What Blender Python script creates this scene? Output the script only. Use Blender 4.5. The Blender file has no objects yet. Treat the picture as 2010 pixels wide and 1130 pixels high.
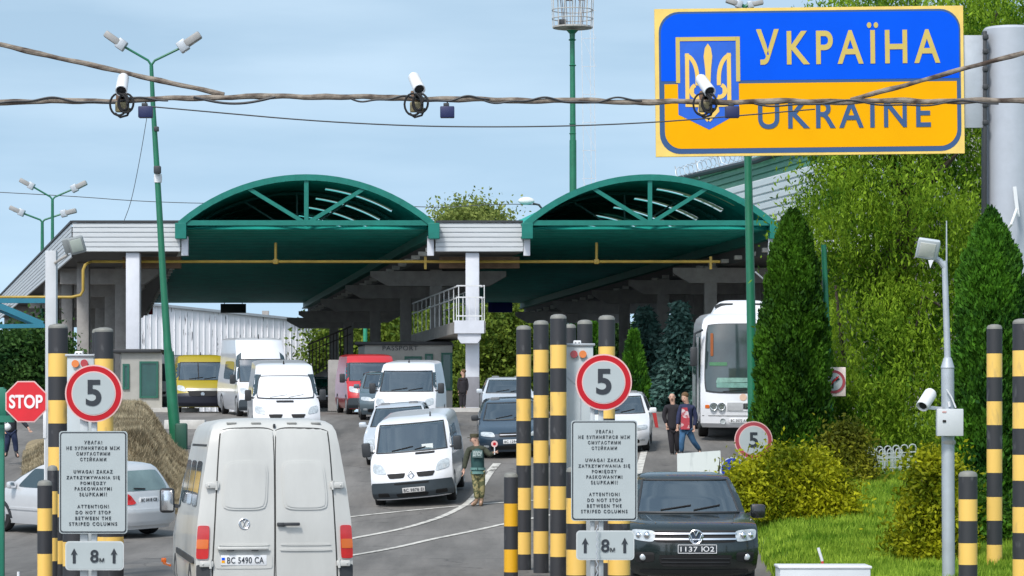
import bpy, bmesh, math, random
import numpy as np
from mathutils import Vector, Matrix, Euler

sc = bpy.context.scene
col = sc.collection
F, CX, Y0, CH = 6000.0, 1005.0, 850.0, 2.4          # photo focal length (px), centre, horizon row, eye height

# ---------------------------------------------------------------- camera, sky, sun, exposure
cd = bpy.data.cameras.new("camera")
cam = bpy.data.objects.new("camera", cd)
col.objects.link(cam)
cam.location = (0, 0, CH)
cam.rotation_euler = (math.radians(90), 0, 0)
cd.sensor_width = 36
cd.lens = 36 * F / 2010
cd.shift_y = (Y0 - 565) / 2010
cd.clip_start = 0.5
cd.clip_end = 6000
sc.camera = cam

SUN_EL, SUN_AZ = 52, 205                            # sun behind the photographer, a little left, veiled by thin cloud
w = bpy.data.worlds.new("World")
sc.world = w
w.use_nodes = True
nt = w.node_tree
bg = nt.nodes["Background"]
tc = nt.nodes.new("ShaderNodeTexCoord")
va = nt.nodes.new("ShaderNodeVectorMath"); va.operation = 'ADD'
va.inputs[1].default_value = (0, 0, 0.30)
vn = nt.nodes.new("ShaderNodeVectorMath"); vn.operation = 'NORMALIZE'
sky = nt.nodes.new("ShaderNodeTexSky")
sky.sky_type = 'NISHITA'
sky.sun_disc = False
sky.sun_elevation = math.radians(SUN_EL)
sky.sun_rotation = math.radians(SUN_AZ)
sky.dust_density = 1.2
sky.ozone_density = 1.0
hs = nt.nodes.new("ShaderNodeHueSaturation")
hs.inputs['Saturation'].default_value = 0.76
hs.inputs['Hue'].default_value = 0.476
hs.inputs['Value'].default_value = 1.0
nz = nt.nodes.new("ShaderNodeTexNoise")
nz.inputs['Scale'].default_value = 5
nz.inputs['Detail'].default_value = 6
mp = nt.nodes.new("ShaderNodeMapping"); mp.inputs['Scale'].default_value = (1, 1, 6)
cr = nt.nodes.new("ShaderNodeMapRange")
cr.inputs['From Min'].default_value = .42; cr.inputs['From Max'].default_value = .72
cr.inputs['To Min'].default_value = 0; cr.inputs['To Max'].default_value = .17
mx = nt.nodes.new("ShaderNodeMixRGB")
mx.inputs['Color2'].default_value = (6.2, 7.0, 7.6, 1)
L = nt.links.new
L(tc.outputs['Generated'], va.inputs[0]); L(va.outputs[0], vn.inputs[0]); L(vn.outputs[0], sky.inputs[0])
L(tc.outputs['Generated'], mp.inputs[0]); L(mp.outputs[0], nz.inputs['Vector'])
L(nz.outputs['Fac'], cr.inputs['Value']); L(cr.outputs[0], mx.inputs['Fac'])
L(sky.outputs[0], hs.inputs['Color']); L(hs.outputs[0], mx.inputs['Color1']); L(mx.outputs[0], bg.inputs['Color'])
bg.inputs['Strength'].default_value = 0.15

sd = bpy.data.lights.new("sun", 'SUN')
sd.energy = 2.0
sd.angle = math.radians(10)
sd.color = (1, .965, .91)
sun = bpy.data.objects.new("sun", sd)
col.objects.link(sun)
az = math.radians(SUN_AZ)                            # clockwise from +Y
sdir = Vector((math.sin(az) * math.cos(math.radians(SUN_EL)), math.cos(az) * math.cos(math.radians(SUN_EL)), math.sin(math.radians(SUN_EL))))
sun.rotation_euler = sdir.to_track_quat('Z', 'Y').to_euler()
sun.location = (0, 0, 60)

vs = sc.view_settings
vs.view_transform = 'Standard'
vs.look = 'None'
vs.exposure = 0.62
vs.gamma = 1

# ---------------------------------------------------------------- helpers: projection and ground
def P(px, py, d):
    return Vector(((px - CX) * d / F, d, CH + (Y0 - py) * d / F))
def S(d): return F / d
def smooth(t):
    t = max(0., min(1., t)); return t * t * (3 - 2 * t)
RD = [(-50, 0), (46, 0), (54, .03), (62, .15), (70, .72), (76, 1.2), (82, 1.66), (87, 2.02), (94, 2.42), (100, 2.68), (110, 3.05), (118, 3.24), (126, 3.27), (4000, 3.27)]
VG = [(-50, 0), (34, 0), (46, .14), (55, .62), (66, 1.5), (75, 2.05), (90, 2.55), (110, 3.1), (126, 3.27), (4000, 3.27)]
def interp(T, d):
    for (a, za), (b, zb) in zip(T, T[1:]):
        if d <= b: return za + (zb - za) * (d - a) / (b - a)
    return T[-1][1]
def sprof(T, d):                                     # softened profile
    return sum(interp(T, d + k) for k in (-3, -2, -1, 0, 1, 2, 3)) / 7
def verge_x(d):                                      # left border of the grass verge
    return interp([(-50, 3.4), (47, 3.9), (58, 4.3), (66, 5.0), (78, 6.6), (88, 9.5), (110, 13), (4000, 14)], d)
def left_x(d):                                       # right border of the left bank
    return interp([(-50, -9), (60, -8.6), (70, -8.9), (90, -9.6), (110, -14), (4000, -40)], d)
def GZ(x, d):
    z = sprof(RD, d)
    zv = sprof(VG, d)
    t = smooth((x - verge_x(d) + .5) / 1.3)
    z = z * (1 - t) + zv * t
    if 60 < d < 100:                                 # camber: the lanes climb to the right
        z += .035 * max(-3, min(5, x + 1.5)) * smooth((d - 60) / 8) * smooth((100 - d) / 12) * (1 - t)
    return z
def G(px, py, d0=22, d1=135):
    d = d0
    while d < d1:
        x = (px - CX) * d / F
        if Y0 + (CH - GZ(x, d)) * F / d <= py: break
        d += .1
    x = (px - CX) * d / F
    return Vector((x, d, GZ(x, d)))
def GP(px, d):
    x = (px - CX) * d / F
    return Vector((x, d, GZ(x, d)))

# ---------------------------------------------------------------- materials
MATS = {}
def mat(name, c, rough=.55, metal=0., var=.12, scale=2.5, bump=0., bscale=40., coat=0., trans=0., spec=.5, stretch=None, streak=0.):
    if name in MATS: return MATS[name]
    m = bpy.data.materials.new(name); m.use_nodes = True
    n = m.node_tree.nodes; l = m.node_tree.links.new
    b = n["Principled BSDF"]
    b.inputs['Roughness'].default_value = rough
    b.inputs['Metallic'].default_value = metal
    b.inputs['Coat Weight'].default_value = coat
    b.inputs['Coat Roughness'].default_value = .08
    b.inputs['Specular IOR Level'].default_value = spec
    if trans: b.inputs['Transmission Weight'].default_value = trans
    t = n.new("ShaderNodeTexCoord")
    vec = t.outputs['Object']
    if stretch:
        mpn = n.new("ShaderNodeMapping"); mpn.inputs['Scale'].default_value = stretch
        l(vec, mpn.inputs[0]); vec = mpn.outputs[0]
    z = n.new("ShaderNodeTexNoise"); z.inputs['Scale'].default_value = scale; z.inputs['Detail'].default_value = 6
    z.inputs['Roughness'].default_value = .65
    l(vec, z.inputs['Vector'])
    r = n.new("ShaderNodeMapRange")
    r.inputs['From Min'].default_value = .3; r.inputs['From Max'].default_value = .7
    r.inputs['To Min'].default_value = 1 - var; r.inputs['To Max'].default_value = 1 + var
    l(z.outputs['Fac'], r.inputs['Value'])
    mu = n.new("ShaderNodeVectorMath"); mu.operation = 'SCALE'
    mu.inputs[0].default_value = c[:3]
    l(r.outputs[0], mu.inputs['Scale'])
    l(mu.outputs[0], b.inputs['Base Color'])
    if bump:
        z2 = n.new("ShaderNodeTexNoise"); z2.inputs['Scale'].default_value = bscale; z2.inputs['Detail'].default_value = 4
        l(vec, z2.inputs['Vector'])
        bp = n.new("ShaderNodeBump"); bp.inputs['Strength'].default_value = bump; bp.inputs['Distance'].default_value = .02
        l(z2.outputs['Fac'], bp.inputs['Height']); l(bp.outputs[0], b.inputs['Normal'])
    MATS[name] = m
    return m
def mixmat(name, c1, c2, scale, lo, hi, rough=.7, stretch=None, detail=6, bump=0., coord='Object'):
    """two colours of one surface, split by a noise with a shape of its own (rust, peeling paint, camouflage)"""
    if name in MATS: return MATS[name]
    m = bpy.data.materials.new(name); m.use_nodes = True
    n = m.node_tree.nodes; l = m.node_tree.links.new
    b = n["Principled BSDF"]; b.inputs['Roughness'].default_value = rough
    t = n.new("ShaderNodeTexCoord"); vec = t.outputs[coord]
    if stretch:
        mpn = n.new("ShaderNodeMapping"); mpn.inputs['Scale'].default_value = stretch
        l(vec, mpn.inputs[0]); vec = mpn.outputs[0]
    z = n.new("ShaderNodeTexNoise"); z.inputs['Scale'].default_value = scale; z.inputs['Detail'].default_value = detail
    l(vec, z.inputs['Vector'])
    r = n.new("ShaderNodeMapRange"); r.inputs['From Min'].default_value = lo; r.inputs['From Max'].default_value = hi
    l(z.outputs['Fac'], r.inputs['Value'])
    mxn = n.new("ShaderNodeMixRGB"); mxn.inputs['Color1'].default_value = (*c1, 1); mxn.inputs['Color2'].default_value = (*c2, 1)
    l(r.outputs[0], mxn.inputs['Fac']); l(mxn.outputs[0], b.inputs['Base Color'])
    if bump:
        bp = n.new("ShaderNodeBump"); bp.inputs['Strength'].default_value = bump; bp.inputs['Distance'].default_value = .03
        l(z.outputs['Fac'], bp.inputs['Height']); l(bp.outputs[0], b.inputs['Normal'])
    MATS[name] = m
    return m
def leafmat(name, dark, light, trans=.35, rough=.6):
    """every leaf takes its own tone between two greens"""
    if name in MATS: return MATS[name]
    m = bpy.data.materials.new(name); m.use_nodes = True
    n = m.node_tree.nodes; l = m.node_tree.links.new
    out = n["Material Output"]; b = n["Principled BSDF"]
    b.inputs['Roughness'].default_value = rough; b.inputs['Specular IOR Level'].default_value = .12
    g = n.new("ShaderNodeNewGeometry")
    t = n.new("ShaderNodeTexCoord")
    z = n.new("ShaderNodeTexNoise"); z.inputs['Scale'].default_value = 1.1; z.inputs['Detail'].default_value = 3
    l(t.outputs['Object'], z.inputs['Vector'])
    ad = n.new("ShaderNodeMath"); ad.operation = 'MULTIPLY_ADD'
    ad.inputs[1].default_value = .55
    mr = n.new("ShaderNodeMapRange"); mr.inputs['From Min'].default_value = .3; mr.inputs['From Max'].default_value = .7
    mr.inputs['To Min'].default_value = -.32; mr.inputs['To Max'].default_value = .72
    l(z.outputs['Fac'], mr.inputs['Value'])
    l(g.outputs['Random Per Island'], ad.inputs[0]); l(mr.outputs[0], ad.inputs[2])
    mxn = n.new("ShaderNodeMixRGB"); mxn.inputs['Color1'].default_value = (*dark, 1); mxn.inputs['Color2'].default_value = (*light, 1)
    l(ad.outputs[0], mxn.inputs['Fac']); l(mxn.outputs[0], b.inputs['Base Color'])
    tr = n.new("ShaderNodeBsdfTranslucent"); l(mxn.outputs[0], tr.inputs['Color'])
    ms = n.new("ShaderNodeMixShader"); ms.inputs[0].default_value = trans
    l(b.outputs[0], ms.inputs[1]); l(tr.outputs[0], ms.inputs[2]); l(ms.outputs[0], out.inputs['Surface'])
    MATS[name] = m
    return m

# ---------------------------------------------------------------- mesh builder
class MB:
    def __init__(s): s.v = []; s.f = []; s.m = []
    def add(s, vs_, fs, mi=0):
        o = len(s.v)
        s.v += [tuple(p) for p in vs_]
        for f in fs: s.f.append(tuple(i + o for i in f)); s.m.append(mi)
    def box(s, c, size, mi=0, M=None, ch=0.):
        hx, hy, hz = size[0] / 2, size[1] / 2, size[2] / 2
        c = Vector(c)
        if ch:
            ch = min(ch, hx * .9, hy * .9, hz * .9)
            bm = bmesh.new(); bmesh.ops.create_cube(bm, size=1)
            for q in bm.verts: q.co = Vector((q.co.x * 2 * hx, q.co.y * 2 * hy, q.co.z * 2 * hz))
            bmesh.ops.bevel(bm, geom=bm.edges[:], offset=ch, segments=2, affect='EDGES', profile=.5)
            bm.verts.index_update()
            vv = [(M @ q.co if M else q.co) + c for q in bm.verts]
            s.add(vv, [[q.index for q in f.verts] for f in bm.faces], mi); bm.free(); return
        vv = [Vector((x, y, z)) for z in (-hz, hz) for y in (-hy, hy) for x in (-hx, hx)]
        if M: vv = [M @ q for q in vv]
        s.add([q + c for q in vv], [(0, 2, 3, 1), (4, 5, 7, 6), (0, 1, 5, 4), (2, 6, 7, 3), (0, 4, 6, 2), (1, 3, 7, 5)], mi)
    def path(s, pts, r, n=8, mi=0, caps=True):
        pts = [Vector(p) for p in pts]
        k = len(pts)
        rs = r if isinstance(r, (list, tuple)) else [r] * k
        t0 = (pts[1] - pts[0]).normalized()
        u = t0.cross(Vector((0, 0, 1)))
        if u.length < 1e-3: u = t0.cross(Vector((1, 0, 0)))
        u.normalize()
        vv = []
        for i in range(k):
            t = (pts[min(i + 1, k - 1)] - pts[max(i - 1, 0)])
            if t.length < 1e-9: t = t0
            t.normalize()
            u = (u - t * u.dot(t)); u.normalize()
            q = t.cross(u)
            for j in range(n):
                a = 2 * math.pi * j / n
                vv.append(pts[i] + (u * math.cos(a) + q * math.sin(a)) * rs[i])
        ff = [(i * n + j, i * n + (j + 1) % n, (i + 1) * n + (j + 1) % n, (i + 1) * n + j) for i in range(k - 1) for j in range(n)]
        if caps: ff += [tuple(range(n))[::-1], tuple((k - 1) * n + j for j in range(n))]
        s.add(vv, ff, mi)
    def tube(s, a, b, r0, r1=None, n=12, mi=0): s.path([a, b], [r0, r0 if r1 is None else r1], n, mi)
    def bar(s, a, b, wd, ht, mi=0, up=(0, 0, 1)):
        a, b = Vector(a), Vector(b); t = (b - a).normalized()
        u = t.cross(Vector(up))
        if u.length < 1e-4: u = t.cross(Vector((0, 1, 0)))
        u.normalize(); q = u.cross(t)
        vv = [p + u * sx * wd / 2 + q * sz * ht / 2 for p in (a, b) for sx, sz in ((-1, -1), (1, -1), (1, 1), (-1, 1))]
        s.add(vv, [(0, 1, 2, 3), (7, 6, 5, 4), (0, 4, 5, 1), (1, 5, 6, 2), (2, 6, 7, 3), (3, 7, 4, 0)], mi)
    def prism(s, pts2, o, ux, uy, th, mi=0):         # outline in the plane (ux, uy), extruded by vector th
        o, ux, uy, th = Vector(o), Vector(ux), Vector(uy), Vector(th)
        k = len(pts2)
        vv = [o + ux * a + uy * b for a, b in pts2]; vv += [q + th for q in vv]
        s.add(vv, [tuple(range(k)), tuple(range(2 * k - 1, k - 1, -1))] + [(i, i + k, (i + 1) % k + k, (i + 1) % k) for i in range(k)], mi)
    def lathe(s, prof, c=(0, 0, 0), n=20, mi=0, M=None):
        c = Vector(c); vv = []
        for r, z in prof:
            for j in range(n):
                a = 2 * math.pi * j / n
                q = Vector((r * math.cos(a), r * math.sin(a), z))
                vv.append((M @ q if M else q) + c)
        k = len(prof)
        s.add(vv, [(i * n + j, i * n + (j + 1) % n, (i + 1) * n + (j + 1) % n, (i + 1) * n + j) for i in range(k - 1) for j in range(n)]
              + [tuple(range(n))[::-1], tuple((k - 1) * n + j for j in range(n))], mi)
    def sphere(s, c, r, n=12, m=8, mi=0, M=None):
        rx, ry, rz = r if isinstance(r, (tuple, list)) else (r, r, r)
        c = Vector(c); vv = []
        for i in range(m + 1):
            p = math.pi * (i + .02) / (m + .04)
            for j in range(n):
                a = 2 * math.pi * j / n
                q = Vector((rx * math.sin(p) * math.cos(a), ry * math.sin(p) * math.sin(a), rz * math.cos(p)))
                vv.append((M @ q if M else q) + c)
        s.add(vv, [(i * n + j, (i + 1) * n + j, (i + 1) * n + (j + 1) % n, i * n + (j + 1) % n) for i in range(m) for j in range(n)]
              + [tuple(range(n)), tuple(m * n + j for j in range(n))[::-1]], mi)
    def grid(s, rows, mi=0, closed=False):           # rows of points -> quads
        n = len(rows[0]); vv = [p for r in rows for p in r]
        s.add(vv, [(i * n + j, i * n + (j + 1) % n, (i + 1) * n + (j + 1) % n, (i + 1) * n + j)
                   for i in range(len(rows) - 1) for j in range(n if closed else n - 1)], mi)
    def build(s, name, mats, parent=None, world=False, angle=32, kind=None):
        me = bpy.data.meshes.new(name)
        vv = s.v
        if world and parent is not None:
            inv = parent.matrix_basis.inverted()
            pp = parent.parent
            if pp is not None: inv = inv @ pp.matrix_basis.inverted()
            vv = [tuple(inv @ Vector(p)) for p in vv]
        me.from_pydata(vv, [], s.f)
        if not isinstance(mats, (list, tuple)): mats = [mats]
        for m_ in mats: me.materials.append(m_)
        if len(mats) > 1: me.polygons.foreach_set('material_index', s.m)
        bm = bmesh.new(); bm.from_mesh(me); bmesh.ops.recalc_face_normals(bm, faces=bm.faces[:]); bm.to_mesh(me); bm.free()
        if angle:
            me.polygons.foreach_set('use_smooth', [True] * len(me.polygons))
            me.set_sharp_from_angle(angle=math.radians(angle))
        me.update()
        o = bpy.data.objects.new(name, me); col.objects.link(o)
        if parent is not None: o.parent = parent
        if kind: o['kind'] = kind
        return o

def tag(o, label=None, cat=None, group=None, kind=None):
    if label: o['label'] = label
    if cat: o['category'] = cat
    if group: o['group'] = group
    if kind: o['kind'] = kind
    return o
def thing(name, label, cat, loc=(0, 0, 0), rz=0., group=None, M=None):
    o = bpy.data.objects.new(name, None); col.objects.link(o)
    o.empty_display_size = .3
    if M is not None: o.matrix_basis = M
    else: o.location = loc; o.rotation_euler = (0, 0, rz)
    return tag(o, label, cat, group)
def copy_thing(root, label):                          # a copy of a thing, its parts and their sub-parts
    r = root.copy(); col.objects.link(r)
    if label: r['label'] = label
    for ch in [o for o in bpy.data.objects if o.parent == root]:
        c = ch.copy(); col.objects.link(c); c.parent = r
        for g in [o for o in bpy.data.objects if o.parent == ch]:
            q = g.copy(); col.objects.link(q); q.parent = c
    return r
def text(name, s_, parent, M, height, width, material, depth=.006, space=1.15, bold=0.):
    """lettering as real mesh letters: centred box width x height in the local XY plane of M"""
    cu = bpy.data.curves.new(name, 'FONT')
    cu.body = s_; cu.space_character = space; cu.extrude = .02; cu.offset = bold
    o = bpy.data.objects.new(name, cu); col.objects.link(o)
    dg = bpy.context.evaluated_depsgraph_get()
    me = bpy.data.meshes.new_from_object(o.evaluated_get(dg))
    bpy.data.objects.remove(o)
    xs = [v.co.x for v in me.vertices]; ys = [v.co.y for v in me.vertices]
    x0, x1, y0, y1 = min(xs), max(xs), min(ys), max(ys)
    sy = height / (y1 - y0); sx = width / (x1 - x0) if width else sy
    for v in me.vertices:
        v.co = M @ Vector(((v.co.x - (x0 + x1) / 2) * sx, (v.co.y - (y0 + y1) / 2) * sy, v.co.z / .02 * depth))
    me.materials.clear(); me.materials.append(material)
    me.name = name
    q = bpy.data.objects.new(name, me); col.objects.link(q)
    q.parent = parent
    return q
# upright lettering: local XY plane turned to face the camera (-Y), at (x, y, z)
def face(x, y, z, roll=0.): return Matrix.Translation((x, y, z)) @ Matrix.Rotation(roll, 4, 'Y') @ Matrix.Rotation(math.pi / 2, 4, 'X')
def rrect(w_, h_, r, n=5, cx=0, cy=0):
    pts = []
    for ox, oy, a0 in ((w_ / 2 - r, h_ / 2 - r, 0), (-w_ / 2 + r, h_ / 2 - r, 90), (-w_ / 2 + r, -h_ / 2 + r, 180), (w_ / 2 - r, -h_ / 2 + r, 270)):
        for i in range(n + 1):
            a = math.radians(a0 + 90 * i / n)
            pts.append((cx + ox + r * math.cos(a), cy + oy + r * math.sin(a)))
    return pts
def disc(r, n=40, cx=0, cy=0): return [(cx + r * math.cos(2 * math.pi * i / n), cy + r * math.sin(2 * math.pi * i / n)) for i in range(n)]
X3, Y3, Z3 = Vector((1, 0, 0)), Vector((0, 1, 0)), Vector((0, 0, 1))
rnd = random.Random(7)

TEAL = mat("teal_paint", (.012, .165, .132), .5, var=.14, spec=.25)
TEALD = mat("teal_sheeting", (.012, .29, .24), .55, var=.25, scale=1.2)
WSHEET = mat("white_sheeting", (.52, .545, .56), .5, var=.08, stretch=(.3, .3, 3))
CONC = mat("grey_concrete", (.30, .285, .27), .85, var=.18, bump=.2)
WPAINT = mat("white_paint", (.58, .60, .65), .6, var=.06)
WALUM = mat("grey_metal", (.42, .45, .48), .45, metal=.3, var=.1)
GPOLE = mat("green_paint", (.012, .145, .075), .4, var=.15)
BLACK = mat("black_rubber", (.012, .012, .013), .8, var=.2)
DGREY = mat("dark_plastic", (.03, .033, .037), .55, var=.15)
WHITE = mat("white_plastic", (.68, .69, .70), .45, var=.05)
CREAM = mat("cream_film", (.56, .43, .12), .6, var=.05, spec=.1)
SIGNBLUE = mat("blue_film", (.0, .086, .70), .6, var=.05, scale=1, spec=.08)
SIGNYEL = mat("yellow_film", (.80, .37, .0), .6, var=.05, scale=1, spec=.08)
SIGNDK = mat("slate_film", (.022, .075, .20), .5, var=.05)
CABLEM = mixmat("weathered_rope", (.27, .23, .185), (.055, .035, .025), 16, .36, .66, .85, stretch=(.5, 1, 1), bump=.6)
YPIPE = mat("yellow_pipe_paint", (.36, .24, .035), .5, var=.2)
SIGNWHITE = mat("sign_white", (.395, .44, .445), .5, var=.04, spec=.2)
SIGNRED = mat("sign_red", (.44, .012, .02), .5, var=.06, spec=.2)
PINKISH = mat("sign_border", (.66, .42, .40), .5, var=.03)
INK = mat("sign_black", (.02, .026, .034), .5, var=.1)
# ---------------------------------------------------------------- ground, markings, kerbs
def asphalt():
    m = bpy.data.materials.new("asphalt"); m.use_nodes = True
    n = m.node_tree.nodes; l = m.node_tree.links.new; b = n["Principled BSDF"]
    t = n.new("ShaderNodeTexCoord")
    mpn = n.new("ShaderNodeMapping"); mpn.inputs['Scale'].default_value = (1, .35, 1); l(t.outputs['Object'], mpn.inputs[0])
    a = n.new("ShaderNodeTexNoise"); a.inputs['Scale'].default_value = .55; a.inputs['Detail'].default_value = 8; l(mpn.outputs[0], a.inputs['Vector'])
    c = n.new("ShaderNodeTexNoise"); c.inputs['Scale'].default_value = 60; c.inputs['Detail'].default_value = 3; l(t.outputs['Object'], c.inputs['Vector'])
    r = n.new("ShaderNodeValToRGB")
    r.color_ramp.elements[0].position = .3; r.color_ramp.elements[0].color = (.116, .108, .099, 1)
    r.color_ramp.elements[1].position = .72; r.color_ramp.elements[1].color = (.186, .174, .160, 1)
    l(a.outputs['Fac'], r.inputs[0])
    mr = n.new("ShaderNodeMapRange"); mr.inputs['To Min'].default_value = .72; mr.inputs['To Max'].default_value = 1.28
    l(c.outputs['Fac'], mr.inputs['Value'])
    s = n.new("ShaderNodeVectorMath"); s.operation = 'SCALE'; l(r.outputs[0], s.inputs[0]); l(mr.outputs[0], s.inputs['Scale'])
    # tar-filled cracks
    vo = n.new("ShaderNodeTexVoronoi"); vo.feature = 'DISTANCE_TO_EDGE'; vo.inputs['Scale'].default_value = .22
    nz2 = n.new("ShaderNodeTexNoise"); nz2.inputs['Scale'].default_value = .8; nz2.inputs['Detail'].default_value = 5; l(t.outputs['Object'], nz2.inputs['Vector'])
    ad = n.new("ShaderNodeMixRGB"); ad.blend_type = 'ADD'; ad.inputs[0].default_value = 1.2
    l(t.outputs['Object'], ad.inputs[1]); l(nz2.outputs['Color'], ad.inputs[2]); l(ad.outputs[0], vo.inputs['Vector'])
    cm = n.new("ShaderNodeMapRange"); cm.inputs['From Min'].default_value = .0; cm.inputs['From Max'].default_value = .008
    cm.inputs['To Min'].default_value = .55; cm.inputs['To Max'].default_value = 1; l(vo.outputs['Distance'], cm.inputs['Value'])
    s2 = n.new("ShaderNodeVectorMath"); s2.operation = 'SCALE'; l(s.outputs[0], s2.inputs[0]); l(cm.outputs[0], s2.inputs['Scale'])
    # darker oil and tyre stains, paler worn lanes
    st = n.new("ShaderNodeTexNoise"); st.inputs['Scale'].default_value = .9; st.inputs['Detail'].default_value = 7; st.inputs['Roughness'].default_value = .7
    mp3 = n.new("ShaderNodeMapping"); mp3.inputs['Scale'].default_value = (1.3, .12, 1); mp3.inputs['Rotation'].default_value = (0, 0, .1); l(t.outputs['Object'], mp3.inputs[0]); l(mp3.outputs[0], st.inputs['Vector'])
    sm_ = n.new("ShaderNodeMapRange"); sm_.inputs['From Min'].default_value = .38; sm_.inputs['From Max'].default_value = .60; sm_.inputs['To Min'].default_value = .74; sm_.inputs['To Max'].default_value = 1.1; l(st.outputs['Fac'], sm_.inputs['Value'])
    s3 = n.new("ShaderNodeVectorMath"); s3.operation = 'SCALE'; l(s2.outputs[0], s3.inputs[0]); l(sm_.outputs[0], s3.inputs['Scale'])
    sp = n.new("ShaderNodeTexNoise"); sp.inputs['Scale'].default_value = 1.7; sp.inputs['Detail'].default_value = 4; l(t.outputs['Object'], sp.inputs['Vector'])
    sq = n.new("ShaderNodeMapRange"); sq.inputs['From Min'].default_value = .64; sq.inputs['From Max'].default_value = .72; sq.inputs['To Min'].default_value = 1; sq.inputs['To Max'].default_value = .62; l(sp.outputs['Fac'], sq.inputs['Value'])
    s4 = n.new("ShaderNodeVectorMath"); s4.operation = 'SCALE'; l(s3.outputs[0], s4.inputs[0]); l(sq.outputs[0], s4.inputs['Scale'])
    l(s4.outputs[0], b.inputs['Base Color']); b.inputs['Roughness'].default_value = .85
    bp = n.new("ShaderNodeBump"); bp.inputs['Strength'].default_value = .3; bp.inputs['Distance'].default_value = .01
    l(c.outputs['Fac'], bp.inputs['Height']); l(bp.outputs[0], b.inputs['Normal'])
    return m
xs = [-3000, -1200, -500, -200, -90] + [-50 + k for k in range(101)] + [90, 200, 500, 1200, 3000]
ys = [-40, -20, 0, 20] + [30 + k for k in range(105)] + [140, 160, 200, 300, 500, 900, 1800, 4000]
m = MB(); m.grid([[Vector((x, y, GZ(x, y))) for x in xs] for y in ys])
ground = m.build("ground", asphalt(), angle=80); ground['kind'] = 'structure'

GRASSM = mixmat("verge_soil", (.045, .10, .018), (.09, .16, .03), 1.6, .35, .65, .9)
m = MB()
gys = [36 + .75 * k for k in range(100)]
m.grid([[Vector((verge_x(y) + .25 + u * u * (24 + y * .12), y, GZ(verge_x(y) + .25 + u * u * (24 + y * .12), y) + .03)) for u in [k / 40 for k in range(41)]] for y in gys])
verge = m.build("grass_verge", GRASSM, angle=80); verge['kind'] = 'structure'
STRAWM = mixmat("straw_soil", (.16, .12, .065), (.30, .235, .13), 2.2, .35, .65, .9)

MARK = mixmat("road_marking_paint", (.58, .56, .51), (.24, .23, .215), 5, .46, .70, .8, detail=8)
def gz_mesh(x, y):                                    # height of the ground sheet itself (its cells are 1 m)
    x0, y0 = math.floor(x), math.floor(y); fx, fy = x - x0, y - y0
    return (GZ(x0, y0) * (1 - fx) + GZ(x0 + 1, y0) * fx) * (1 - fy) + (GZ(x0, y0 + 1) * (1 - fx) + GZ(x0 + 1, y0 + 1) * fx) * fy
def marking(pix, width, label):
    pts = [G(a, b) for a, b in pix]
    dense = []
    for a, b in zip(pts, pts[1:]):
        k = max(2, int((b - a).length / .3))
        dense += [a.lerp(b, i / k) for i in range(k)]
    dense.append(pts[-1])
    if len(pts) > 2:
        for _ in range(8): dense = [dense[0]] + [(dense[i - 1] + dense[i] * 2 + dense[i + 1]) / 4 for i in range(1, len(dense) - 1)] + [dense[-1]]
    rows = []
    for i, p in enumerate(dense):
        t = dense[min(i + 1, len(dense) - 1)] - dense[max(i - 1, 0)]; t.z = 0; t.normalize()
        nn = Vector((t.y, -t.x, 0)) * width / 2
        rows.append([Vector((q.x, q.y, gz_mesh(q.x, q.y) + .012)) for q in (p - nn, p - nn * .3, p + nn * .3, p + nn)])
    mm = MB(); mm.grid(rows)
    o = mm.build("road_marking", MARK, angle=80); o['kind'] = 'structure'
    return o
marking([(600, 1026), (697, 1014), (800, 1003), (900, 994), (1010, 985), (1090, 980)], .14, "")
marking([(560, 1082), (697, 1056), (800, 1036), (870, 1015), (915, 992), (940, 965), (958, 935), (975, 913)], .16, "")
marking([(962, 926), (976, 910)], .22, "")
marking([(560, 1112), (697, 1090), (850, 1058), (985, 1030), (1100, 1008)], .15, "")
marking([(1253, 930), (1266, 880), (1272, 850), (1268, 820), (1262, 806)], .18, "")
marking([(20, 952), (60, 951), (110, 950)], .10, "")

KERB = mat("whitewashed_kerb", (.50, .49, .46), .8, var=.15, scale=4)
ISLTOP = mat("island_paving", (.22, .215, .205), .85, var=.15)
CDX = -.1414                                          # the canopy rows drift left with depth
def island(xa, xb, d0, d1):
    mm = MB()
    def q(x, d, z): return Vector((x + CDX * (d - 120), d, z))
    zt = 3.27 + .16
    ds = [d0 + (d1 - d0) * i / 12 for i in range(13)]
    zz = [max(GZ(xa, d), GZ(xb, d)) + .16 for d in ds]
    rows = [[q(xa, d, z - .5), q(xa, d, z), q(xa + .25, d, z + .004), q(xb - .25, d, z + .004), q(xb, d, z), q(xb, d, z - .5)] for d, z in zip(ds, zz)]
    for i in range(len(rows) - 1):
        a, b = rows[i], rows[i + 1]
        for j in range(5):
            mm.add([a[j], a[j + 1], b[j + 1], b[j]], [(0, 1, 2, 3)], 1 if j == 2 and i > 0 else 0)
    a = rows[0]; mm.add(a, [(0, 1, 2, 3, 4, 5)], 0)
    o = mm.build("kerb", [KERB, ISLTOP], angle=20); o['kind'] = 'structure'
island(-3.6, .9, 117.5, 200)
island(-17.0, -12.4, 117, 200)
island(8.6, 13.2, 117, 200)

a_, b_ = P(322, 0, 97).x, P(402, 0, 97).x                # whitewashed kerb right of the leaning lamp
mm = MB(); zk = min(GZ(a_, 97), GZ(b_, 97)); mm.box(((a_ + b_) / 2, 97.2, zk + .12), (b_ - a_, .4, .34), ch=.03); o = mm.build("kerb", KERB); o['kind'] = 'structure'
# ---------------------------------------------------------------- the border terminal canopy
D0, D1 = 120., 188.
def row(x, d): return x + CDX * (d - 120)
term = thing("border_terminal", "large drive-through border terminal with two green barrel-vault canopies on grey columns", "canopy", (-3, 120, 3.27))
ZB, ZR = 10.55, 9.5                                   # canopy springing height, underside of flat roofs
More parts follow.
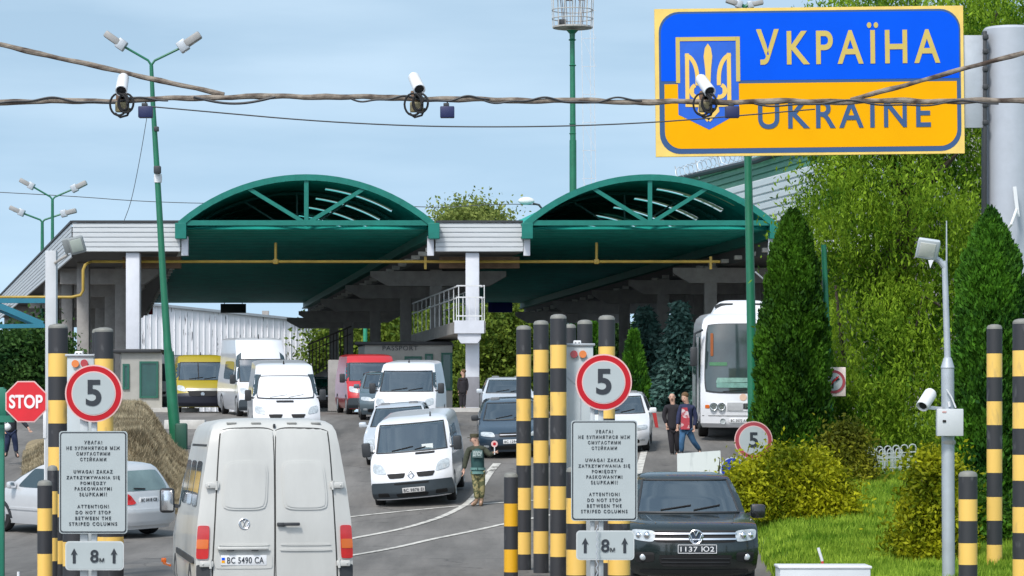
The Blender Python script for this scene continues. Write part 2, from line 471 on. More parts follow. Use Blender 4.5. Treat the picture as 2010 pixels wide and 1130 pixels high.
# column section shared by all columns
def column(x, d, w_, zt, material, band=None):
    mm = MB(); z0 = 3.27
    mm.box((x, d, (z0 + zt) / 2), (w_, w_, zt - z0), ch=.03)
    c = mm.build("column", material, term, world=True)
    if band:
        mm = MB(); mm.box((x, d, z0 + .75), (w_ + .02, w_ + .02, 1.2), ch=.02); mm.build("painted_base", band, c, world=True)
    return c
GREYB = mat("grey_base_paint", (.20, .20, .22), .7)
mids = [120.4, 132.7, 145, 160, 176, 186]
for i, d in enumerate(mids): column(row(-1.5, d), d, .54, ZR, WPAINT if i == 0 else CONC, GREYB if i == 0 else None)
lefts = [120.4, 131, 143, 156, 170, 184]
def lrow(d): return -14.84 - .17 * (d - 120)
for i, d in enumerate(lefts): column(lrow(d), d, .54, ZR, WPAINT if i == 0 else CONC)
for i, d in enumerate([127, 139, 152, 168]): column(-16.4 - .2 * (d - 120), d, .5, ZR, CONC)
rights = [130, 140.5, 150.5, 163, 177]
for i, d in enumerate(rights): column(row(9.85, d), d, .54, ZR, CONC)
for i, d in enumerate([124, 134, 146, 158]): column(row(12.6, d), d, .54, ZR, CONC)

def corr_face(mm, a, b, z0, z1, n=6, out=.05, mi=0):   # profiled sheeting with horizontal ribs on the wall from a to b
    a, b = Vector(a), Vector(b); t = (b - a); t.z = 0; t.normalize(); nn = Vector((t.y, -t.x, 0))
    prof = []
    h = (z1 - z0) / n
    for i in range(n):
        z = z0 + i * h
        prof += [(z, 0), (z + h * .12, out), (z + h * .82, out), (z + h * .94, 0)]
    prof.append((z1, 0))
    rows = [[Vector((p.x, p.y, z)) + nn * o for p in (a, b)] for z, o in prof]
    mm.grid(rows, mi)
# flat roof blocks: left, middle, right
def flat_roof(name, xa0, xb0, xa1, xb1, d0, d1, zt=10.68):
    mm = MB()
    v = [(xa0, d0 + .12, ZR), (xb0, d0 + .12, ZR), (xb1, d1, ZR), (xa1, d1, ZR), (xa0, d0 + .12, zt), (xb0, d0 + .12, zt), (xb1, d1, zt), (xa1, d1, zt)]
    mm.add(v, [(0, 1, 2, 3), (7, 6, 5, 4), (0, 4, 5, 1), (1, 5, 6, 2), (2, 6, 7, 3), (3, 7, 4, 0)])
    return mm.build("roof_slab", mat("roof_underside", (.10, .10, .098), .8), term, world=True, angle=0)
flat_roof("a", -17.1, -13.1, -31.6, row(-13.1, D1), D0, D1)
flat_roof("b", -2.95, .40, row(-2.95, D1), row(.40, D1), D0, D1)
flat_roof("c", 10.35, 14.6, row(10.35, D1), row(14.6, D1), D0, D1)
def fascia(a, b, z0=9.52, z1=10.66, n=6):
    mm = MB(); corr_face(mm, a, b, z0, z1, n)
    t = Vector(b) - Vector(a); t.z = 0; t.normalize(); nn = Vector((t.y, -t.x, 0))
    mm.bar(Vector((a[0], a[1], z1 + .05)) + nn * .02, Vector((b[0], b[1], z1 + .05)) + nn * .02, .16, .08, 1)
    return mm.build("fascia", [WSHEET, DGREY], term, world=True, angle=20)
fascia((-17.24, 120, 0), (-13.02, 120, 0))
fascia((-3.0, 120, 0), (.43, 120, 0))
fascia((10.4, 120, 0), (14.7, 120, 0))
fascia((-31.6, 188, 0), (-17.24, 120, 0), 9.3, 10.66, 8)
# concrete corbels beside the fascias
for x in (-12.85, -3.2, .58, 10.2):
    mm = MB(); mm.box((x, 120.15, 9.75), (.26, .3, .75)); mm.build("corbel", WPAINT, term, world=True, angle=0)

def rail_row(x, d, z): return Vector((row(x, d), d, z))
# teal edge beams
for x in (-13.0, -3.1, .55, 10.25):
    mm = MB()
    pts = [(x, D0 - .35), (x, D1)]
    a, b = rail_row(x, D0 - .35, ZB - .22), rail_row(x, D1, ZB - .22)
    mm.bar(a, b, .28, .46); mm.bar(a + Z3 * .25, b + Z3 * .25, .42, .06); mm.bar(a - Z3 * .25, b - Z3 * .25, .42, .06)
    mm.box(a + Vector((0, -.05, -.02)), (.44, .35, .62), ch=.02)
    mm.build("edge_beam", TEAL if x in (-13.0,) else TEAL, term, world=True, angle=20)
# sheet ends under the edge beams; pale boxes stand for light they reflect
for x, dx in ((-3.1, .32), (10.25, .32), (-13.0, -.3)):
    d = D0 + 1.2
    while d < D1 - 1:
        mm = MB(); p = rail_row(x + dx * .3, d, ZR + .16); mm.box(p, (.5, .5, .16)); d += 2.6
        mm.build("sheet_end", mat("pale_sheet_end", (.55, .54, .50), .6, var=.3), term, world=True, angle=0)
# cross beams on the column rows
for d in mids[1:]:
    mm = MB(); a = Vector((row(-4.3, d), d, 9.02)); b = Vector((row(1.6, d), d, 9.02))
    mm.prism([(-2.95, 9.42), (-2.95, 9.2), (-2.2, 8.78), (2.2, 8.78), (2.95, 9.2), (2.95, 9.42)], (row(-1.4, d), d - .3, 0), X3, Z3, (0, .55, 0))
    mm.build("cross_beam", CONC, term, world=True, angle=0)
for d in rights:
    mm = MB(); mm.prism([(-1.6, 9.42), (-1.6, 9.2), (-.9, 8.78), (5, 8.78), (5, 9.42)], (row(9.85, d), d - .3, 0), X3, Z3, (0, .55, 0))
    mm.build("cross_beam", CONC, term, world=True, angle=0)
for d in lefts[1:]:
    mm = MB(); xl = -17.0 - .2112 * (d - 120) - lrow(d); mm.prism([(xl, 9.42), (xl, 8.78), (1.0, 8.78), (1.6, 9.2), (1.6, 9.42)], (lrow(d), d - .3, 0), X3, Z3, (0, .55, 0))
    mm.build("cross_beam", CONC, term, world=True, angle=0)
for a, b in ((-15.5, -13.2), (-2.9, .3), (10.4, 14.5)):
    mm = MB(); mm.bar((a, 121.9, 9.2), (b, 121.9, 9.2), .4, .45); mm.build("cross_beam", mat("rusty_beam", (.16, .10, .06), .8, var=.3), term, world=True, angle=0)

# barrel vaults
RISE = 1.83
def vault(xa, xb):
    xc, hw = (xa + xb) / 2, (xb - xa) / 2
    def arc(u, d, k=1., dz=0.):                       # u in [-1, 1]
        R = (hw * hw + RISE * RISE) / (2 * RISE); x = hw * u
        z = ZB + math.sqrt(R * R - x * x) - (R - RISE)
        return Vector((row(xc, d) + x * k, d, z + dz))
    mm = MB(); n = 48; ds = []
    d = D0
    while d < D1: ds.append(d); d += .5
    ds.append(D1)
    us = [-1 + 2 * i / n for i in range(n + 1)]
    rows = [[arc(u, d, 1, .05 * (1 if k % 2 else -1)) for u in us] for k, d in enumerate(ds)]
    NU = n + 1; SK = set(range(2, len(ds) - 3, 5))      # rows of sheeting replaced by translucent strips on the right flank
    mm.v = [tuple(p) for r in rows for p in r]
    for i in range(len(rows) - 1):
        for j in range(n):
            if i in SK and 29 <= j < 42: continue
            mm.f.append((i * NU + j, i * NU + j + 1, (i + 1) * NU + j + 1, (i + 1) * NU + j)); mm.m.append(0)
    # the arc opening at the far end is closed
    mm.add([arc(u, D1 - .02) for u in us], [tuple(range(n + 1))])
    v = mm.build("vault_roof", TEALD, term, world=True, angle=15)
    mm = MB()                                         # flat ribbed soffit at springing level
    rows = []; d = D0 + .05; k = 0
    while d < D1: rows.append([Vector((row(xa + .1 + (xb - xa - .2) * i / 4, d), d, ZB - .14 + (.13 if k % 3 == 1 else 0))) for i in range(5)]); d += .35; k += 1
    mm.grid(rows); mm.build("soffit", TEALD, term, world=True, angle=15)
    # frames inside the vault
    for d in [D0 + 5.5 * k for k in range(1, 13)]:
        mm = MB()
        mm.path([arc(u, d, .985, -.13) for u in us[::4]], .07, 6)
        if d < D0 + 7: mm.bar(Vector((row(xa, d), d, ZB - .02)), Vector((row(xb, d), d, ZB - .02)), .09, .09)
        for u in (-.45, 0, .45) if d < D0 + 7 else ():
            mm.bar(Vector((row(xc, d), d, ZB)), arc(u, d, 1, -.1), .07, .07, up=(0, 1, 0))
        mm.build("inner_rib", mat("inner_rib_paint", (.014, .17, .14), .5), term, world=True)
    for k in sorted(SK):
        mm = MB(); mm.grid([[arc(u, ds[k] - .04, 1, .02) for u in us[29:43]], [arc(u, ds[k + 1] + .04, 1, .02) for u in us[29:43]]]); mm.build("skylight_strip", SKYLITE, v, world=True)
    mm = MB()                                         # front bowstring truss
    yy = D0 - .3
    fr = [Vector((row(xc, D0) + (arc(u, D0).x - row(xc, D0)) * 1.0, yy, arc(u, D0).z + .03)) for u in us[::2]]
    for a, b in zip(fr, fr[1:]): mm.bar(a, b, .3, .24)
    za = ZB + .08
    mm.bar((xa, yy, za), (xb, yy, za), .2, .2)
    mm.build("arch_frame", TEAL, term, world=True, angle=20)
    mm = MB()
    mm.bar((xc, yy, za), (xc, yy, ZB + RISE), .17, .17, up=(0, 1, 0))
    for u in (-.47, .47):
        e = arc(u, D0); mm.bar((xc + .1 * u, yy + .02, za), (e.x, yy + .02, e.z), .15, .2, up=(0, 1, 0))
    mm.build("truss_strut", TEAL, term, world=True, angle=20)
def skylite():
    m = bpy.data.materials.new("translucent_sheet"); m.use_nodes = True; n = m.node_tree.nodes; l = m.node_tree.links.new
    a = n.new("ShaderNodeBsdfTranslucent"); a.inputs['Color'].default_value = (.075, .115, .065, 1); b = n.new("ShaderNodeBsdfDiffuse"); b.inputs['Color'].default_value = (.08, .13, .08, 1)
    x = n.new("ShaderNodeMixShader"); x.inputs[0].default_value = .35; l(a.outputs[0], x.inputs[1]); l(b.outputs[0], x.inputs[2]); l(x.outputs[0], n["Material Output"].inputs['Surface']); return m
SKYLITE = skylite()
vault(-13.0, -3.1)
vault(.55, 10.25)

# the yellow gas main under the roof
gas = thing("gas_pipe", "long yellow gas pipe running across below both green canopies", "pipe", (-17, 121.7, 9.1))
zg = P(0, 516, 122).z
mm = MB(); pts = [P(-30, 583, 119.2), P(140, 583, 119.2), P(158, 579, 119.2), P(163, 570, 119.2), P(163, 530, 119.2), P(167, 520, 119.2), Vector((P(185, 0, 122).x, 121.0, zg)), Vector((P(1410, 0, 122).x, 121.0, zg))]
mm.path(pts, .058, 10); mm.build("pipe_run", YPIPE, gas, world=True)
for px in (541, 1171):
    mm = MB(); x = P(px, 0, 121).x; mm.tube((x, 121, zg), (x, 121, zg + .75), .055); mm.box((x, 121, zg), (.2, .2, .2), ch=.03)
    mm.build("riser", YPIPE, gas, world=True)
for px in (835, 1395):
    mm = MB(); mm.bar(Vector((P(px, 0, 121).x, 121, zg - .3)), Vector((P(px, 0, 121).x, 121, zg + .2)), .1, .1, up=(0, 1, 0)); mm.build("pipe_bracket", YPIPE, gas, world=True)


# signs hanging at the far end of the lanes
for a, b, y0, y1, c, nm, lb in ((274, 300, 597, 617, (.28, .004, .012), "red", "dark red lane board hanging beyond the left white column"),
                                (433, 483, 596, 614, (.004, .018, .016), "black", "blackish lane board hanging at the far end of the left green canopy"),
                                (958, 1006, 591, 613, (.002, .006, .17), "blue", "dark blue lane board hanging at the far end of the right green canopy")):
    t = thing("hanging_sign", lb, "sign", P((a + b) / 2, y0 - 6, D1 - .6), group="lane boards hanging under the canopies")
    mm = MB(); p, q = P(a, y0, D1 - .6), P(b, y1, D1 - .6)
    mm.box(((p.x + q.x) / 2, p.y, (p.z + q.z) / 2), (q.x - p.x, .12, p.z - q.z), ch=.02); mm.build("board", mat("board_" + nm, c, .5), t, world=True)
    mm = MB()
    for k in (.15, .85): mm.tube((p.x + (q.x - p.x) * k, p.y, p.z - .02), (p.x + (q.x - p.x) * k, p.y, p.z + .45), .025, n=6)
    mm.build("hanger", DGREY, t, world=True)

# catwalk with railing round the white middle column
cat_ = thing("inspection_catwalk", "raised grey concrete catwalk with white railing on the white middle column", "catwalk", (row(-1.6, 120), 120, 6.5))
mm = MB(); za, zt = 6.32, 6.78
xa, xb = -2.22, -1.12
dk0, dk1 = 119.4, 136.
mm.add([(row(xa, d), d, z) for d in (dk0, dk1) for z in (za, zt)] + [(row(xb, d), d, z) for d in (dk0, dk1) for z in (za, zt)],
       [(0, 1, 3, 2), (4, 6, 7, 5), (0, 4, 5, 1), (2, 3, 7, 6), (1, 5, 7, 3), (0, 2, 6, 4)])
mm.build("deck", CONC, cat_, world=True, angle=0)
mm = MB(); mm.box(((xa + xb) / 2, dk0 - .04, (za + zt) / 2), (xb - xa + .06, .1, zt - za + .04)); mm.prism([(-.45, 0), (.45, 0), (.45, -.2), (.33, -.38), (-.33, -.38), (-.45, -.2)], ((xa + xb) / 2, dk0, za - .02), X3, Z3, (0, .9, 0))
mm.build("deck_front", WPAINT, cat_, world=True, angle=0)
RAILW = mat("railing_white", (.62, .63, .63), .5)
mm = MB()
zr = zt + 1.38
for x in (xa + .05, xb - .05):
    for z in (zr, zr - .45): mm.bar((row(x, dk0), dk0, z), (row(x, dk1), dk1, z), .05, .05)
    d = dk0
    while d <= dk1: mm.bar((row(x, d), d, zt), (row(x, d), d, zr), .035, .035, up=(0, 1, 0)); d += 1.6
for z in (zr, zr - .45, zt + .2): mm.bar((xa + .05, dk0, z), (xb - .05, dk0, z), .05, .05)
for k in range(5): mm.bar((xa + .05 + (xb - xa - .1) * k / 4, dk0, zt), (xa + .05 + (xb - xa - .1) * k / 4, dk0, zr - .45), .03, .03, up=(0, 1, 0))
mm.build("railing", RAILW, cat_, world=True, angle=0)

# passport booth
GLASSG = mat("green_window", (.012, .065, .055), .12, var=.2, spec=.6)
BOOTHM = mat("booth_panel", (.34, .335, .31), .6, var=.1)
def booth(name, label, pxa, pxb, d, ztop, windows, sign=None, depth=3.0):
    a, b = P(pxa, 0, d).x, P(pxb, 0, d).x
    z0 = GZ((a + b) / 2, d)
    t = thing(name, label, "booth", ((a + b) / 2, d, z0))
    mm = MB(); mm.add([(x + CDX * k, d + k, z) for z in (z0, ztop) for x, k in ((a, 0), (b, 0), (b, depth), (a, depth))],
                      [(3, 2, 1, 0), (4, 5, 6, 7), (0, 1, 5, 4), (1, 2, 6, 5), (2, 3, 7, 6), (3, 0, 4, 7)])
    mm.build("wall", BOOTHM, t, world=True, angle=0)
    mm = MB(); mm.box(((a + b) / 2 + CDX * depth / 2, d + depth / 2, ztop + .07), (b - a + .4, depth + .4, .14), ch=.03); mm.build("roof", DGREY, t, world=True)
    for wa, wb, y0, y1 in windows:
        p, q = P(wa, y0, d), P(wb, y1, d)
        fr = MB(); hw, hh = (q.x - p.x) / 2, (p.z - q.z) / 2; cx, cz = (p.x + q.x) / 2, (p.z + q.z) / 2
        for dx, dz, sx, sz in ((-hw, 0, .08, 2 * hh + .08), (hw, 0, .08, 2 * hh + .08), (0, -hh, 2 * hw - .08, .08), (0, hh, 2 * hw - .08, .08)):
            fr.box((cx + dx, d - .03, cz + dz), (sx, .08, sz))
        wf = fr.build("window", mat("green_frame", (.01, .10, .07), .5), t, world=True, angle=0)
        gl = MB(); gl.box((cx, d - .012, cz), (2 * hw - .07, .03, 2 * hh - .07)); gl.build("pane", GLASSG, wf, world=True, angle=0)
    if sign:
        s_, pa, pb, py, hpx = sign; p, q = P(pa, py, d), P(pb, py, d)
        text("lettering", s_, t, t.matrix_basis.inverted() @ face((p.x + q.x) / 2, d - .03, p.z), hpx * d / F, q.x - p.x, INK, .012)
    return t
booth("passport_booth", "grey passport control booth under the catwalk with green windows", 716, 888, 127, P(0, 677, 127).z, [(796, 826, 701, 760), (868, 886, 694, 764), (836, 848, 696, 740)], ("PASSPORT", 751, 820, 683, 9))
booth("control_booth", "pale control booth with a tall green-framed window behind the left white column", 238, 318, 118.6, P(0, 692, 118.6).z, [(276, 309, 711, 779), (243, 252, 716, 762)])

# railed concrete stair wall in the left lane
st = thing("stair_wall", "grey concrete stair wall with brown railing beside the red van", "wall", P(664, 760, 150))
mm = MB(); zf = 3.27
mm.prism([(P(612, 0, 150).x, zf), (P(690, 0, 150).x, zf), (P(690, 0, 150).x, P(0, 700, 150).z), (P(612, 0, 150).x, P(0, 738, 150).z)], (0, 150, 0), X3, Z3, (0, .35, 0))
mm.build("parapet", CONC, st, world=True, angle=0)
mm = MB(); p = P(665, 0, 121); mm.box((p.x, 122.5, (3.27 + P(0, 706, 121).z) / 2), (.86, 3, P(0, 706, 121).z - 3.27), ch=.03); mm.build("end_block", CONC, st, world=True)
mm = MB(); BRN = mat("brown_railing", (.06, .045, .035), .6)
for k in range(12):
    px = 607 + k * 6.8; yb = 738 - (px - 612) * .49; mm.bar(P(px, yb, 149.8), P(px, yb - 62, 149.8), .05, .05, up=(0, 1, 0))
mm.bar(P(605, 676, 149.8), P(690, 640, 149.8), .08, .08); mm.bar(P(605, 690, 149.8), P(690, 655, 149.8), .05, .05); mm.bar(P(607, 733, 149.8), P(688, 695, 149.8), .05, .05)
mm.build("railing", BRN, st, world=True, angle=0)

# long peeling-paint hall far behind
PEEL = mixmat("peeling_white_paint", (.84, .84, .86), (.07, .075, .085), 3.2, .635, .66, .8, stretch=(2.4, 2.4, .22), detail=8)
hall = thing("storage_hall", "long white storage hall with peeling paint far behind the left lanes", "building", P(450, 720, 232))
mm = MB()
A_, B_ = P(230, 592, 225), P(620, 632, 236)
A_, B_ = Vector((A_.x, A_.y, 3.2)), Vector((B_.x, B_.y, 3.2))
ht = [P(230, 592, 225).z, P(620, 632, 236).z]
bk = Vector((2, 12, 0))
mm.add([A_, B_, B_ + bk, A_ + bk, Vector((A_.x, A_.y, ht[0])), Vector((B_.x, B_.y, ht[1])), Vector((B_.x, B_.y, ht[1])) + bk, Vector((A_.x, A_.y, ht[0])) + bk],
       [(0, 1, 5, 4), (1, 2, 6, 5), (2, 3, 7, 6), (3, 0, 4, 7), (4, 5, 6, 7)])
mm.build("wall", PEEL, hall, world=True, angle=0)
mm = MB(); mm.bar((A_.x, A_.y - .1, ht[0] + .06), (B_.x, B_.y - .1, ht[1] + .06), .5, .18); mm.build("eaves", WALUM, hall, world=True, angle=0)
mm = MB()
nn = (B_ - A_).normalized()
for k in range(34):
    q = A_.lerp(B_, (k + .5) / 34); zt = ht[0] + (ht[1] - ht[0]) * (k + .5) / 34
    mm.bar(Vector((q.x, q.y - .06, 3.2)), Vector((q.x, q.y - .06, zt - .1)), .05, .05, up=(0, 1, 0))
mm.build("batten", PEEL, hall, world=True, angle=0)
mm = MB(); q = P(515, 612, 231); mm.box((q.x, q.y + 3, q.z - .5), (.5, .5, 1.4)); mm.build("chimney", CONC, hall, world=True, angle=0)

# right-hand hall with white sheeting, seen past the right canopy
rb = thing("customs_hall", "white and green corrugated hall with barbed wire behind the right canopy and willow", "building", (11.5, 140, 3.27))
a, b = Vector((16.5, 112, 0)), Vector((8.2, 150, 0))
mm = MB(); corr_face(mm, b, a, 10.6, 13.75, 9, .09)
mm.build("wall", WSHEET, rb, world=True, angle=20)
mm = MB(); corr_face(mm, b + Vector((.25, 0, 0)), a + Vector((.25, 0, 0)), 13.75, 14.9, 4, .06)
mm.build("roof", mat("green_sheet", (.06, .19, .12), .5), rb, world=True, angle=20)
mm = MB(); mm.add([(a.x + .3, a.y, 3.3), (b.x + .3, b.y, 3.3), (b.x + 10, b.y, 3.3), (a.x + 10, a.y, 3.3), (a.x + .3, a.y, 14.6), (b.x + .3, b.y, 14.6), (b.x + 10, b.y, 14.6), (a.x + 10, a.y, 14.6)],
                  [(0, 1, 5, 4), (1, 2, 6, 5), (2, 3, 7, 6), (3, 0, 4, 7), (4, 5, 6, 7)])
mm.build("inner_wall", CONC, rb, world=True, angle=0)
mm = MB(); 
mm.path([b + Vector((0, 0, 14.9)), b.lerp(a, .35) + Vector((-.1, 0, 14.6)), b.lerp(a, .55) + Vector((0, 0, 14.9))], .13, 8)
mm.build("gutter", DGREY, rb, world=True)
mm = MB()
pts = [b.lerp(a, t / 260 * .75) + Vector((math.cos(t * .9) * .30, 0, 15.15 + math.sin(t * .9) * .30)) for t in range(260)]
mm.path(pts, .018, 4)
for k in range(9): q = b.lerp(a, k / 8 * .75); mm.bar(q + Z3 * 14.6, q + Vector((-.2, 0, 15.5)), .05, .05, up=(0, 1, 0))
mm.build("barbed_wire", WALUM, rb, world=True)
# ---------------------------------------------------------------- vehicles
def paint(name, c, rough=.28, coat=.6, var=.05): return mat(name, c, rough, var=var, scale=1.5, coat=coat)
PW = paint("paint_white", (.70, .71, .735))
PIV = mat("paint_ivory", (.50, .50, .475), .42, var=.10, scale=.9, coat=.2, stretch=(1.6, 1.6, .5))
PSIL = mat("paint_silver", (.56, .575, .59), .3, metal=.2, var=.04, coat=.5)
PSIL2 = mat("paint_pale_silver", (.58, .62, .66), .3, metal=.25, var=.04, coat=.5)
PYEL = paint("paint_yellow", (.33, .255, .010), .4, .3)
PRED = paint("paint_red", (.50, .020, .025))
PDKG = paint("paint_dark_green", (.007, .014, .014), .25, .7)
PDKB = paint("paint_dark_blue", (.020, .040, .065), .22, .8)
PGRY = paint("paint_slate", (.085, .12, .14), .25, .8)
PBLK = paint("paint_black", (.012, .013, .015), .25, .7)
GLASS = mat("car_glass", (.022, .042, .05), .06, var=.2, scale=1.2, spec=1.0, coat=.4)  # tone noise in these glass colours imitates reflections
GLASSP = mat("pale_glass", (.13, .19, .19), .07, var=.3, scale=.9, spec=.9, coat=.4)
GLASSB = mat("sky_lit_glass", (.07, .12, .14), .05, var=.25, scale=.8, spec=1.0, coat=.6)
BUMP = mat("bumper_grey", (.045, .06, .072), .55, var=.12)
def clearmat():
    m = bpy.data.materials.new("clear_glass"); m.use_nodes = True
    n = m.node_tree.nodes; l = m.node_tree.links.new
    tr = n.new("ShaderNodeBsdfTransparent"); tr.inputs['Color'].default_value = (.50, .60, .60, 1)
    gl = n.new("ShaderNodeBsdfGlossy"); gl.inputs['Roughness'].default_value = .03; gl.inputs['Color'].default_value = (.85, .92, .95, 1)
    lw = n.new("ShaderNodeLayerWeight"); lw.inputs['Blend'].default_value = .42
    ms = n.new("ShaderNodeMixShader"); mr = n.new("ShaderNodeMapRange"); mr.inputs['To Min'].default_value = .27; mr.inputs['To Max'].default_value = .85
    l(lw.outputs['Fresnel'], mr.inputs['Value']); l(mr.outputs[0], ms.inputs[0]); l(tr.outputs[0], ms.inputs[1]); l(gl.outputs[0], ms.inputs[2]); l(ms.outputs[0], n["Material Output"].inputs['Surface'])
    return m
CLEAR = clearmat()
LAMP = mat("lamp_glass", (.50, .54, .56), .12, var=.3, scale=14, metal=.2, coat=.8)
TAIL = mat("tail_red", (.48, .012, .012), .15, var=.15, scale=8, coat=.7)
TAILO = mat("tail_orange", (.62, .13, .012), .15, var=.1, coat=.7)
CHROME = mat("chrome", (.75, .76, .78), .15, metal=.95, var=.04)
RIM = mat("wheel_rim", (.40, .41, .42), .35, metal=.6, var=.1)
PLATE = mat("plate_white", (.72, .73, .74), .4, var=.04)
SEAM = mat("panel_gap", (.03, .03, .028), .7)

class Veh:
    """a body of stacked rounded outlines; panels are laid on its front, sides or back. Front faces -Y, origin under the front bumper"""
    def __init__(s, name, label, cat, px, d, yaw, prof, paintm, wb, wr=.34, tw=.2, roll=0., py=None, back=False, group=None, p=3.2, pitch=0., screen=None, lift=0.):
        s.screen = screen; s.prof = prof
        if screen:                                    # outlines exactly at the screen's lower and upper edge
            zs = [r[0] for r in prof]
            s.prof = sorted(prof + [s.at(z) for z in screen if all(abs(z - q) > .004 for q in zs)])
        prof = s.prof; s.p = p; s.paint = paintm
        Ln = max(r[2] for r in prof)
        yr = math.radians(yaw); Rz = Matrix.Rotation(yr, 3, 'Z')
        X = (px - CX) * d / F
        o = Vector((X, d, 0))
        if back: o = o - Rz @ Vector((0, Ln, 0))
        a = o + Rz @ Vector((0, wb[0], 0)); b = o + Rz @ Vector((0, wb[1], 0)); c = o + Rz @ Vector((0, (wb[0] + wb[1]) / 2, 0))
        za, zb = GZ(a.x, a.y), GZ(b.x, b.y)
        yv = (Vector((b.x, b.y, zb)) - Vector((a.x, a.y, za))).normalized()
        xr = Rz @ Vector((1, 0, 0)); h = .8
        xv = Vector((xr.x * 2 * h, xr.y * 2 * h, GZ(c.x + xr.x * h, c.y + xr.y * h) - GZ(c.x - xr.x * h, c.y - xr.y * h))).normalized()
        zv = xv.cross(yv).normalized(); xv = yv.cross(zv).normalized()
        R = Matrix((xv, yv, zv)).transposed() @ Matrix.Rotation(math.radians(roll), 3, 'Y') @ Matrix.Rotation(math.radians(pitch), 3, 'X')
        org = Vector((a.x, a.y, za)) - R @ Vector((0, wb[0], 0)) + Vector((0, 0, lift))
        s.root = thing(name, label, cat, M=Matrix.Translation(org) @ R.to_4x4(), group=group)
        s.ring_body(); s.wheels(wb, wr, tw)
    def at(s, z):
        P_ = s.prof
        if z <= P_[0][0]: return P_[0]
        for a, b in zip(P_, P_[1:]):
            if z <= b[0]:
                t = (z - a[0]) / max(1e-6, b[0] - a[0]); return tuple(a[i] + (b[i] - a[i]) * t for i in range(6))
        return P_[-1]
    def fy(s, x, z):
        _, yf, _, w_, cf, _ = s.at(z); return yf + cf * min(1, abs(x) / w_) ** s.p
    def ry(s, x, z):
        _, _, yr, w_, _, c = s.at(z); return yr - c * min(1, abs(x) / w_) ** s.p
    def sx(s, y, z):
        _, yf, yr, w_, cf, c = s.at(z)
        x = w_
        if y < yf + cf: x = w_ * max(0, (y - yf) / cf) ** (1 / s.p)
        if y > yr - c: x = w_ * max(0, (yr - y) / c) ** (1 / s.p)
        return x
    def ring_body(s):
        rows = []
        A = [math.sin(math.pi / 2 * k / 9) for k in range(-9, 10)]
        def ring(r):
            z, yf, yr, w_, cf, c = r
            pts = [Vector((w_ * a, yf + cf * abs(a) ** s.p, z)) for a in A]
            y0, y1 = yf + cf, yr - c
            pts += [Vector((w_, y0 + (y1 - y0) * k / 7, z)) for k in range(1, 7)]
            pts += [Vector((w_ * a, yr - c * abs(a) ** s.p, z)) for a in A[::-1]]
            pts += [Vector((-w_, y1 + (y0 - y1) * k / 7, z)) for k in range(1, 7)]
            return pts
        z0 = s.prof[0]
        rows.append([Vector((q.x * .9, q.y * .96 + .1, q.z)) for q in ring(z0)])
        for a, b in zip(s.prof, s.prof[1:]):
            k = max(1, int((b[0] - a[0]) / .14))
            for i in range(k): rows.append(ring(tuple(a[j] + (b[j] - a[j]) * i / k for j in range(6))))
        rows.append(ring(s.prof[-1]))
        mm = MB(); n = len(rows[0])
        for i in range(len(rows) - 1):
            zl, zh = rows[i][0].z, rows[i + 1][0].z
            for j in range(n):
                if s.screen and 3 <= j < 15 and zl >= s.screen[0] - 1e-4 and zh <= s.screen[1] + 1e-4 and i > 0: continue
                mm.f.append((i * n + j, i * n + (j + 1) % n, (i + 1) * n + (j + 1) % n, (i + 1) * n + j)); mm.m.append(0)
        mm.v = [tuple(q) for r in rows for q in r]
        mm.add(rows[-1], [tuple(range(n))]); mm.add(rows[0], [tuple(range(n))[::-1]])
        s.body = mm.build("body", s.paint, s.root, angle=38)
    def wheels(s, wb, r, tw):
        for y in wb:
            wd = s.at(r)[3]
            for sd_ in (-1, 1):
                c = Vector((sd_ * (wd - tw / 2 + .012), y, r))
                M = Matrix.Rotation(math.pi / 2, 3, 'Y')
                mm = MB(); mm.lathe([(r * .6, -tw / 2), (r * .93, -tw / 2), (r, -tw / 2 + .03), (r, tw / 2 - .03), (r * .93, tw / 2), (r * .6, tw / 2)], c, 24, M=M)
                wl = mm.build("wheel", BLACK, s.root)
                mm = MB(); q = c + Vector((sd_ * (tw / 2 - .01), 0, 0))
                mm.lathe([(r * .64, -.02), (r * .64, .02), (r * .56, .025), (r * .5, .0), (r * .18, .012), (r * .14, .03)], q, 20, M=M)
                mm.build("rim", RIM, wl)
                mm = MB()
                for k in range(24):
                    a0, a1 = math.pi * (k - .5) / 23, math.pi * (k + .5) / 23
                    def pt(a, rr, dx): 
                        yy, zz = y - math.cos(a) * rr, r + math.sin(a) * rr
                        return Vector((sd_ * (s.at(max(zz, s.prof[0][0]))[3] + dx), yy, zz))
                    R1, R0 = r * 1.17, r * .9
                    mm.add([pt(a0, R0, .004), pt(a1, R0, .004), pt(a1, R1, .004), pt(a0, R1, .004), pt(a0, R1, -.03), pt(a1, R1, -.03)], [(0, 1, 2, 3), (3, 2, 5, 4)])
                mm.build("wheel_arch", DGREY, s.root)
    def panel(s, name, side, quad, m, off=.008, r=.08, parent=None, n=10, thick=.03):
        """quad: four corners (bl, br, tr, tl) as (x, z) on front/back or (y, z) on the sides"""
        rows = []
        for j in range(n + 1):
            v = -1 + 2 * j / n; row_ = []
            for i in range(n + 1):
                u = -1 + 2 * i / n
                uu = u * (1 - r * abs(v) ** 5); vv = v * (1 - r * abs(u) ** 5)
                a, b = (uu + 1) / 2, (vv + 1) / 2
                (x0, z0), (x1, z1), (x2, z2), (x3, z3) = quad
                hx = (x0 * (1 - a) + x1 * a) * (1 - b) + (x3 * (1 - a) + x2 * a) * b
                hz = (z0 * (1 - a) + z1 * a) * (1 - b) + (z3 * (1 - a) + z2 * a) * b
                row_.append((hx, hz))
            rows.append(row_)
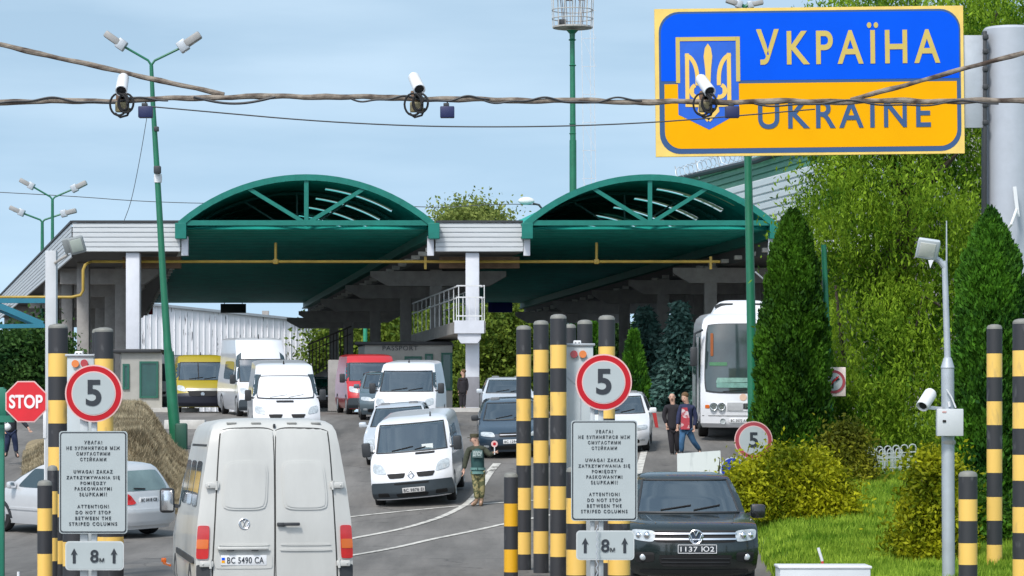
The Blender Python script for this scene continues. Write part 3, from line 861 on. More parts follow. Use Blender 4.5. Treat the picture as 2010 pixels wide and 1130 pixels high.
        def pos(h, z, o):
            if side == 'f': return Vector((h, s.fy(h, z) - o, z + o * .3))
            if side == 'b': return Vector((h, s.ry(h, z) + o, z))
            sg = 1 if side == 'r' else -1
            q_ = s.at(z); h = max(h, q_[1] + .5 * q_[4])
            return Vector((sg * (s.sx(h, z) + o), h, z))
        mm = MB(); top = [[pos(h, z, off) for h, z in rw] for rw in rows]
        mm.grid(top)
        edge = [(0, i) for i in range(n)] + [(j, n) for j in range(n)] + [(n, i) for i in range(n, 0, -1)] + [(j, 0) for j in range(n, 0, -1)]
        k = len(edge)
        mm.add([top[j][i] for j, i in edge] + [pos(*rows[j][i], off - thick) for j, i in edge], [(i, (i + 1) % k, (i + 1) % k + k, i + k) for i in range(k)])
        return mm.build(name, m, parent or s.root, angle=50)
    def pair(s, name, side, quad, m, **kw):
        if side in 'fb':
            s.panel(name, side, quad, m, **kw)
            q = [(-x, z) for x, z in quad]; return s.panel(name, side, [q[1], q[0], q[3], q[2]], m, **kw)
        s.panel(name, 'l', quad, m, **kw); return s.panel(name, 'r', quad, m, **kw)
    def mirrors(s, x, y, z, w_=.18, h=.26, m=None, dy=.12):
        for sg in (-1, 1):
            mm = MB(); mm.box((sg * (x + w_ / 2), y, z), (w_, dy, h), ch=.04); mm.bar((sg * (x - .15), y + .02, z - h * .3), (sg * (x + .02), y, z - h * .2), .05, .05)
            o = mm.build("mirror", m or DGREY, s.root)
            mm = MB(); mm.box((sg * (x + w_ / 2), y + dy / 2 + .004, z), (w_ * .8, .008, h * .8), ch=.003); mm.build("mirror_glass", CHROME, o)
    def plate(s, txt, side, cx, cz, w_=.52, h=.112, m=None, tm=None, flag=False, out=.02):
        sg = 1 if side == 'f' else -1
        y = (min(s.fy(cx - w_ / 2, cz), s.fy(cx + w_ / 2, cz), s.fy(cx, cz)) - out) if side == 'f' else (max(s.ry(cx, cz), s.ry(cx - w_ / 2, cz)) + .02)
        mm = MB(); mm.box((cx, y + sg * .008, cz), (w_, .024, h), ch=.005); o = mm.build("number_plate", m or PLATE, s.root)
        M = face(cx + (.02 if flag else 0), y - .006, cz) if side == 'f' else Matrix.Translation((cx - .02 * flag, y + .006, cz)) @ Matrix.Rotation(math.pi, 4, 'Z') @ Matrix.Rotation(math.pi / 2, 4, 'X')
        text("plate_text", txt, o, M, h * .62, w_ * (.8 if flag else .88), tm or INK, .004, 1.1, .008)
        if flag:
            mm = MB(); x = cx - sg * w_ * .45
            mm.box((x, y - sg * .005, cz + h * .13), (w_ * .07, .006, h * .26)); b = mm.build("flag_blue", SIGNBLUE, o)
            mm = MB(); mm.box((x, y - sg * .005, cz - h * .13), (w_ * .07, .006, h * .26)); mm.build("flag_yellow", SIGNYEL, o)
        return o
    def windscreen(s, xb, zb, xt, zt, m=None, wiper=True):
        if s.screen:
            zb, zt = s.screen; xb, xt = s.at(zb)[3] * .866 + .02, s.at(zt)[3] * .866 + .02
            s.cabin(zb, zt); m = m or CLEAR
            g = s.panel("windscreen", 'f', [(-xb, zb - .02), (xb, zb - .02), (xt, zt + .02), (-xt, zt + .02)], m, off=.012, r=.0, n=16, thick=.02)
            ed = [(-xb + 2 * xb * i / 12, zb - .02) for i in range(13)] + [(xb + (xt - xb) * i / 6, zb - .02 + (zt - zb + .04) * i / 6) for i in range(1, 7)] + [(xt - 2 * xt * i / 12, zt + .02) for i in range(1, 13)] + [(-xt + (xt - xb) * i / 6, zt + .02 - (zt - zb + .04) * i / 6) for i in range(1, 7)]
            mm = MB(); mm.path([Vector((x, s.fy(x, z) - .014, z)) for x, z in ed], .021, 6); mm.build("windscreen_seal", DGREY, g)
            if wiper: s.wipers(xb, zb, g)
            return g
        g = s.panel("windscreen", 'f', [(-xb, zb), (xb, zb), (xt, zt), (-xt, zt)], m or GLASSB, off=.022, r=.05, n=20)
        s.panel("windscreen_seal", 'f', [(-xb - .03, zb - .035), (xb + .03, zb - .035), (xt + .025, zt + .03), (-xt - .025, zt + .03)], DGREY, off=.012, r=.05, n=20, parent=g)
        if wiper: s.wipers(xb, zb, g)
        return g
    def cabin(s, zb, zt):
        y0 = s.fy(0, zb); w_ = s.at(zb)[3] - .06; yb = y0 + 1.5; L_ = s.at(zt)[2] - .3
        INT = mat("cabin_dark", (.030, .032, .035), .8); SEATM = mat("seat_cloth", (.16, .17, .18), .9, var=.25)
        mm = MB(); mm.box((0, y0 + .42, zb - .10), (2 * w_ - .1, .55, .22), ch=.06); mm.build("dashboard", INT, s.root)
        mm = MB(); mm.box((0, min(yb + .35, L_), (zb + zt) / 2 - .1), (2 * w_ - .14, .06, zt - zb + .3)); mm.build("cabin_wall", INT, s.root, angle=0)
        for x in (-w_ * .5, w_ * .5):
            mm = MB(); mm.box((x, yb - .1, zb + .02), (.46, .16, .62), ch=.06); mm.box((x, yb - .12, zb + .44), (.26, .11, .17), ch=.04); mm.tube((x, yb - .1, zb + .3), (x, yb - .1, zb + .4), .04); mm.build("seat", SEATM, s.root)
        mm = MB(); c = Vector((w_ * .5, y0 + .72, zb + .03)); mm.path([c + Vector((.19 * math.cos(q), .10 * math.sin(q), .16 * math.sin(q))) for q in [2 * math.pi * k / 18 for k in range(19)]], .018, 6); mm.build("steering_wheel", BLACK, s.root)
    def wipers(s, xb, zb, g):
            mm = MB()
            for a, b in ((-.55, .05), (.1, .62)):
                q = [Vector((xb * (a + (b - a) * t), s.fy(xb * (a + (b - a) * t), zb + .02 + .07 * t) - .03, zb + .02 + .07 * t)) for t in (0, .25, .5, .75, 1)]
                mm.path(q, .012, 6)
            mm.build("wiper", BLACK, g)
def sprof_van(H, L, W, nose=1.0, bz=0.):
    """panel van outline: bumper, short sloped bonnet, raked screen, tall roof"""
    k = (H - 1.97)
    zt = 1.88 + k
    return [(.20, .12, L - .10, W - .08, .30, .10), (.34, .03, L - .03, W - .02, .28, .10), (.60, .0, L, W, .27, .10), (.74, .05 * nose, L, W, .28, .10),
            (.95, .15 * nose, L, W, .31, .10), (1.10, .30 * nose, L, W - .005, .34, .10), (1.22, .72 * nose, L - .01, W - .02, .34, .10),
            (1.47, 1.04 * nose, L - .03, W - .05, .28, .11), (1.78, 1.42 * nose, L - .06, W - .10, .22, .12), (1.83 + k * .5, 1.50 * nose + k * .25, L - .07, W - .125, .22, .12),
            (zt, 1.60 * nose + k * .5, L - .1, W - .15, .26, .13), (zt + .05, 1.75 * nose + k * .6, L - .2, W - .22, .3, .18), (zt + .085, 2.05 * nose + k * .6, L - .4, W - .38, .3, .2), (zt + .09, 2.3 * nose + k * .6, L - .7, W - .6, .2, .1)]
def sprof_car(H, L, W):
    k = H / 1.45
    T = [(.18, .14, L - .1, W - .08, .35, .3), (.34, .03, L - .02, W - .02, .33, .3), (.52, .0, L, W, .33, .3), (.66, .05, L, W, .35, .3), (.76, .22, L - .02, W, .38, .28),
         (.84, .60, L - .05, W - .01, .36, .26), (.93, 1.05, L - .10, W - .03, .30, .22), (.97, 1.18, L - .14, W - .05, .28, .2), (1.18, 1.55, L - .32, W - .13, .22, .18), (1.36, 1.92, L - .52, W - .21, .2, .18),
         (1.41, 2.1, L - .66, W - .27, .2, .2), (1.44, 2.4, L - .9, W - .38, .2, .2), (1.45, 2.6, L - 1.2, W - .55, .1, .1)]
    return [(z * k, a, b, c, d, e) for z, a, b, c, d, e in T]

# --- ivory van with its back to us, nearest
def ivory_van():
    L, W = 5.6, .965
    pr = [(.30, .1, L - .02, W - .05, .35, .07), (.5, .0, L, W, .3, .06), (1.0, .1, L, W, .3, .06), (1.2, .5, L, W - .012, .3, .06), (1.35, .9, L - .005, W - .025, .28, .06), (1.7, 1.3, L - .03, W - .07, .2, .06),
          (1.95, 1.5, L - .05, W - .11, .2, .06), (2.25, 1.75, L - .085, W - .16, .2, .07), (2.42, 1.9, L - .12, W - .195, .22, .08), (2.50, 2.02, L - .16, W - .235, .25, .11), (2.55, 2.2, L - .24, W - .31, .3, .16), (2.585, 2.5, L - .45, W - .5, .2, .1), (2.59, 2.8, L - .8, W - .7, .1, .1)]
    v = Veh("delivery_van", "ivory high-roofed delivery van seen from behind in the left lane, nearest to us", "van", 540, 37.5, 189.4, pr, PIV, (.95, 4.3), .35, back=True, p=5)
    # model +X is the photo's left when the van turns its back
    for sg in (1, -1):
        d = v.panel("rear_door", 'b', [(sg * .012, .42), (sg * .775, .42), (sg * .665, 2.44), (sg * .012, 2.46)], PIV, off=.012, r=.04, n=16)
        v.panel("door_gap", 'b', [(sg * .0, .40), (sg * .795, .40), (sg * .68, 2.465), (sg * .0, 2.48)], SEAM, off=.003, r=.04, n=16, parent=d, thick=.01)
        v.panel("window_pressing", 'b', [(sg * .10, 1.46), (sg * .66, 1.46), (sg * .605, 2.06), (sg * .08, 2.06)], PIV, off=.026, r=.10, n=14, parent=d)
        v.panel("window_pressing", 'b', [(sg * .125, 1.485), (sg * .635, 1.485), (sg * .582, 2.035), (sg * .105, 2.035)], PIV, off=.034, r=.10, n=14, parent=d)
        v.panel("lower_rib", 'b', [(sg * .06, .955), (sg * .70, .955), (sg * .695, .98), (sg * .06, .98)], PIV, off=.028, r=.2, n=8, parent=d)
        v.panel("lower_rib", 'b', [(sg * .07, 1.02), (sg * .69, 1.02), (sg * .685, 1.045), (sg * .07, 1.045)], PIV, off=.022, r=.2, n=8, parent=d)
        for z in (.80, 1.76):
            mm = MB(); x = sg * (.84 - max(0, z - 1) * .10); y = v.ry(.7, z) + .02
            mm.box((x, y, z), (.17, .05, .075), ch=.015); mm.tube((x - sg * .05, y + .012, z - .055), (x - sg * .05, y + .012, z + .055), .018); mm.sphere((x + sg * .045, y + .026, z), .012, 8, 6)
            mm.build("hinge", PIV, d)
        # tail lamps
        t = v.panel("tail_lamp", 'b', [(sg * .815, .86), (sg * .968, .86), (sg * .945, 1.27), (sg * .80, 1.27)], TAIL, off=.02, r=.06, n=10, thick=.09)
        v.panel("indicator", 'b', [(sg * .82, .985), (sg * .963, .985), (sg * .957, 1.10), (sg * .812, 1.10)], TAILO, off=.024, r=.05, n=8, parent=t)
        v.panel("bumper_corner", 'b', [(sg * .79, .36), (sg * .955, .36), (sg * .965, .79), (sg * .80, .79)], DGREY, off=.03, r=.05)
    mm = MB(); mm.box((0, v.ry(0, 2.47) + .01, 2.49), (.03, .03, .05), ch=.008); mm.build("door_lock", DGREY, v.root)
    for x in (-.52, -.22, .22, .52):
        mm = MB(); mm.box((x, v.ry(x, 2.5) - .03, 2.525), (.12, .06, .022), ch=.008); mm.build("roof_pad", mat("roof_pad_grey", (.30, .30, .28), .6), v.root)
    # handle, light bar, plate, badge (photo left = +X)
    y = v.ry(0, 1.28) + .03
    mm = MB(); mm.box((-.20, y + .035, 1.285), (.20, .035, .04), ch=.012); mm.box((-.07, y + .012, 1.28), (.10, .03, .05), ch=.012); mm.build("door_handle", DGREY, v.root)
    mm = MB(); yy = v.ry(.4, .95); mm.box((.40, yy + .04, .99), (.62, .06, .035), ch=.012); mm.build("lamp_rail", PIV, v.root)
    for x in (.55, .25): 
        mm = MB(); mm.box((x, yy + .045, .967), (.085, .05, .018), ch=.005); mm.build("plate_lamp", DGREY, v.root)
    v.panel("plate_recess", 'b', [(.03, .74), (.74, .74), (.73, .93), (.04, .93)], PIV, off=.02, r=.05)
    v.plate("BC 5490 CA", 'b', .385, .845, .56, .125, flag=True)
    emblem(v, .38, v.ry(.38, 1.29) + .018, 1.29, .062, 'b')
    # left flank (model +X): windows, seam, sliding door
    for ya, yb in ((1.75, 2.7), (2.8, 3.85), (3.95, 5.0)):
        wn = v.panel("side_window", 'r', [(ya, 1.48), (yb, 1.48), (yb - .02, 2.05), (ya + .05, 2.05)], GLASS, off=.006, r=.06)
    v.panel("side_window", 'l', [(1.75, 1.5), (2.7, 1.5), (2.65, 2.02), (1.9, 2.02)], GLASS, off=.006)
    for sd_ in 'lr':
        v.panel("roof_gutter", sd_, [(1.9, 2.235), (5.5, 2.235), (5.5, 2.262), (1.9, 2.262)], SEAM, off=.004, r=0, thick=.012)
        v.panel("rub_strip", sd_, [(1.4, .78), (5.2, .78), (5.2, .86), (1.4, .86)], DGREY, off=.02, r=.05)
    v.pair("front_window", 'r', [(1.05, 1.4), (1.65, 1.4), (1.65, 2.0), (1.5, 2.0)], GLASS)
    v.mirrors(.98, 1.0, 1.48, .20, .34)
    v.windscreen(.82, 1.42, .72, 2.1)
    v.pair("headlamp", 'f', [(.55, .8), (.9, .8), (.9, 1.05), (.6, 1.0)], LAMP)
    mm = MB(); mm.bar((1.05, 1.2, .6), (1.12, .9, .62), .03, .03); mm.box((1.12, .9, .66), (.07, .04, .06), ch=.01); mm.build("side_marker", TAILO, v.root)
    return v
def emblem(v, x, y, z, r, side='f'):
    """ring badge with V over W"""
    sg = -1 if side == 'f' else 1
    t = MB(); th = r * .16
    t.path([Vector((x + r * math.cos(a), y, z + r * math.sin(a))) for a in [2 * math.pi * k / 28 for k in range(29)]], th * .8, 6)
    def st(*pp): t.path([Vector((x + a * r, y, z + b * r)) for a, b in pp], th * .8, 6)
    st((-.42, .9), (0, .12), (.42, .9)); st((-.88, .35), (-.42, -.82), (0, -.02), (.42, -.82), (.88, .35))
    o = t.build("emblem", CHROME, v.root)
    q = MB(); q.prism(disc(r * .98, 28), (x, y - sg * .008, z), X3, Z3, (0, -sg * .03, 0)); q.build("badge_disc", mat("badge_blue", (.03, .045, .075), .3), o)
    return o
ivory = ivory_van()

# --- dark green pickup coming towards us on the right
def pickup():
    L, W = 5.2, .945
    pr = [(.30, .18, L, W - .08, .40, .1), (.42, .05, L, W - .02, .36, .1), (.62, .0, L, W, .34, .1), (.82, .03, L, W, .34, .1), (.97, .08, L, W - .003, .34, .1), (1.04, .17, L, W - .01, .36, .1), (1.09, .38, L, W - .015, .36, .1), (1.15, .9, L, W - .04, .34, .1),
          (1.19, 1.22, L, W - .06, .30, .1), (1.2, 1.28, 3.6, W - .075, .3, .1), (1.42, 1.60, 3.55, W - .14, .26, .1), (1.64, 1.96, 3.45, W - .22, .22, .12), (1.72, 2.10, 3.4, W - .255, .22, .14), (1.765, 2.28, 3.3, W - .32, .25, .15), (1.79, 2.55, 3.1, W - .45, .2, .1), (1.795, 2.7, 2.9, W - .6, .1, .1)]
    v = Veh("pickup_truck", "dark green pickup truck facing us beside the grass verge", "pickup", 1366, 44.6, 1.2, pr, PDKG, (.92, 4.0), .38, .25, p=3, screen=(1.225, 1.66))
    v.windscreen(.79, 1.225, .675, 1.665)
    g = v.panel("grille", 'f', [(-.60, .80), (.60, .80), (.63, .975), (-.63, .975)], BLACK, off=.012, r=.06)
    for z in (.845, .925): v.panel("grille_bar", 'f', [(-.60, z - .013), (.60, z - .013), (.61, z + .013), (-.61, z + .013)], CHROME, off=.03, r=.02, parent=g)
    emblem(v, 0, v.fy(0, .885) - .05, .885, .098)
    h = v.pair("headlamp", 'f', [(.60, .80), (.90, .835), (.925, .99), (.58, .97)], LAMP, off=.016, r=.14, n=12)
    for x in (-.70, -.82, .70, .82):
        mm = MB(); mm.sphere((x, v.fy(x, .9) - .016, .905), .055 if abs(x) < .75 else .045, 14, 10); mm.build("headlamp_lens", CHROME, v.root)
    v.plate("1137 Ю2", 'f', .02, .71, .56, .125, INK, PLATE)
    mm = MB(); y = v.fy(.28, .71) - .024
    for dx, dz, sx, sz in ((0, .06, .56, .008), (0, -.06, .56, .008), (-.28, 0, .008, .125), (.28, 0, .008, .125)): mm.box((.02 + dx, y - .012, .71 + dz), (sx, .01, sz))
    mm.build("plate_border", PLATE, v.root, angle=0)
    a = v.panel("air_intake", 'f', [(-.50, .45), (.50, .45), (.55, .62), (-.55, .62)], BLACK, off=.008, r=.06)
    for z in (.50, .555): v.panel("intake_slat", 'f', [(-.5, z), (.5, z), (.5, z + .016), (-.5, z + .016)], DGREY, off=.02, r=.02, parent=a)
    v.pair("fog_recess", 'f', [(.60, .52), (.86, .50), (.88, .66), (.60, .66)], BLACK, off=.006, r=.12)
    for x in (-.76, .76):
        mm = MB(); mm.sphere((x, v.fy(x, .585) - .006, .585), (.05, .03, .05), 14, 8); mm.build("fog_lamp", LAMP, v.root)
    v.panel("chin_strip", 'f', [(-.8, .34), (.8, .34), (.8, .40), (-.8, .40)], DGREY, off=.02, r=.05)
    for sd_ in (-1, 1):                               # bonnet creases
        mm = MB(); mm.path([Vector((sd_ * (.56 + .1 * t), v.fy(.6, 1.06 + .12 * t) + .02, 1.065 + .115 * t)) for t in (0, .25, .5, .75, 1)], .012, 6); mm.build("bonnet_crease", PDKG, v.root)
    v.pair("side_window", 'r', [(1.75, 1.24), (2.5, 1.24), (2.5, 1.62), (2.05, 1.62)], GLASS)
    v.pair("rear_side_window", 'r', [(2.6, 1.24), (3.3, 1.24), (3.2, 1.6), (2.6, 1.6)], GLASS)
    v.mirrors(.955, 1.55, 1.22, .22, .21, PBLK, .14)
    mm = MB(); mm.path([(.62, 3.2, 1.74), (.64, 3.25, 2.0)], [.012, .006], 6); mm.build("aerial", BLACK, v.root)
    return v
pk = pickup()

# --- small white van by the officer
def vanfront(v, W, H, bump=True, plate=None, hood_slot=None, grille=True, glass=None, xb=.80, zt=None, lampz=(.76, 1.04)):
    zt = zt or 1.80
    v.windscreen(W - .14, 1.25, W - .24, zt, glass)
    if bump: v.panel("bumper", 'f', [(-W + .0, .22), (W - .0, .22), (W, .60), (-W, .60)], BUMP, off=.03, r=.03, n=14, thick=.06)
    v.pair("headlamp", 'f', [(W - .40, lampz[0] + .02), (W - .06, lampz[0] + .07), (W - .06, lampz[1]), (W - .30, lampz[1] - .04)], LAMP, off=.012, r=.16)
    if grille: v.pair("grille", 'f', [(.17, .69), (.50, .69), (.56, .80), (.12, .80)], BLACK, off=.012, r=.06)
    if hood_slot: v.panel("bonnet_slot", 'f', hood_slot, BLACK, off=.012, r=.05)
    v.pair("side_window", 'r', [(1.05, 1.26), (1.85, 1.26), (1.85, H - .32), (1.5, H - .32)], GLASS)
    v.mirrors(W + .02, 1.05, 1.32, .2, .33)
def trafic():
    W = .945
    v = Veh("small_van", "small white van with a charcoal bumper pulled up beside the officer", "van", 812, 70, -2.5, sprof_van(1.95, 4.8, W), PW, (.95, 4.0), .33, .21, roll=-3.2, screen=(1.25, 1.80))
    vanfront(v, W, 1.95, hood_slot=[(.10, 1.165), (.55, 1.165), (.55, 1.205), (.10, 1.205)])
    v.plate("BC 9878 EI", 'f', .04, .41, .52, .115, mat("plate_dirty", (.48, .47, .46), .5, var=.1), out=.055)
    v.panel("air_intake", 'f', [(-.35, .24), (.35, .24), (.38, .33), (-.38, .33)], BLACK, off=.036)
    v.panel("bumper_slot", 'f', [(-.40, .535), (.40, .535), (.40, .575), (-.40, .575)], BLACK, off=.036)
    v.pair("fog_recess", 'f', [(.52, .26), (.80, .26), (.80, .36), (.55, .36)], BLACK, off=.034)
    # diamond badge
    y = v.fy(0, .75) - .03; mm = MB(); mm.path([Vector((a * .07, y, .75 + b * .095)) for a, b in ((0, 1), (1, 0), (0, -1), (-1, 0), (0, 1))], .014, 6); bd = mm.build("emblem", CHROME, v.root)
    v.panel("rear_quarter_window", 'r', [(2.1, 1.26), (3.3, 1.26), (3.3, 1.65), (2.1, 1.65)], GLASS)
    mm = MB(); x = .38; mm.box((x, v.fy(x, 1.3) - .02, 1.315), (.26, .015, .11)); mm.build("paper_sheet", mat("paper_white", (.74, .78, .76), .8), v.root, angle=0)
    mm = MB(); mm.path([(.42, 1.95, 1.93), (.42, 2.05, 2.02)], [.02, .012], 6); mm.build("aerial", BLACK, v.root)
    return v
trafic()
# --- silver car close behind it
def car(name, label, cat, px, d, yaw, H, L, W, pm, plate=None, group=None, glass=None, rails=False, roll=0., mirror=None, wr=.31):
    v = Veh(name, label, cat, px, d, yaw, sprof_car(H, L, W), pm, (.85, L - .9), wr, .2, roll=roll, group=group, screen=(.985 * H / 1.45, 1.35 * H / 1.45))
    k = H / 1.45
    v.windscreen(W - .12, .985 * k, W - .24, 1.35 * k)
    v.pair("headlamp", 'f', [(W - .44, .58 * k), (W - .05, .61 * k), (W - .05, .72 * k), (W - .38, .71 * k)], LAMP, off=.012, r=.15)
    g = v.panel("grille", 'f', [(-.36, .58 * k), (.36, .58 * k), (.38, .69 * k), (-.38, .69 * k)], BLACK, off=.012)
    v.panel("grille_bar", 'f', [(-.35, .63 * k), (.35, .63 * k), (.35, .645 * k), (-.35, .645 * k)], CHROME, off=.02, parent=g)
    v.panel("air_intake", 'f', [(-.6, .24 * k), (.6, .24 * k), (.6, .36 * k), (-.6, .36 * k)], BLACK, off=.008)
    v.pair("fog_lamp", 'f', [(W - .26, .30 * k), (W - .12, .30 * k), (W - .12, .36 * k), (W - .26, .36 * k)], LAMP, off=.01)
    if plate: v.plate(plate, 'f', 0, .46 * k, .52, .112)
    v.pair("side_window", 'r', [(1.6, .99 * k), (2.45, .98 * k), (2.45, 1.33 * k), (2.05, 1.33 * k)], GLASS)
    v.pair("rear_side_window", 'r', [(2.55, .98 * k), (L - .75, .98 * k), (L - .95, 1.3 * k), (2.55, 1.33 * k)], GLASS)
    v.pair("tail_lamp", 'b', [(W - .4, .68 * k), (W - .06, .70 * k), (W - .08, .86 * k), (W - .35, .84 * k)], TAIL, off=.014)
    v.panel("rear_window", 'b', [(-W + .2, 1.0 * k), (W - .2, 1.0 * k), (W - .3, 1.33 * k), (-W + .3, 1.33 * k)], GLASS)
    v.mirrors(W - .02, 1.5, 1.02 * k, .2, .15, mirror or pm, .12)
    return v
car("silver_car", "pale silver car squeezed between the tall white van and the small white van", "car", 780, 81, -1.5, 1.5, 4.3, .88, PSIL2, glass=GLASSP, roll=-2)
# --- taller white van behind the silver car
def tallvan():
    W = .96
    v = Veh("passenger_van", "white high-roofed van behind the silver car, in front of the red van", "van", 793, 95, -3, sprof_van(2.13, 5, W), PW, (.95, 4.1), .33, .21, screen=(1.25, 1.83))
    vanfront(v, W, 2.13, zt=1.83)
    mm = MB(); mm.path([(0, 1.95, 2.1), (0, 2.0, 2.2)], [.03, .012], 6); mm.build("aerial", BLACK, v.root)
tallvan()
v = car("dark_car", "dark slate estate car half hidden between the red van and the white high-roofed van", "car", 757, 104, 4, 1.62, 4.4, .88, PGRY, glass=GLASSB)
def redvan():
    W = .98
    v = Veh("red_van", "red van waiting under the left canopy in front of the passport booth", "van", 737, 111, 9, sprof_van(2.2, 5, W), PRED, (.95, 4.1), .34, .21, screen=(1.25, 1.86))
    vanfront(v, W, 2.2, bump=True, zt=1.86)
redvan()
# --- white van facing us right behind the ivory van: screen glare painted as a white pane
def glarevan():
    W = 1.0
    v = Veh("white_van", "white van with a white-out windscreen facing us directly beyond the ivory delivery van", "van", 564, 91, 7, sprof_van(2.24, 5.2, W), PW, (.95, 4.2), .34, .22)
    vanfront(v, W, 2.24, zt=1.86, glass=mat("glare_white_screen", (.80, .82, .84), .25, var=.03, coat=.5), hood_slot=[(-.30, 1.13), (.22, 1.13), (.22, 1.185), (-.30, 1.185)])
    mm = MB(); mm.path([(0, 2.0, 2.2), (0, 2.1, 2.32)], [.03, .012], 6); mm.build("aerial", BLACK, v.root)
glarevan()
def sprinter():
    W = .99
    v = Veh("tall_white_van", "tall high-roofed white van with a dark windscreen, right of the yellow van", "van", 526, 108, 13, sprof_van(2.80, 6.2, W), PW, (1.0, 4.9), .35, .22, screen=(1.25, 2.0))
    vanfront(v, W, 2.6, zt=2.0)
    v.pair("rear_quarter_window", 'l', [(2.1, 1.3), (4.6, 1.3), (4.6, 1.95), (2.1, 1.95)], GLASS)
    mm = MB(); mm.path([(0, 2.3, 2.7), (0, 2.3, 2.92)], [.03, .012], 6); mm.build("aerial", BLACK, v.root)
sprinter()
def yellowvan():
    W = 1.0
    v = Veh("yellow_van", "mustard yellow van with a black bumper facing us at the left booth", "van", 398, 115, 8, sprof_van(2.2, 5.4, W), PYEL, (.95, 4.3), .34, .22, screen=(1.25, 1.88))
    vanfront(v, W, 2.2, zt=1.88, grille=False)
    v.panel("bumper_mask", 'f', [(-W + .03, .24), (W - .03, .24), (W - .03, .72), (-W + .03, .72)], mat("navy_plastic", (.014, .016, .028), .5), off=.06, r=.06, n=14)
    g = v.panel("grille", 'f', [(-.50, .60), (.50, .60), (.55, .80), (-.55, .80)], BLACK, off=.075)
    v.panel("grille_trim", 'f', [(-.60, .80), (.60, .80), (.62, .90), (-.62, .90)], mat("trim_silver", (.42, .42, .38), .4, metal=.4), off=.06, parent=g)
    mm = MB(); mm.prism(disc(.07, 20), (0, v.fy(0, .7) - .08, .7), X3, Z3, (0, -.02, 0)); mm.build("emblem", CHROME, v.root)
    v.plate("AT 7731 BK", 'f', .2, .42)
    mm = MB(); mm.bar((-.12, v.fy(0, 1.28) - .02, 1.28), (-.12, v.fy(0, 1.86) - .02, 1.86), .04, .02); mm.build("screen_divider", BLACK, v.root)
    mm = MB(); mm.path([(0, 2.1, 2.16), (0, 2.1, 2.3)], [.03, .012], 6); mm.build("aerial", BLACK, v.root)
yellowvan()
def minibus():
    W = .98
    v = Veh("grey_minibus", "grey-white minibus mostly hidden behind the leaning green lamp post", "van", 333, 121, 6, sprof_van(2.3, 5.4, W), mat("dirty_white_paint", (.42, .43, .42), .5, var=.15), (.95, 4.3), .34, .22)
    vanfront(v, W, 2.3, zt=1.9, glass=GLASS)
minibus()
# --- black car nosing out left of the concrete end block
car("black_car", "black car peeping out between the white van and the concrete block", "car", 634, 126, 8, 1.5, 4.3, .88, PBLK)
# --- dark blue estate at the striped posts
car("blue_estate", "dark blue estate car facing us behind the left group of tall striped posts", "car", 1008, 82, 1.5, 1.47, 4.5, .9, PDKB, "BC 1294 CI", glass=GLASSP, mirror=DGREY)
car("pale_car", "pale grey-blue car whose roof shows behind the dark blue estate", "car", 1000, 101, 2, 1.48, 4.3, .88, PSIL2, glass=GLASSP)
car("white_hatchback", "white hatchback behind the right striped posts and the round 5 sign", "car", 1212, 82.5, -4, 1.5, 4.2, .87, PW, glass=GLASS, mirror=WHITE)

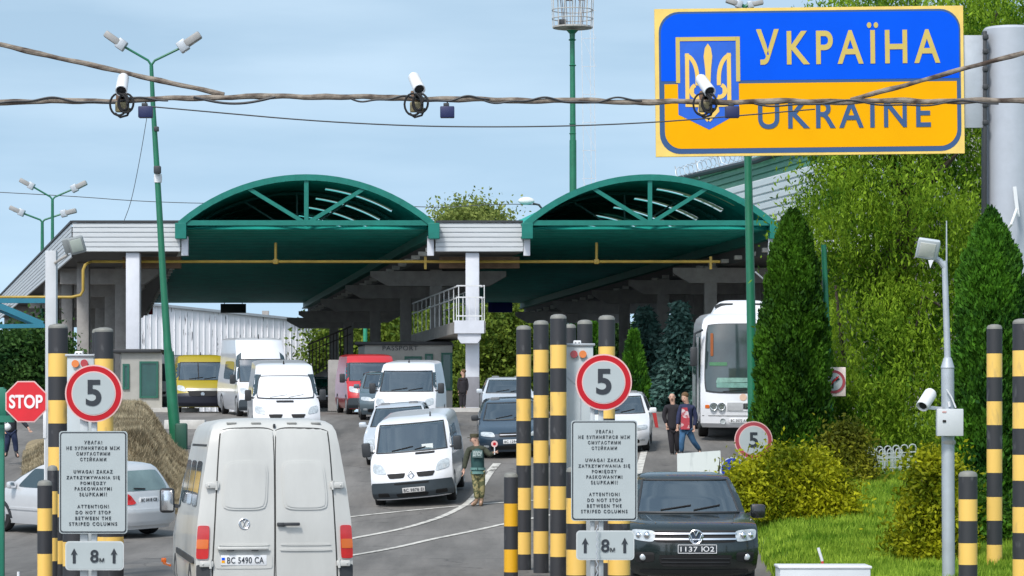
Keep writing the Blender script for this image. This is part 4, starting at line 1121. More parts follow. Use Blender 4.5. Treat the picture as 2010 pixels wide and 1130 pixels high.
# --- white coach
def coach():
    L, W, H = 11.5, 1.25, 3.62
    pr = [(.34, .12, L, W - .06, .30, .1), (.46, .02, L, W - .01, .28, .1), (.95, .0, L, W, .28, .1), (1.28, .03, L, W, .28, .1), (2.0, .12, L, W, .27, .1), (2.8, .25, L, W - .02, .26, .1), (3.25, .36, L, W - .05, .28, .12),
          (3.42, .50, L - .05, W - .12, .35, .15), (3.54, .75, L - .1, W - .25, .4, .2), (3.6, 1.1, L - .3, W - .5, .4, .2), (3.62, 1.6, L - .6, W - .9, .2, .1)]
    v = Veh("coach", "white passenger coach with a roof air-conditioner standing in the right lane behind the thuja", "bus", 1462, 86.5, -2.2, pr, PW, (2.6, 8.8), .48, .28, p=3.6)
    v.windscreen(1.13, 1.34, 1.07, 3.26, mat("coach_glass", (.035, .055, .058), .06, var=.45, scale=.55, spec=.8, coat=.4))  # uneven tone in the glass colour stands for reflections
    v.panel("bumper_seam", 'f', [(-1.2, .66), (1.2, .66), (1.2, .68), (-1.2, .68)], SEAM, off=.006, r=0, thick=.012)
    gp = v.panel("grille_panel", 'f', [(-.52, .80), (.52, .80), (.52, 1.06), (-.52, 1.06)], WHITE, off=.02, r=.05)
    g = v.panel("grille", 'f', [(-.50, .82), (-.05, .82), (-.05, 1.04), (-.50, 1.04)], mat("grille_grey", (.40, .41, .42), .6), off=.03, r=.03, parent=gp)
    b = v.panel("badge_plate", 'f', [(-.05, .86), (.42, .86), (.42, 1.02), (-.05, 1.02)], DGREY, off=.032, r=.03, parent=gp)
    text("badge_text", "MAN", b, face(.185, v.fy(.18, .94) - .045, .94), .10, .34, CHROME, .008, 1.2, .02)
    for x in (-.66, -.88, .66, .88):
        mm = MB(); y = v.fy(x, .93); mm.lathe([(.0, 0), (.06, .0), (.095, .02), (.10, .05), (.10, -.02)], (x, y - .03, .93), 18, M=Matrix.Rotation(math.pi / 2, 3, 'X')); mm.build("headlamp", LAMP, v.root)
        mm = MB(); mm.lathe([(.10, -.03), (.12, -.03), (.12, .03), (.10, .03)], (x, y - .01, .93), 18, M=Matrix.Rotation(math.pi / 2, 3, 'X')); mm.build("lamp_ring", CHROME, v.root)
    for x in (-.62, .62):
        mm = MB(); mm.lathe([(.0, 0), (.06, .0), (.08, .03), (.08, -.02)], (x, v.fy(x, .52) - .02, .52), 16, M=Matrix.Rotation(math.pi / 2, 3, 'X')); mm.build("fog_lamp", LAMP, v.root)
    v.pair("indicator", 'f', [(1.0, .88), (1.12, .88), (1.12, .98), (1.0, .98)], TAILO, off=.012)
    v.plate("BC 3072 AA", 'f', -.16, .54, .54, .12)
    for q, m_, nm in (([(-.80, 1.46), (.12, 1.46), (.12, 1.60), (-.80, 1.60)], (.13, .27, .23), "route_board"), ([(-.82, 1.60), (.12, 1.62), (.12, 1.74), (-.78, 1.74)], (.18, .33, .28), "route_board"), ([(-1.0, 2.08), (-.5, 2.08), (-.5, 2.18), (-1.0, 2.18)], (.05, .17, .08), "green_sticker")):
        v.panel(nm, 'f', q, mat("board_%d" % int(m_[0] * 100), m_, .6, var=.3, scale=7), off=.04, r=.02)
    v.panel("pennant", 'f', [(-.97, 2.35), (-.89, 2.35), (-.89, 3.0), (-.97, 3.0)], mat("orange_cloth", (.25, .07, .015), .8), off=.04, r=.05)
    for k in range(5): v.pair("side_window", 'l', [(1.3 + k * 1.9, 1.7), (3.0 + k * 1.9, 1.7), (3.0 + k * 1.9, 2.9), (1.3 + k * 1.9, 2.9)], GLASS)
    mm = MB()                                          # roof air-conditioner pod
    rows = []
    for y, k in ((1.5, .0), (1.55, .55), (1.75, .9), (2.3, 1), (3.6, 1), (4.0, .8)):
        rows.append([Vector((.88 * a, y, 3.52 + .40 * k * (1 - abs(a) ** 6) + .04)) for a in [-1 + 2 * i / 14 for i in range(15)]])
    mm.grid(rows); pod = mm.build("roof_unit", WHITE, v.root)
    for x in (-.55, .55):
        mm = MB(); mm.prism([(-.26, -.05), (.22, .02), (.26, .09), (-.1, .09), (-.26, .02)] if x < 0 else [(.26, -.05), (-.22, .02), (-.26, .09), (.1, .09), (.26, .02)], (x, 1.6, 3.78), X3, Z3, (0, .2, 0)); mm.build("roof_vent", DGREY, pod)
    for e in (-1, 1):
        mm = MB(); mm.path([(e * 1.2, .35, 3.1), (e * 1.42, .1, 3.0), (e * 1.45, .05, 2.6)], .035, 8); mm.box((e * 1.45, .05, 2.35), (.2, .14, .55), ch=.05); mm.build("mirror", DGREY, v.root)
    mm = MB(); mm.prism([(0, .45), (.95, .45), (.95, 2.9), (0, 2.9)], (-1.3, .35, 0), Y3, Z3, (-.05, 0, 0)); mm.build("open_door", mat("door_frame_grey", (.30, .31, .32), .4), v.root, angle=0)
    mm = MB(); mm.prism([(.12, .6), (.83, .6), (.83, 2.75), (.12, 2.75)], (-1.36, .35, 0), Y3, Z3, (-.01, 0, 0)); mm.build("door_glass", GLASS, v.root, angle=0)
    mm = MB(); mm.prism(disc(.1, 18), (-.05, v.fy(0, 1.2) - .02, 1.2), X3, Z3, (0, .02, 0)); mm.build("round_sticker", mat("sticker_peach", (.70, .48, .36), .6), v.root)
coach()

# --- silver people carrier crossing on the left, its back half towards us
def mpv():
    L, W, H = 4.6, .88, 1.55
    pr = [(.20, .14, L - .05, W - .07, .40, .25), (.36, .03, L - .0, W - .02, .38, .25), (.55, .0, L + .02, W, .36, .25), (.68, .06, L + .0, W, .38, .24), (.80, .22, L - .06, W, .40, .22), (.90, .62, L - .07, W - .01, .36, .2), (.98, .85, L - .1, W - .03, .3, .2),
          (1.2, 1.25, L - .24, W - .10, .24, .18), (1.42, 1.72, L - .40, W - .17, .22, .18), (1.49, 1.95, L - .5, W - .22, .2, .18), (1.53, 2.25, L - .7, W - .34, .2, .15), (1.55, 2.5, L - 1.0, W - .5, .1, .1)]
    v = Veh("people_carrier", "silver people carrier driving off to the left behind the left text board", "car", 297, 63.4, 180 + 50, pr, PSIL, (.86, 3.7), .33, .2, back=True)
    for sd_ in 'lr':
        v.panel("side_window", sd_, [(1.42, .98), (2.2, .98), (2.2, 1.38), (1.85, 1.38)], GLASS)
        v.panel("rear_side_window", sd_, [(2.28, .98), (3.1, .98), (3.05, 1.38), (2.28, 1.38)], GLASS)
        v.panel("quarter_window", sd_, [(3.18, .98), (3.75, 1.02), (3.5, 1.36), (3.15, 1.38)], GLASS)
        v.panel("rub_strip", sd_, [(1.2, .50), (3.0, .50), (3.0, .55), (1.2, .55)], PSIL, off=.018)
        v.panel("door_gap", sd_, [(2.225, .35), (2.245, .35), (2.245, .97), (2.225, .97)], SEAM, off=.003, r=0, thick=.01)
    v.panel("rear_window", 'b', [(-.70, .99), (.70, .99), (.60, 1.40), (-.60, 1.40)], GLASSP, off=.008)
    v.pair("tail_lamp", 'b', [(.33, .72), (.87, .72), (.82, .98), (.50, .95)], TAIL, off=.02, r=.16)
    v.panel("rear_bumper", 'b', [(-W, .28), (W, .28), (W, .62), (-W, .62)], PSIL, off=.05, r=.04, n=14, thick=.07)
    v.plate("BC 0418 CB", 'b', 0, .80, .5, .11)
    mm = MB(); mm.path([Vector((.05 + .3 * t, v.ry(.2, 1.03 + .02 * t) + .03, 1.03 + .02 * t)) for t in (0, .5, 1)], .014, 6); mm.build("rear_wiper", BLACK, v.root)
    v.mirrors(W - .02, 1.35, 1.02, .2, .15, PSIL)
    v.windscreen(W - .14, 1.0, W - .25, 1.40)
    v.pair("headlamp", 'f', [(.45, .62), (.80, .66), (.80, .82), (.5, .78)], LAMP)
mpv()
# ---------------------------------------------------------------- the big country sign
SX, SD = F / 60., 60.
def bs(px, py, dy=0.): p = P(px, py, SD); return (p.x, SD + dy, p.z)
sg = thing("border_sign", "huge blue and yellow country sign with a coat of arms on a thick silver post", "sign", (P(1972, 0, SD).x, SD, GZ(9.7, 60)))
ROLL = -math.radians(.66)
RM = Matrix.Rotation(ROLL, 4, 'Y')
bc = Vector(bs(1589, 159))
def plane(pts, y, th, m_, name, par):                 # outline in photo px about the sign centre
    mm = MB(); mm.prism([((a - 1589) / SX, (159 - b) / SX) for a, b in pts], (0, y, 0), X3, Z3, (0, th, 0))
    mm.v = [tuple(RM @ Vector(q) + bc) for q in mm.v]
    return mm.build(name, m_, par, world=True, angle=0)
def rr(x0, y0, x1, y1, r, n=7): return [(a, b) for a, b in rrect(x1 - x0, y1 - y0, r, n, (x0 + x1) / 2, (y0 + y1) / 2)]
panel_ = plane([(1286, 14), (1892, 14), (1892, 304), (1286, 304)], 0, .10, mat("cream_edge_film", (.78, .54, .13), .5), "panel", sg)
plane(rr(1294, 20, 1886, 299, 40), -.004, .004, SIGNDK, "dark_outline", panel_)
def halfshape(top):
    R = rr(1301, 27, 1880, 292, 35)
    if top: return [(x, y) for x, y in R if y < 155] , 154
    return [(x, y) for x, y in R if y > 160], 157
up = [q for q in rr(1301, 24, 1880, 292, 36) if q[1] < 150]; lo = [q for q in rr(1301, 27, 1879, 291, 34) if q[1] > 160]
up = sorted(up, key=lambda q: q[0]); lo = sorted(lo, key=lambda q: q[0])
lo = [q for q in lo]
# explicit rounded outlines
def top_round(x0, y0, x1, y1, r, n=8):
    pts = [(x0, y1)]
    pts += [(x0 + r - r * math.cos(math.pi / 2 * i / n), y0 + r - r * math.sin(math.pi / 2 * i / n)) for i in range(n + 1)]
    pts += [(x1 - r + r * math.sin(math.pi / 2 * i / n), y0 + r - r * math.cos(math.pi / 2 * i / n)) for i in range(n + 1)]
    return pts + [(x1, y1)]
plane(top_round(1298, 24, 1883, 156, 38), -.008, .004, SIGNBLUE, "blue_field", panel_)
plane([(x, 315 - y) for x, y in top_round(1304, 26, 1878, 153, 33)], -.008, .004, SIGNYEL, "yellow_field", panel_)
# coat of arms: cream frame, blue shield, trident
def strk(pts, wd, y, m_, name, par, k=1.):
    mm = MB(); pp = [Vector(((a - 1589) / SX, 0, (159 - b) / SX)) for a, b in pts]
    L_, R_ = [], []
    for i, p in enumerate(pp):
        t = pp[min(i + 1, len(pp) - 1)] - pp[max(i - 1, 0)]; t.normalize(); nn = Vector((-t.z, 0, t.x)) * wd / SX / 2
        L_.append(p + nn); R_.append(p - nn)
    o = Vector((0, y, 0))
    mm.grid([[q + o for q in L_], [q + o for q in R_]]); mm.grid([[q + o + Vector((0, .006, 0)) for q in L_], [q + o + Vector((0, .006, 0)) for q in R_]])
    mm.grid([[q + o for q in L_], [q + o + Vector((0, .006, 0)) for q in L_]]); mm.grid([[q + o for q in R_], [q + o + Vector((0, .006, 0)) for q in R_]])
    mm.v = [tuple(RM @ Vector(q) + bc) for q in mm.v]
    return mm.build(name, m_, par, world=True, angle=0)
shield = plane([(1330, 80), (1450, 80), (1450, 220), (1391, 252), (1331, 222)], -.012, .004, mat("shield_blue", (.006, .10, .55), .45), "emblem", sg)
for q in ([(1331, 160), (1331, 74), (1331, 74.1)],): pass
CR = CREAM
for pts, yo in (([(1331, 160), (1331, 70)], -.018), ([(1335.2, 74), (1444.8, 74)], -.018), ([(1449, 70), (1449, 158)], -.018)): strk(pts, 8, yo, CR, "emblem_frame", shield)
def arcp(cx, cy, rx, ry, a0, a1, n=10): return [(cx + rx * math.cos(math.radians(a0 + (a1 - a0) * i / n)), cy - ry * math.sin(math.radians(a0 + (a1 - a0) * i / n))) for i in range(n + 1)]
GOLD = mat("gold_film", (.78, .50, .10), .45, var=.05)
tri = []
for s_ in (-1, 1):
    cx = 1390
    def mx_(pts): return [(cx + s_ * (1390 - a), b) for a, b in pts]
    strk(mx_([(1349, 102), (1349, 207)]), 8, -.018, GOLD, "trident", shield)
    strk(mx_([(1347, 104)] + arcp(1345, 152, 24, 46, 80, 0) + [(1369, 165)]), 8, -.019, GOLD, "trident", shield)
    strk(mx_(arcp(1368, 176, 11, 12, 110, 290)), 8, -.020, GOLD, "trident", shield)
    strk(mx_([(1352, 176), (1362, 176)]), 7, -.021, GOLD, "trident", shield)
    strk(mx_([(1349, 203), (1372, 204), (1372, 214), (1390, 234)]), 8, -.022, GOLD, "trident", shield)
    strk(mx_([(1372, 190), (1374, 204)]), 8, -.023, GOLD, "trident", shield)
plane([(1390, 83), (1396, 92), (1398.5, 108), (1396, 132), (1394.5, 160), (1398, 190), (1390, 198), (1382, 190), (1385.5, 160), (1384, 132), (1381.5, 108), (1384, 92)], -.024, .005, GOLD, "trident", shield)
def stext(s_, x0, x1, y0, y1, m_):
    M = sg.matrix_basis.inverted() @ Matrix.Translation(bc) @ RM @ face(((x0 + x1) / 2 - 1589) / SX, -.014, (159 - (y0 + y1) / 2) / SX)
    return text("lettering", s_, panel_, M, (y1 - y0) / SX, (x1 - x0) / SX, m_, .006, 1.30, .014)
panel_.parent = sg
stext("УKPAÏHA", 1485, 1846, 45, 126, CREAM)
stext("UKRAINE", 1487, 1826, 197, 252, SIGNDK)
mm = MB(); a = Vector(bs(1890, 68)); b = Vector(bs(1932, 250)); mm.box(((a.x + b.x) / 2, SD + .12, (a.z + b.z) / 2), (b.x - a.x, .12, a.z - b.z), ch=.01); mm.build("bracket", mat("silver_bracket", (.40, .43, .47), .5, metal=.2), sg, world=True)
mm = MB(); xp = P(1990, 0, SD).x; ztop = P(0, 53, SD).z; mm.tube((xp, SD + .5, GZ(xp, SD)), (xp, SD + .5, ztop), .53, n=44); mm.lathe([(.53, 0), (.49, .05), (.05, .08)], (xp, SD + .5, ztop), 44)
mm.build("post", mat("silver_post", (.40, .43, .48), .55, metal=.1, var=.06), sg, world=True)
mm = MB(); x1 = P(1934, 0, SD).x
mm.box((x1, SD + .14, (P(0, 60, SD).z + P(0, 420, SD).z) / 2), (.075, .26, 3.6), ch=.015)
for y in (72, 100, 135, 170, 205, 240): mm.box((x1 + .01, SD + .06, P(0, y, SD).z), (.11, .16, .10), ch=.02)
mm.build("clamp_rail", DGREY, sg, world=True)
# cables hanging on the silver post
mm = MB(); mm.path([P(1996, 410, 59.7), P(1985, 440, 59.6), P(1975, 452, 59.7)], .03, 8); mm.bar(P(1991, 366, 59.8), P(1998, 425, 59.8), .07, .05, up=(0, 1, 0))
pn = mm.build("post_fitting", WHITE, sg, world=True)

# ---------------------------------------------------------------- overhead rope with cameras
ROPED = 27.
def rope(name, label, pix, r, d, m_, seed, wob=.6, cat="cable"):
    rd = random.Random(seed); t = thing(name, label, cat, P(*pix[0], d))
    pts = []; rs = []
    for (a, b), (c, e) in zip(pix, pix[1:]):
        k = max(2, int(math.hypot(c - a, e - b) / 14))
        for i in range(k):
            u = i / k; x = a + (c - a) * u
            pts.append(P(x, b + (e - b) * u + wob * (math.sin(x * .031 + seed) * 2 + math.sin(x * .083 + seed * 2) * 1.2), d)); rs.append(r * (1 + .12 * math.sin(x * .05 + seed) + rd.uniform(-.05, .05)))
    pts.append(P(*pix[-1], d)); rs.append(r)
    mm = MB(); mm.path(pts, rs, 10, caps=True); return t, mm
t, mm = rope("overhead_cable", "thick weathered cable stretched level across the whole scene with three cameras", [(-60, 200), (200, 198), (440, 190), (640, 189), (900, 195), (1290, 200), (1600, 199), (2070, 197)], .025, ROPED, CABLEM, 1)
mm.build("rope", CABLEM, t, world=True)
_, mm = None, MB()
for a, b, y in ((-40, 330, 193), (690, 960, 190), (950, 1260, 193), (1480, 1960, 199)):   # thinner flexes twisted round it
    pts = [P(a + (b - a) * i / 60, y + 4 + 4.5 * math.sin(i * .21) + 2 * math.sin(i * .47), ROPED - .025) for i in range(61)]
    f_ = MB(); f_.path(pts, .009, 6); f_.build("flex", DGREY, t, world=True)
pts = [P(380 + 160 * i / 16, 190 + 13 * math.sin(math.pi * i / 16), ROPED - .03) for i in range(17)]
f_ = MB(); f_.path(pts, .012, 6); f_.build("flex", DGREY, t, world=True)
t, mm = rope("overhead_cable", "mottled cable slanting down from the upper left to the level cable", [(-60, 74), (440, 186)], .023, ROPED + .1, CABLEM, 5, .3); mm.build("rope", CABLEM, t, world=True)
t, mm = rope("overhead_cable", "mottled cable rising to the right across the country sign", [(1670, 196), (2070, 86)], .021, ROPED + .1, CABLEM, 9, .3); mm.build("rope", CABLEM, t, world=True)
for lab, pix in (("thin dark wire sagging below the level cable between lamp post and sign", [(285, 208), (420, 220), (600, 236), (760, 245), (900, 249), (1100, 248), (1290, 240), (1460, 226), (1600, 214)]),
                 ("thin wire crossing the sky at far left behind the twin lamps", [(-20, 376), (160, 386), (260, 394), (390, 399), (470, 398)]),
                 ("pair of thin wires between the two green canopy arches", [(800, 405), (880, 407), (940, 402), (1000, 400), (1060, 402)]),
                 ("slack thin wire hanging from the left lamp post to the white fascia", [(288, 232), (275, 310), (258, 395), (244, 432)]),
                 ("pale wire drooping from the green post to the thuja", [(1482, 533), (1505, 553), (1545, 575), (1600, 588)])):
    d = {"thin dark wire": 58, "thin wire cros": 150, "pair of thin w": 140, "slack thin wir": 88, "pale wire droo": 79}[lab[:14]]
    mm = MB(); pts = [P(a, b, d) for a, b in pix]
    for _ in range(2):
        q = [pts[0]]
        for a, b in zip(pts, pts[1:]): q += [a.lerp(b, .25), a.lerp(b, .75)]
        pts = q + [pts[-1]]
    mm.path(pts, {58: .014, 150: .02, 140: .02, 88: .010, 79: .022}[d], 6)
    tag(mm.build("utility_wire", WALUM if d == 79 else DGREY), lab, "wire")

def cctv(px, py, tiltx, label, box_px, group="cameras hung on the level overhead cable"):
    t = thing("security_camera", label, "camera", P(px, 196, ROPED), group=group)
    c = P(px, py, ROPED - .02); k = SX_ = ROPED / F
    dirv = Vector((tiltx, -.80, -.52)).normalized()
    mm = MB(); q = dirv.to_track_quat('Z', 'Y').to_matrix()
    mm.lathe([(.0, -.15), (.042, -.15), (.05, -.13), (.053, .08), (.053, .125), (.046, .125), (.042, .10), (.0, .10)], c, 20, M=q); mm.build("housing", WHITE, t, world=True)
    mm = MB(); mm.lathe([(0, .102), (.04, .102), (.04, .108), (0, .115)], c, 16, M=q); mm.build("lens", BLACK, t, world=True)
    mm = MB(); mm.box(P(px - 2, 188, ROPED), (.09, .05, .09), ch=.01); mm.bar(P(px, py + 10, ROPED), P(px, 195, ROPED), .05, .05, up=(0, 1, 0)); mm.build("clamp", mat("rusty_clamp", (.18, .11, .07), .7), t, world=True)
    mm = MB(); mm.box(P(px, 210, ROPED), (.12, .07, .09), ch=.012); jb = mm.build("junction_box", mat("olive_box", (.22, .19, .10), .6), t, world=True)
    for sgn, w_, h_ in ((-1, 17, 30), (1, 15, 26), (.4, 9, 22)):
        mm = MB(); mm.path([P(px + sgn * 7 + w_ * math.cos(2 * math.pi * i / 18), 186 + h_ * .62 + h_ * .72 * math.sin(2 * math.pi * i / 18), ROPED - .05 - .004 * i) for i in range(19)], .010, 6); mm.build("cable_loop", BLACK, t, world=True)
    mm = MB(); mm.path([P(px - 14, 222, ROPED - .05), P(px - 4, 230, ROPED - .06), P(px + 10, 226, ROPED - .05), P(px + 16, 212, ROPED - .05)], .011, 6); mm.build("cable_loop", BLACK, t, world=True)
    b = thing("sensor_box", "small navy box hanging from the level cable right of the %s camera" % box_px[1], "box", P(box_px[0], 207, ROPED), group="navy boxes hung on the level overhead cable")
    mm = MB(); mm.box(P(box_px[0], 220, ROPED), (.125, .09, .10), ch=.008); mm.build("casing", mat("navy_casing", (.010, .016, .075), .5), b, world=True)
    mm = MB(); mm.box(P(box_px[0] - 2, 206, ROPED), (.05, .05, .035), ch=.006); mm.bar(P(box_px[0], 206, ROPED), P(box_px[0], 196, ROPED), .012, .012, up=(0, 1, 0)); mm.build("hook", DGREY, b, world=True)
cctv(240, 166, .03, "white security camera on the level cable beside the left lamp post", (286, "left"))
cctv(818, 164, .22, "white security camera on the level cable against open sky between the canopies", (878, "middle"))
cctv(1385, 168, .26, "white security camera on the level cable in front of the coat of arms", (1437, "right"))

# ---------------------------------------------------------------- lamps and masts
def lamp_head(mm, c, dirx, up, ln, m=None):
    pass
def twin_lamp(name, label, pts_px, r0, r1, d, fork, heads, group=None, collar=None):
    base = pts_px[0]; b = P(*base, d); z = GZ(b.x, d)
    t = thing(name, label, "lamp post", (b.x, d, min(z, b.z)), group=group)
    pts = [P(*q, d) for q in pts_px]; n = len(pts)
    mm = MB(); mm.path([Vector((b.x, d, min(z, b.z)))] + pts[1:] if abs(z - b.z) > .02 else pts, [r0 + (r1 - r0) * i / (n - 1) for i in range(n)], 14); mm.build("pole", GPOLE, t, world=True)
    for (hx0, hy0), (hx1, hy1) in heads:
        mm = MB(); f_ = P(*fork, d); a = P(hx0, hy0, d)
        mm.path([f_, f_.lerp(a, .12) + Z3 * .08, a], r1 * .62, 8); ar = mm.build("arm", GPOLE, t, world=True)
        e = P(hx1, hy1, d); u = (e - a); ln = u.length; u.normalize(); sd_ = u.cross(Y3).normalized()
        M = Matrix((u, Y3, sd_)).transposed()
        mm = MB(); mm.box(a + u * ln * .18, (ln * .40, ln * .46, ln * .46), M=M, ch=ln * .04); hd = mm.build("lamp_head", WALUM, t, world=True)
        mm = MB(); mm.box(a + u * ln * .66, (ln * .74, ln * .5, ln * .30), M=M, ch=ln * .06); mm.build("hood", mat("lamp_hood", (.30, .295, .285), .5), hd, world=True)
        mm = MB(); mm.sphere(a + u * ln * .66 - Z3 * ln * .07, (ln * .28, ln * .18, ln * .10), 12, 8, M=M); mm.build("lens", mat("lamp_lens", (.55, .52, .45), .3), hd, world=True)
    return t
L1 = twin_lamp("street_lamp", "tall leaning green street lamp with two heads in front of the left canopy", [(346, 869), (338, 800), (331, 695), (329, 680), (320, 540), (308, 330), (300, 200), (297, 128)], .155, .055, 88, (297, 128), [((245, 92), (208, 66)), ((352, 95), (392, 68))])
mm = MB(); mm.box(P(309, 333, 87.8), (.2, .2, .22), ch=.03); mm.box(P(307, 253, 87.8), (.14, .14, .14), ch=.02); mm.build("clamp", DGREY, L1, world=True)
mm = MB(); mm.lathe([(.11, -.12), (.12, 0), (.11, .12)], P(310, 350, 88), 14); mm.build("white_sleeve", WHITE, L1, world=True)
mm = MB(); b = P(332, 690, 88); mm.tube(P(346, 869, 88) - Z3 * .2, P(331.5, 690, 88), .17, .145, 14); mm.build("base_sleeve", GPOLE, L1, world=True)
mm = MB(); p = P(356, 868, 87.6); mm.box((p.x, 87.6, p.z + .1), (.34, .3, .9), ch=.05); tag(mm.build("service_box", mat("dark_green_box", (.01, .07, .045), .5)), "small dark green service box at the foot of the leaning lamp", "box")
twin_lamp("street_lamp", "distant green twin street lamp standing taller at the far left", [(103, 640), (103, 500), (103, 392)], .10, .07, 150, (103, 392), [((66, 367), (40, 353)), ((141, 372), (169, 358))])
twin_lamp("street_lamp", "distant green twin street lamp, lower one at the far left", [(83, 640), (83, 500), (83, 436)], .11, .08, 162, (83, 436), [((47, 419), (20, 407)), ((120, 420), (149, 413))])
gl_ = twin_lamp("street_lamp", "green street lamp post rising behind the big sign in front of the coach", [(1479, 910), (1474, 600), (1468, 300), (1462, 20)], .135, .085, 80, (1462, 20), [((1456, 10), (1426, 0)), ((1468, 10), (1497, 4))])
t = thing("street_lamp", "single pale lamp head peeping over the left end of the right canopy arch", "lamp post", P(1075, 500, 140))
mm = MB(); mm.path([P(1075, 500, 140), P(1072, 420, 140), P(1058, 402, 140), P(1046, 399, 140)], .05, 8); mm.build("pole", DGREY, t, world=True)
mm = MB(); mm.sphere(P(1033, 394, 140), (.38, .2, .18), 12, 8); mm.build("lamp_head", WHITE, t, world=True)
# floodlight mast
md = 196.; mk = md / 150
t = thing("floodlight_mast", "tall green floodlight mast with a caged lamp platform at the top", "mast", (P(1125, 0, md).x, md, 3.27))
x = P(1124, 0, md).x
mm = MB(); mm.tube((x + .05, md, 3.27), (x + .02, md, P(0, 275, md).z), .19 * mk, .17 * mk, 16); mm.tube((x + .02, md, P(0, 275, md).z), (x - .02, md, P(0, 70, md).z), .145 * mk, .12 * mk, 16)
mm.lathe([(q * mk, h * mk) for q, h in ((.13, 0), (.2, .05), (.13, .1), (.14, .35), (.3, .52))], (x - .02, md, P(0, 80, md).z), 16)
for y in (128, 243, 262): mm.lathe([(.14 * mk, -.05), (.18 * mk, 0), (.14 * mk, .05)], (x, md, P(0, y, md).z), 14)
mm.build("pole", GPOLE, t, world=True)
zb, zt = P(0, 55, md).z, P(0, -14, md).z; R_ = .98 * mk
mm = MB(); mm.lathe([(R_, 0), (R_, .1), (.1, .1), (.1, 0)], (x, md, zb), 24)
GALV = mat("galvanised", (.42, .40, .37), .6, metal=.2, var=.2)
pf = mm.build("platform", GALV, t, world=True)
mm = MB()
for k in range(16):
    a = 2 * math.pi * k / 16; c, s_ = math.cos(a) * R_, math.sin(a) * R_
    mm.bar((x + c, md + s_, zb), (x + c * 1.05, md + s_ * 1.05, zt), .04, .04, up=(0, 1, 0))
for z in (zb + .6, zb + 1.15, zt): mm.path([Vector((x + R_ * 1.03 * math.cos(2 * math.pi * k / 24), md + R_ * 1.03 * math.sin(2 * math.pi * k / 24), z)) for k in range(25)], .03, 6)
mm.build("cage", GALV, t, world=True)
for k in range(8):
    a = 2 * math.pi * k / 8 + .2; c, s_ = math.cos(a) * .8 * mk, math.sin(a) * .8 * mk
    mm = MB(); mm.box((x + c, md + s_, zt - .12), (.44, .44, .44), ch=.05); mm.bar((x + c * .6, md + s_ * .6, zb + .1), (x + c * .8, md + s_ * .8, zt - .1), .05, .05, up=(0, 1, 0)); mm.build("floodlight", mat("mast_lamp", (.22, .18, .16), .5), t, world=True)
mm = MB(); mm.box((x - .65, md - .5, zb + .33), (.46, .33, .33), ch=.03); mm.build("control_box", DGREY, t, world=True)
# thin lattice radio mast behind it
t = thing("radio_mast", "thin grey lattice radio mast seen faintly beside the floodlight mast", "mast", P(1160, 700, 230))
mm = MB(); FA = mat("far_galvanised", (.50, .53, .56), .6)
for px0, px1 in ((1152, 1140), (1163, 1158), (1174, 1164)): mm.bar(P(px0, 700, 230), P(px1, -20, 230), .05, .05, up=(0, 1, 0))
for y in range(20, 420, 55): mm.bar(P(1143, y, 230), P(1170, y, 230), .04, .04); mm.bar(P(1143, y, 230), P(1170, y + 55, 230), .025, .025)
mm.build("lattice", FA, t, world=True, angle=0)
# far green poles under the canopies
for px, y0, d, lb in ((717, 612, 200, "far green pole seen between the middle columns under the canopies"), (1022, 590, 210, "far green pole behind the blue lane board")):
    t = thing("green_pole", lb, "pole", (P(px, 0, d).x, d, 3.27)); mm = MB(); mm.tube((P(px, 0, d).x, d, 3.27), P(px, y0, d), .16, .13, 12); mm.build("shaft", mat("pale_green_paint", (.03, .30, .17), .5), t, world=True)
    mm = MB(); mm.path([P(px, y0, d), P(px - 6, y0 - 4, d), P(px - 12, y0, d)], .1, 8); mm.build("arm", WALUM, t, world=True)

# left floodlight on its grey post
t = thing("floodlight_post", "grey square post with a grey floodlight beside the left white fascia", "lamp post", (P(101, 0, 53).x, 53, GZ(P(101, 0, 53).x, 53)))
x = P(101, 0, 53).x; mm = MB(); zt = P(0, 492, 53).z
mm.box((x, 53, (zt + 0) / 2), (.19, .19, zt), ch=.012); mm.build("post", mat("post_grey", (.46, .48, .50), .6, var=.1), t, world=True)
mm = MB(); mm.path([P(108, 516, 52.9), P(120, 508, 52.8), P(133, 500, 52.7)], .025, 8); mm.build("arm", GALV, t, world=True)
mm = MB(); c = P(151, 481, 52.6); Mh = Matrix.Rotation(math.radians(-14), 3, 'Y') @ Matrix.Rotation(math.radians(20), 3, 'X')
mm.box(c, (.27, .10, .30), M=Mh, ch=.03); mm.box(c + Vector((-.17, .06, .0)), (.14, .12, .26), M=Mh, ch=.02); hd = mm.build("floodlight", mat("flood_grey", (.24, .26, .26), .5), t, world=True)
mm = MB(); mm.box(c + Mh @ Vector((0, -.055, .01)), (.20, .012, .22), M=Mh, ch=.005); mm.build("glass", mat("flood_glass", (.42, .47, .42), .1, coat=.6), hd, world=True)

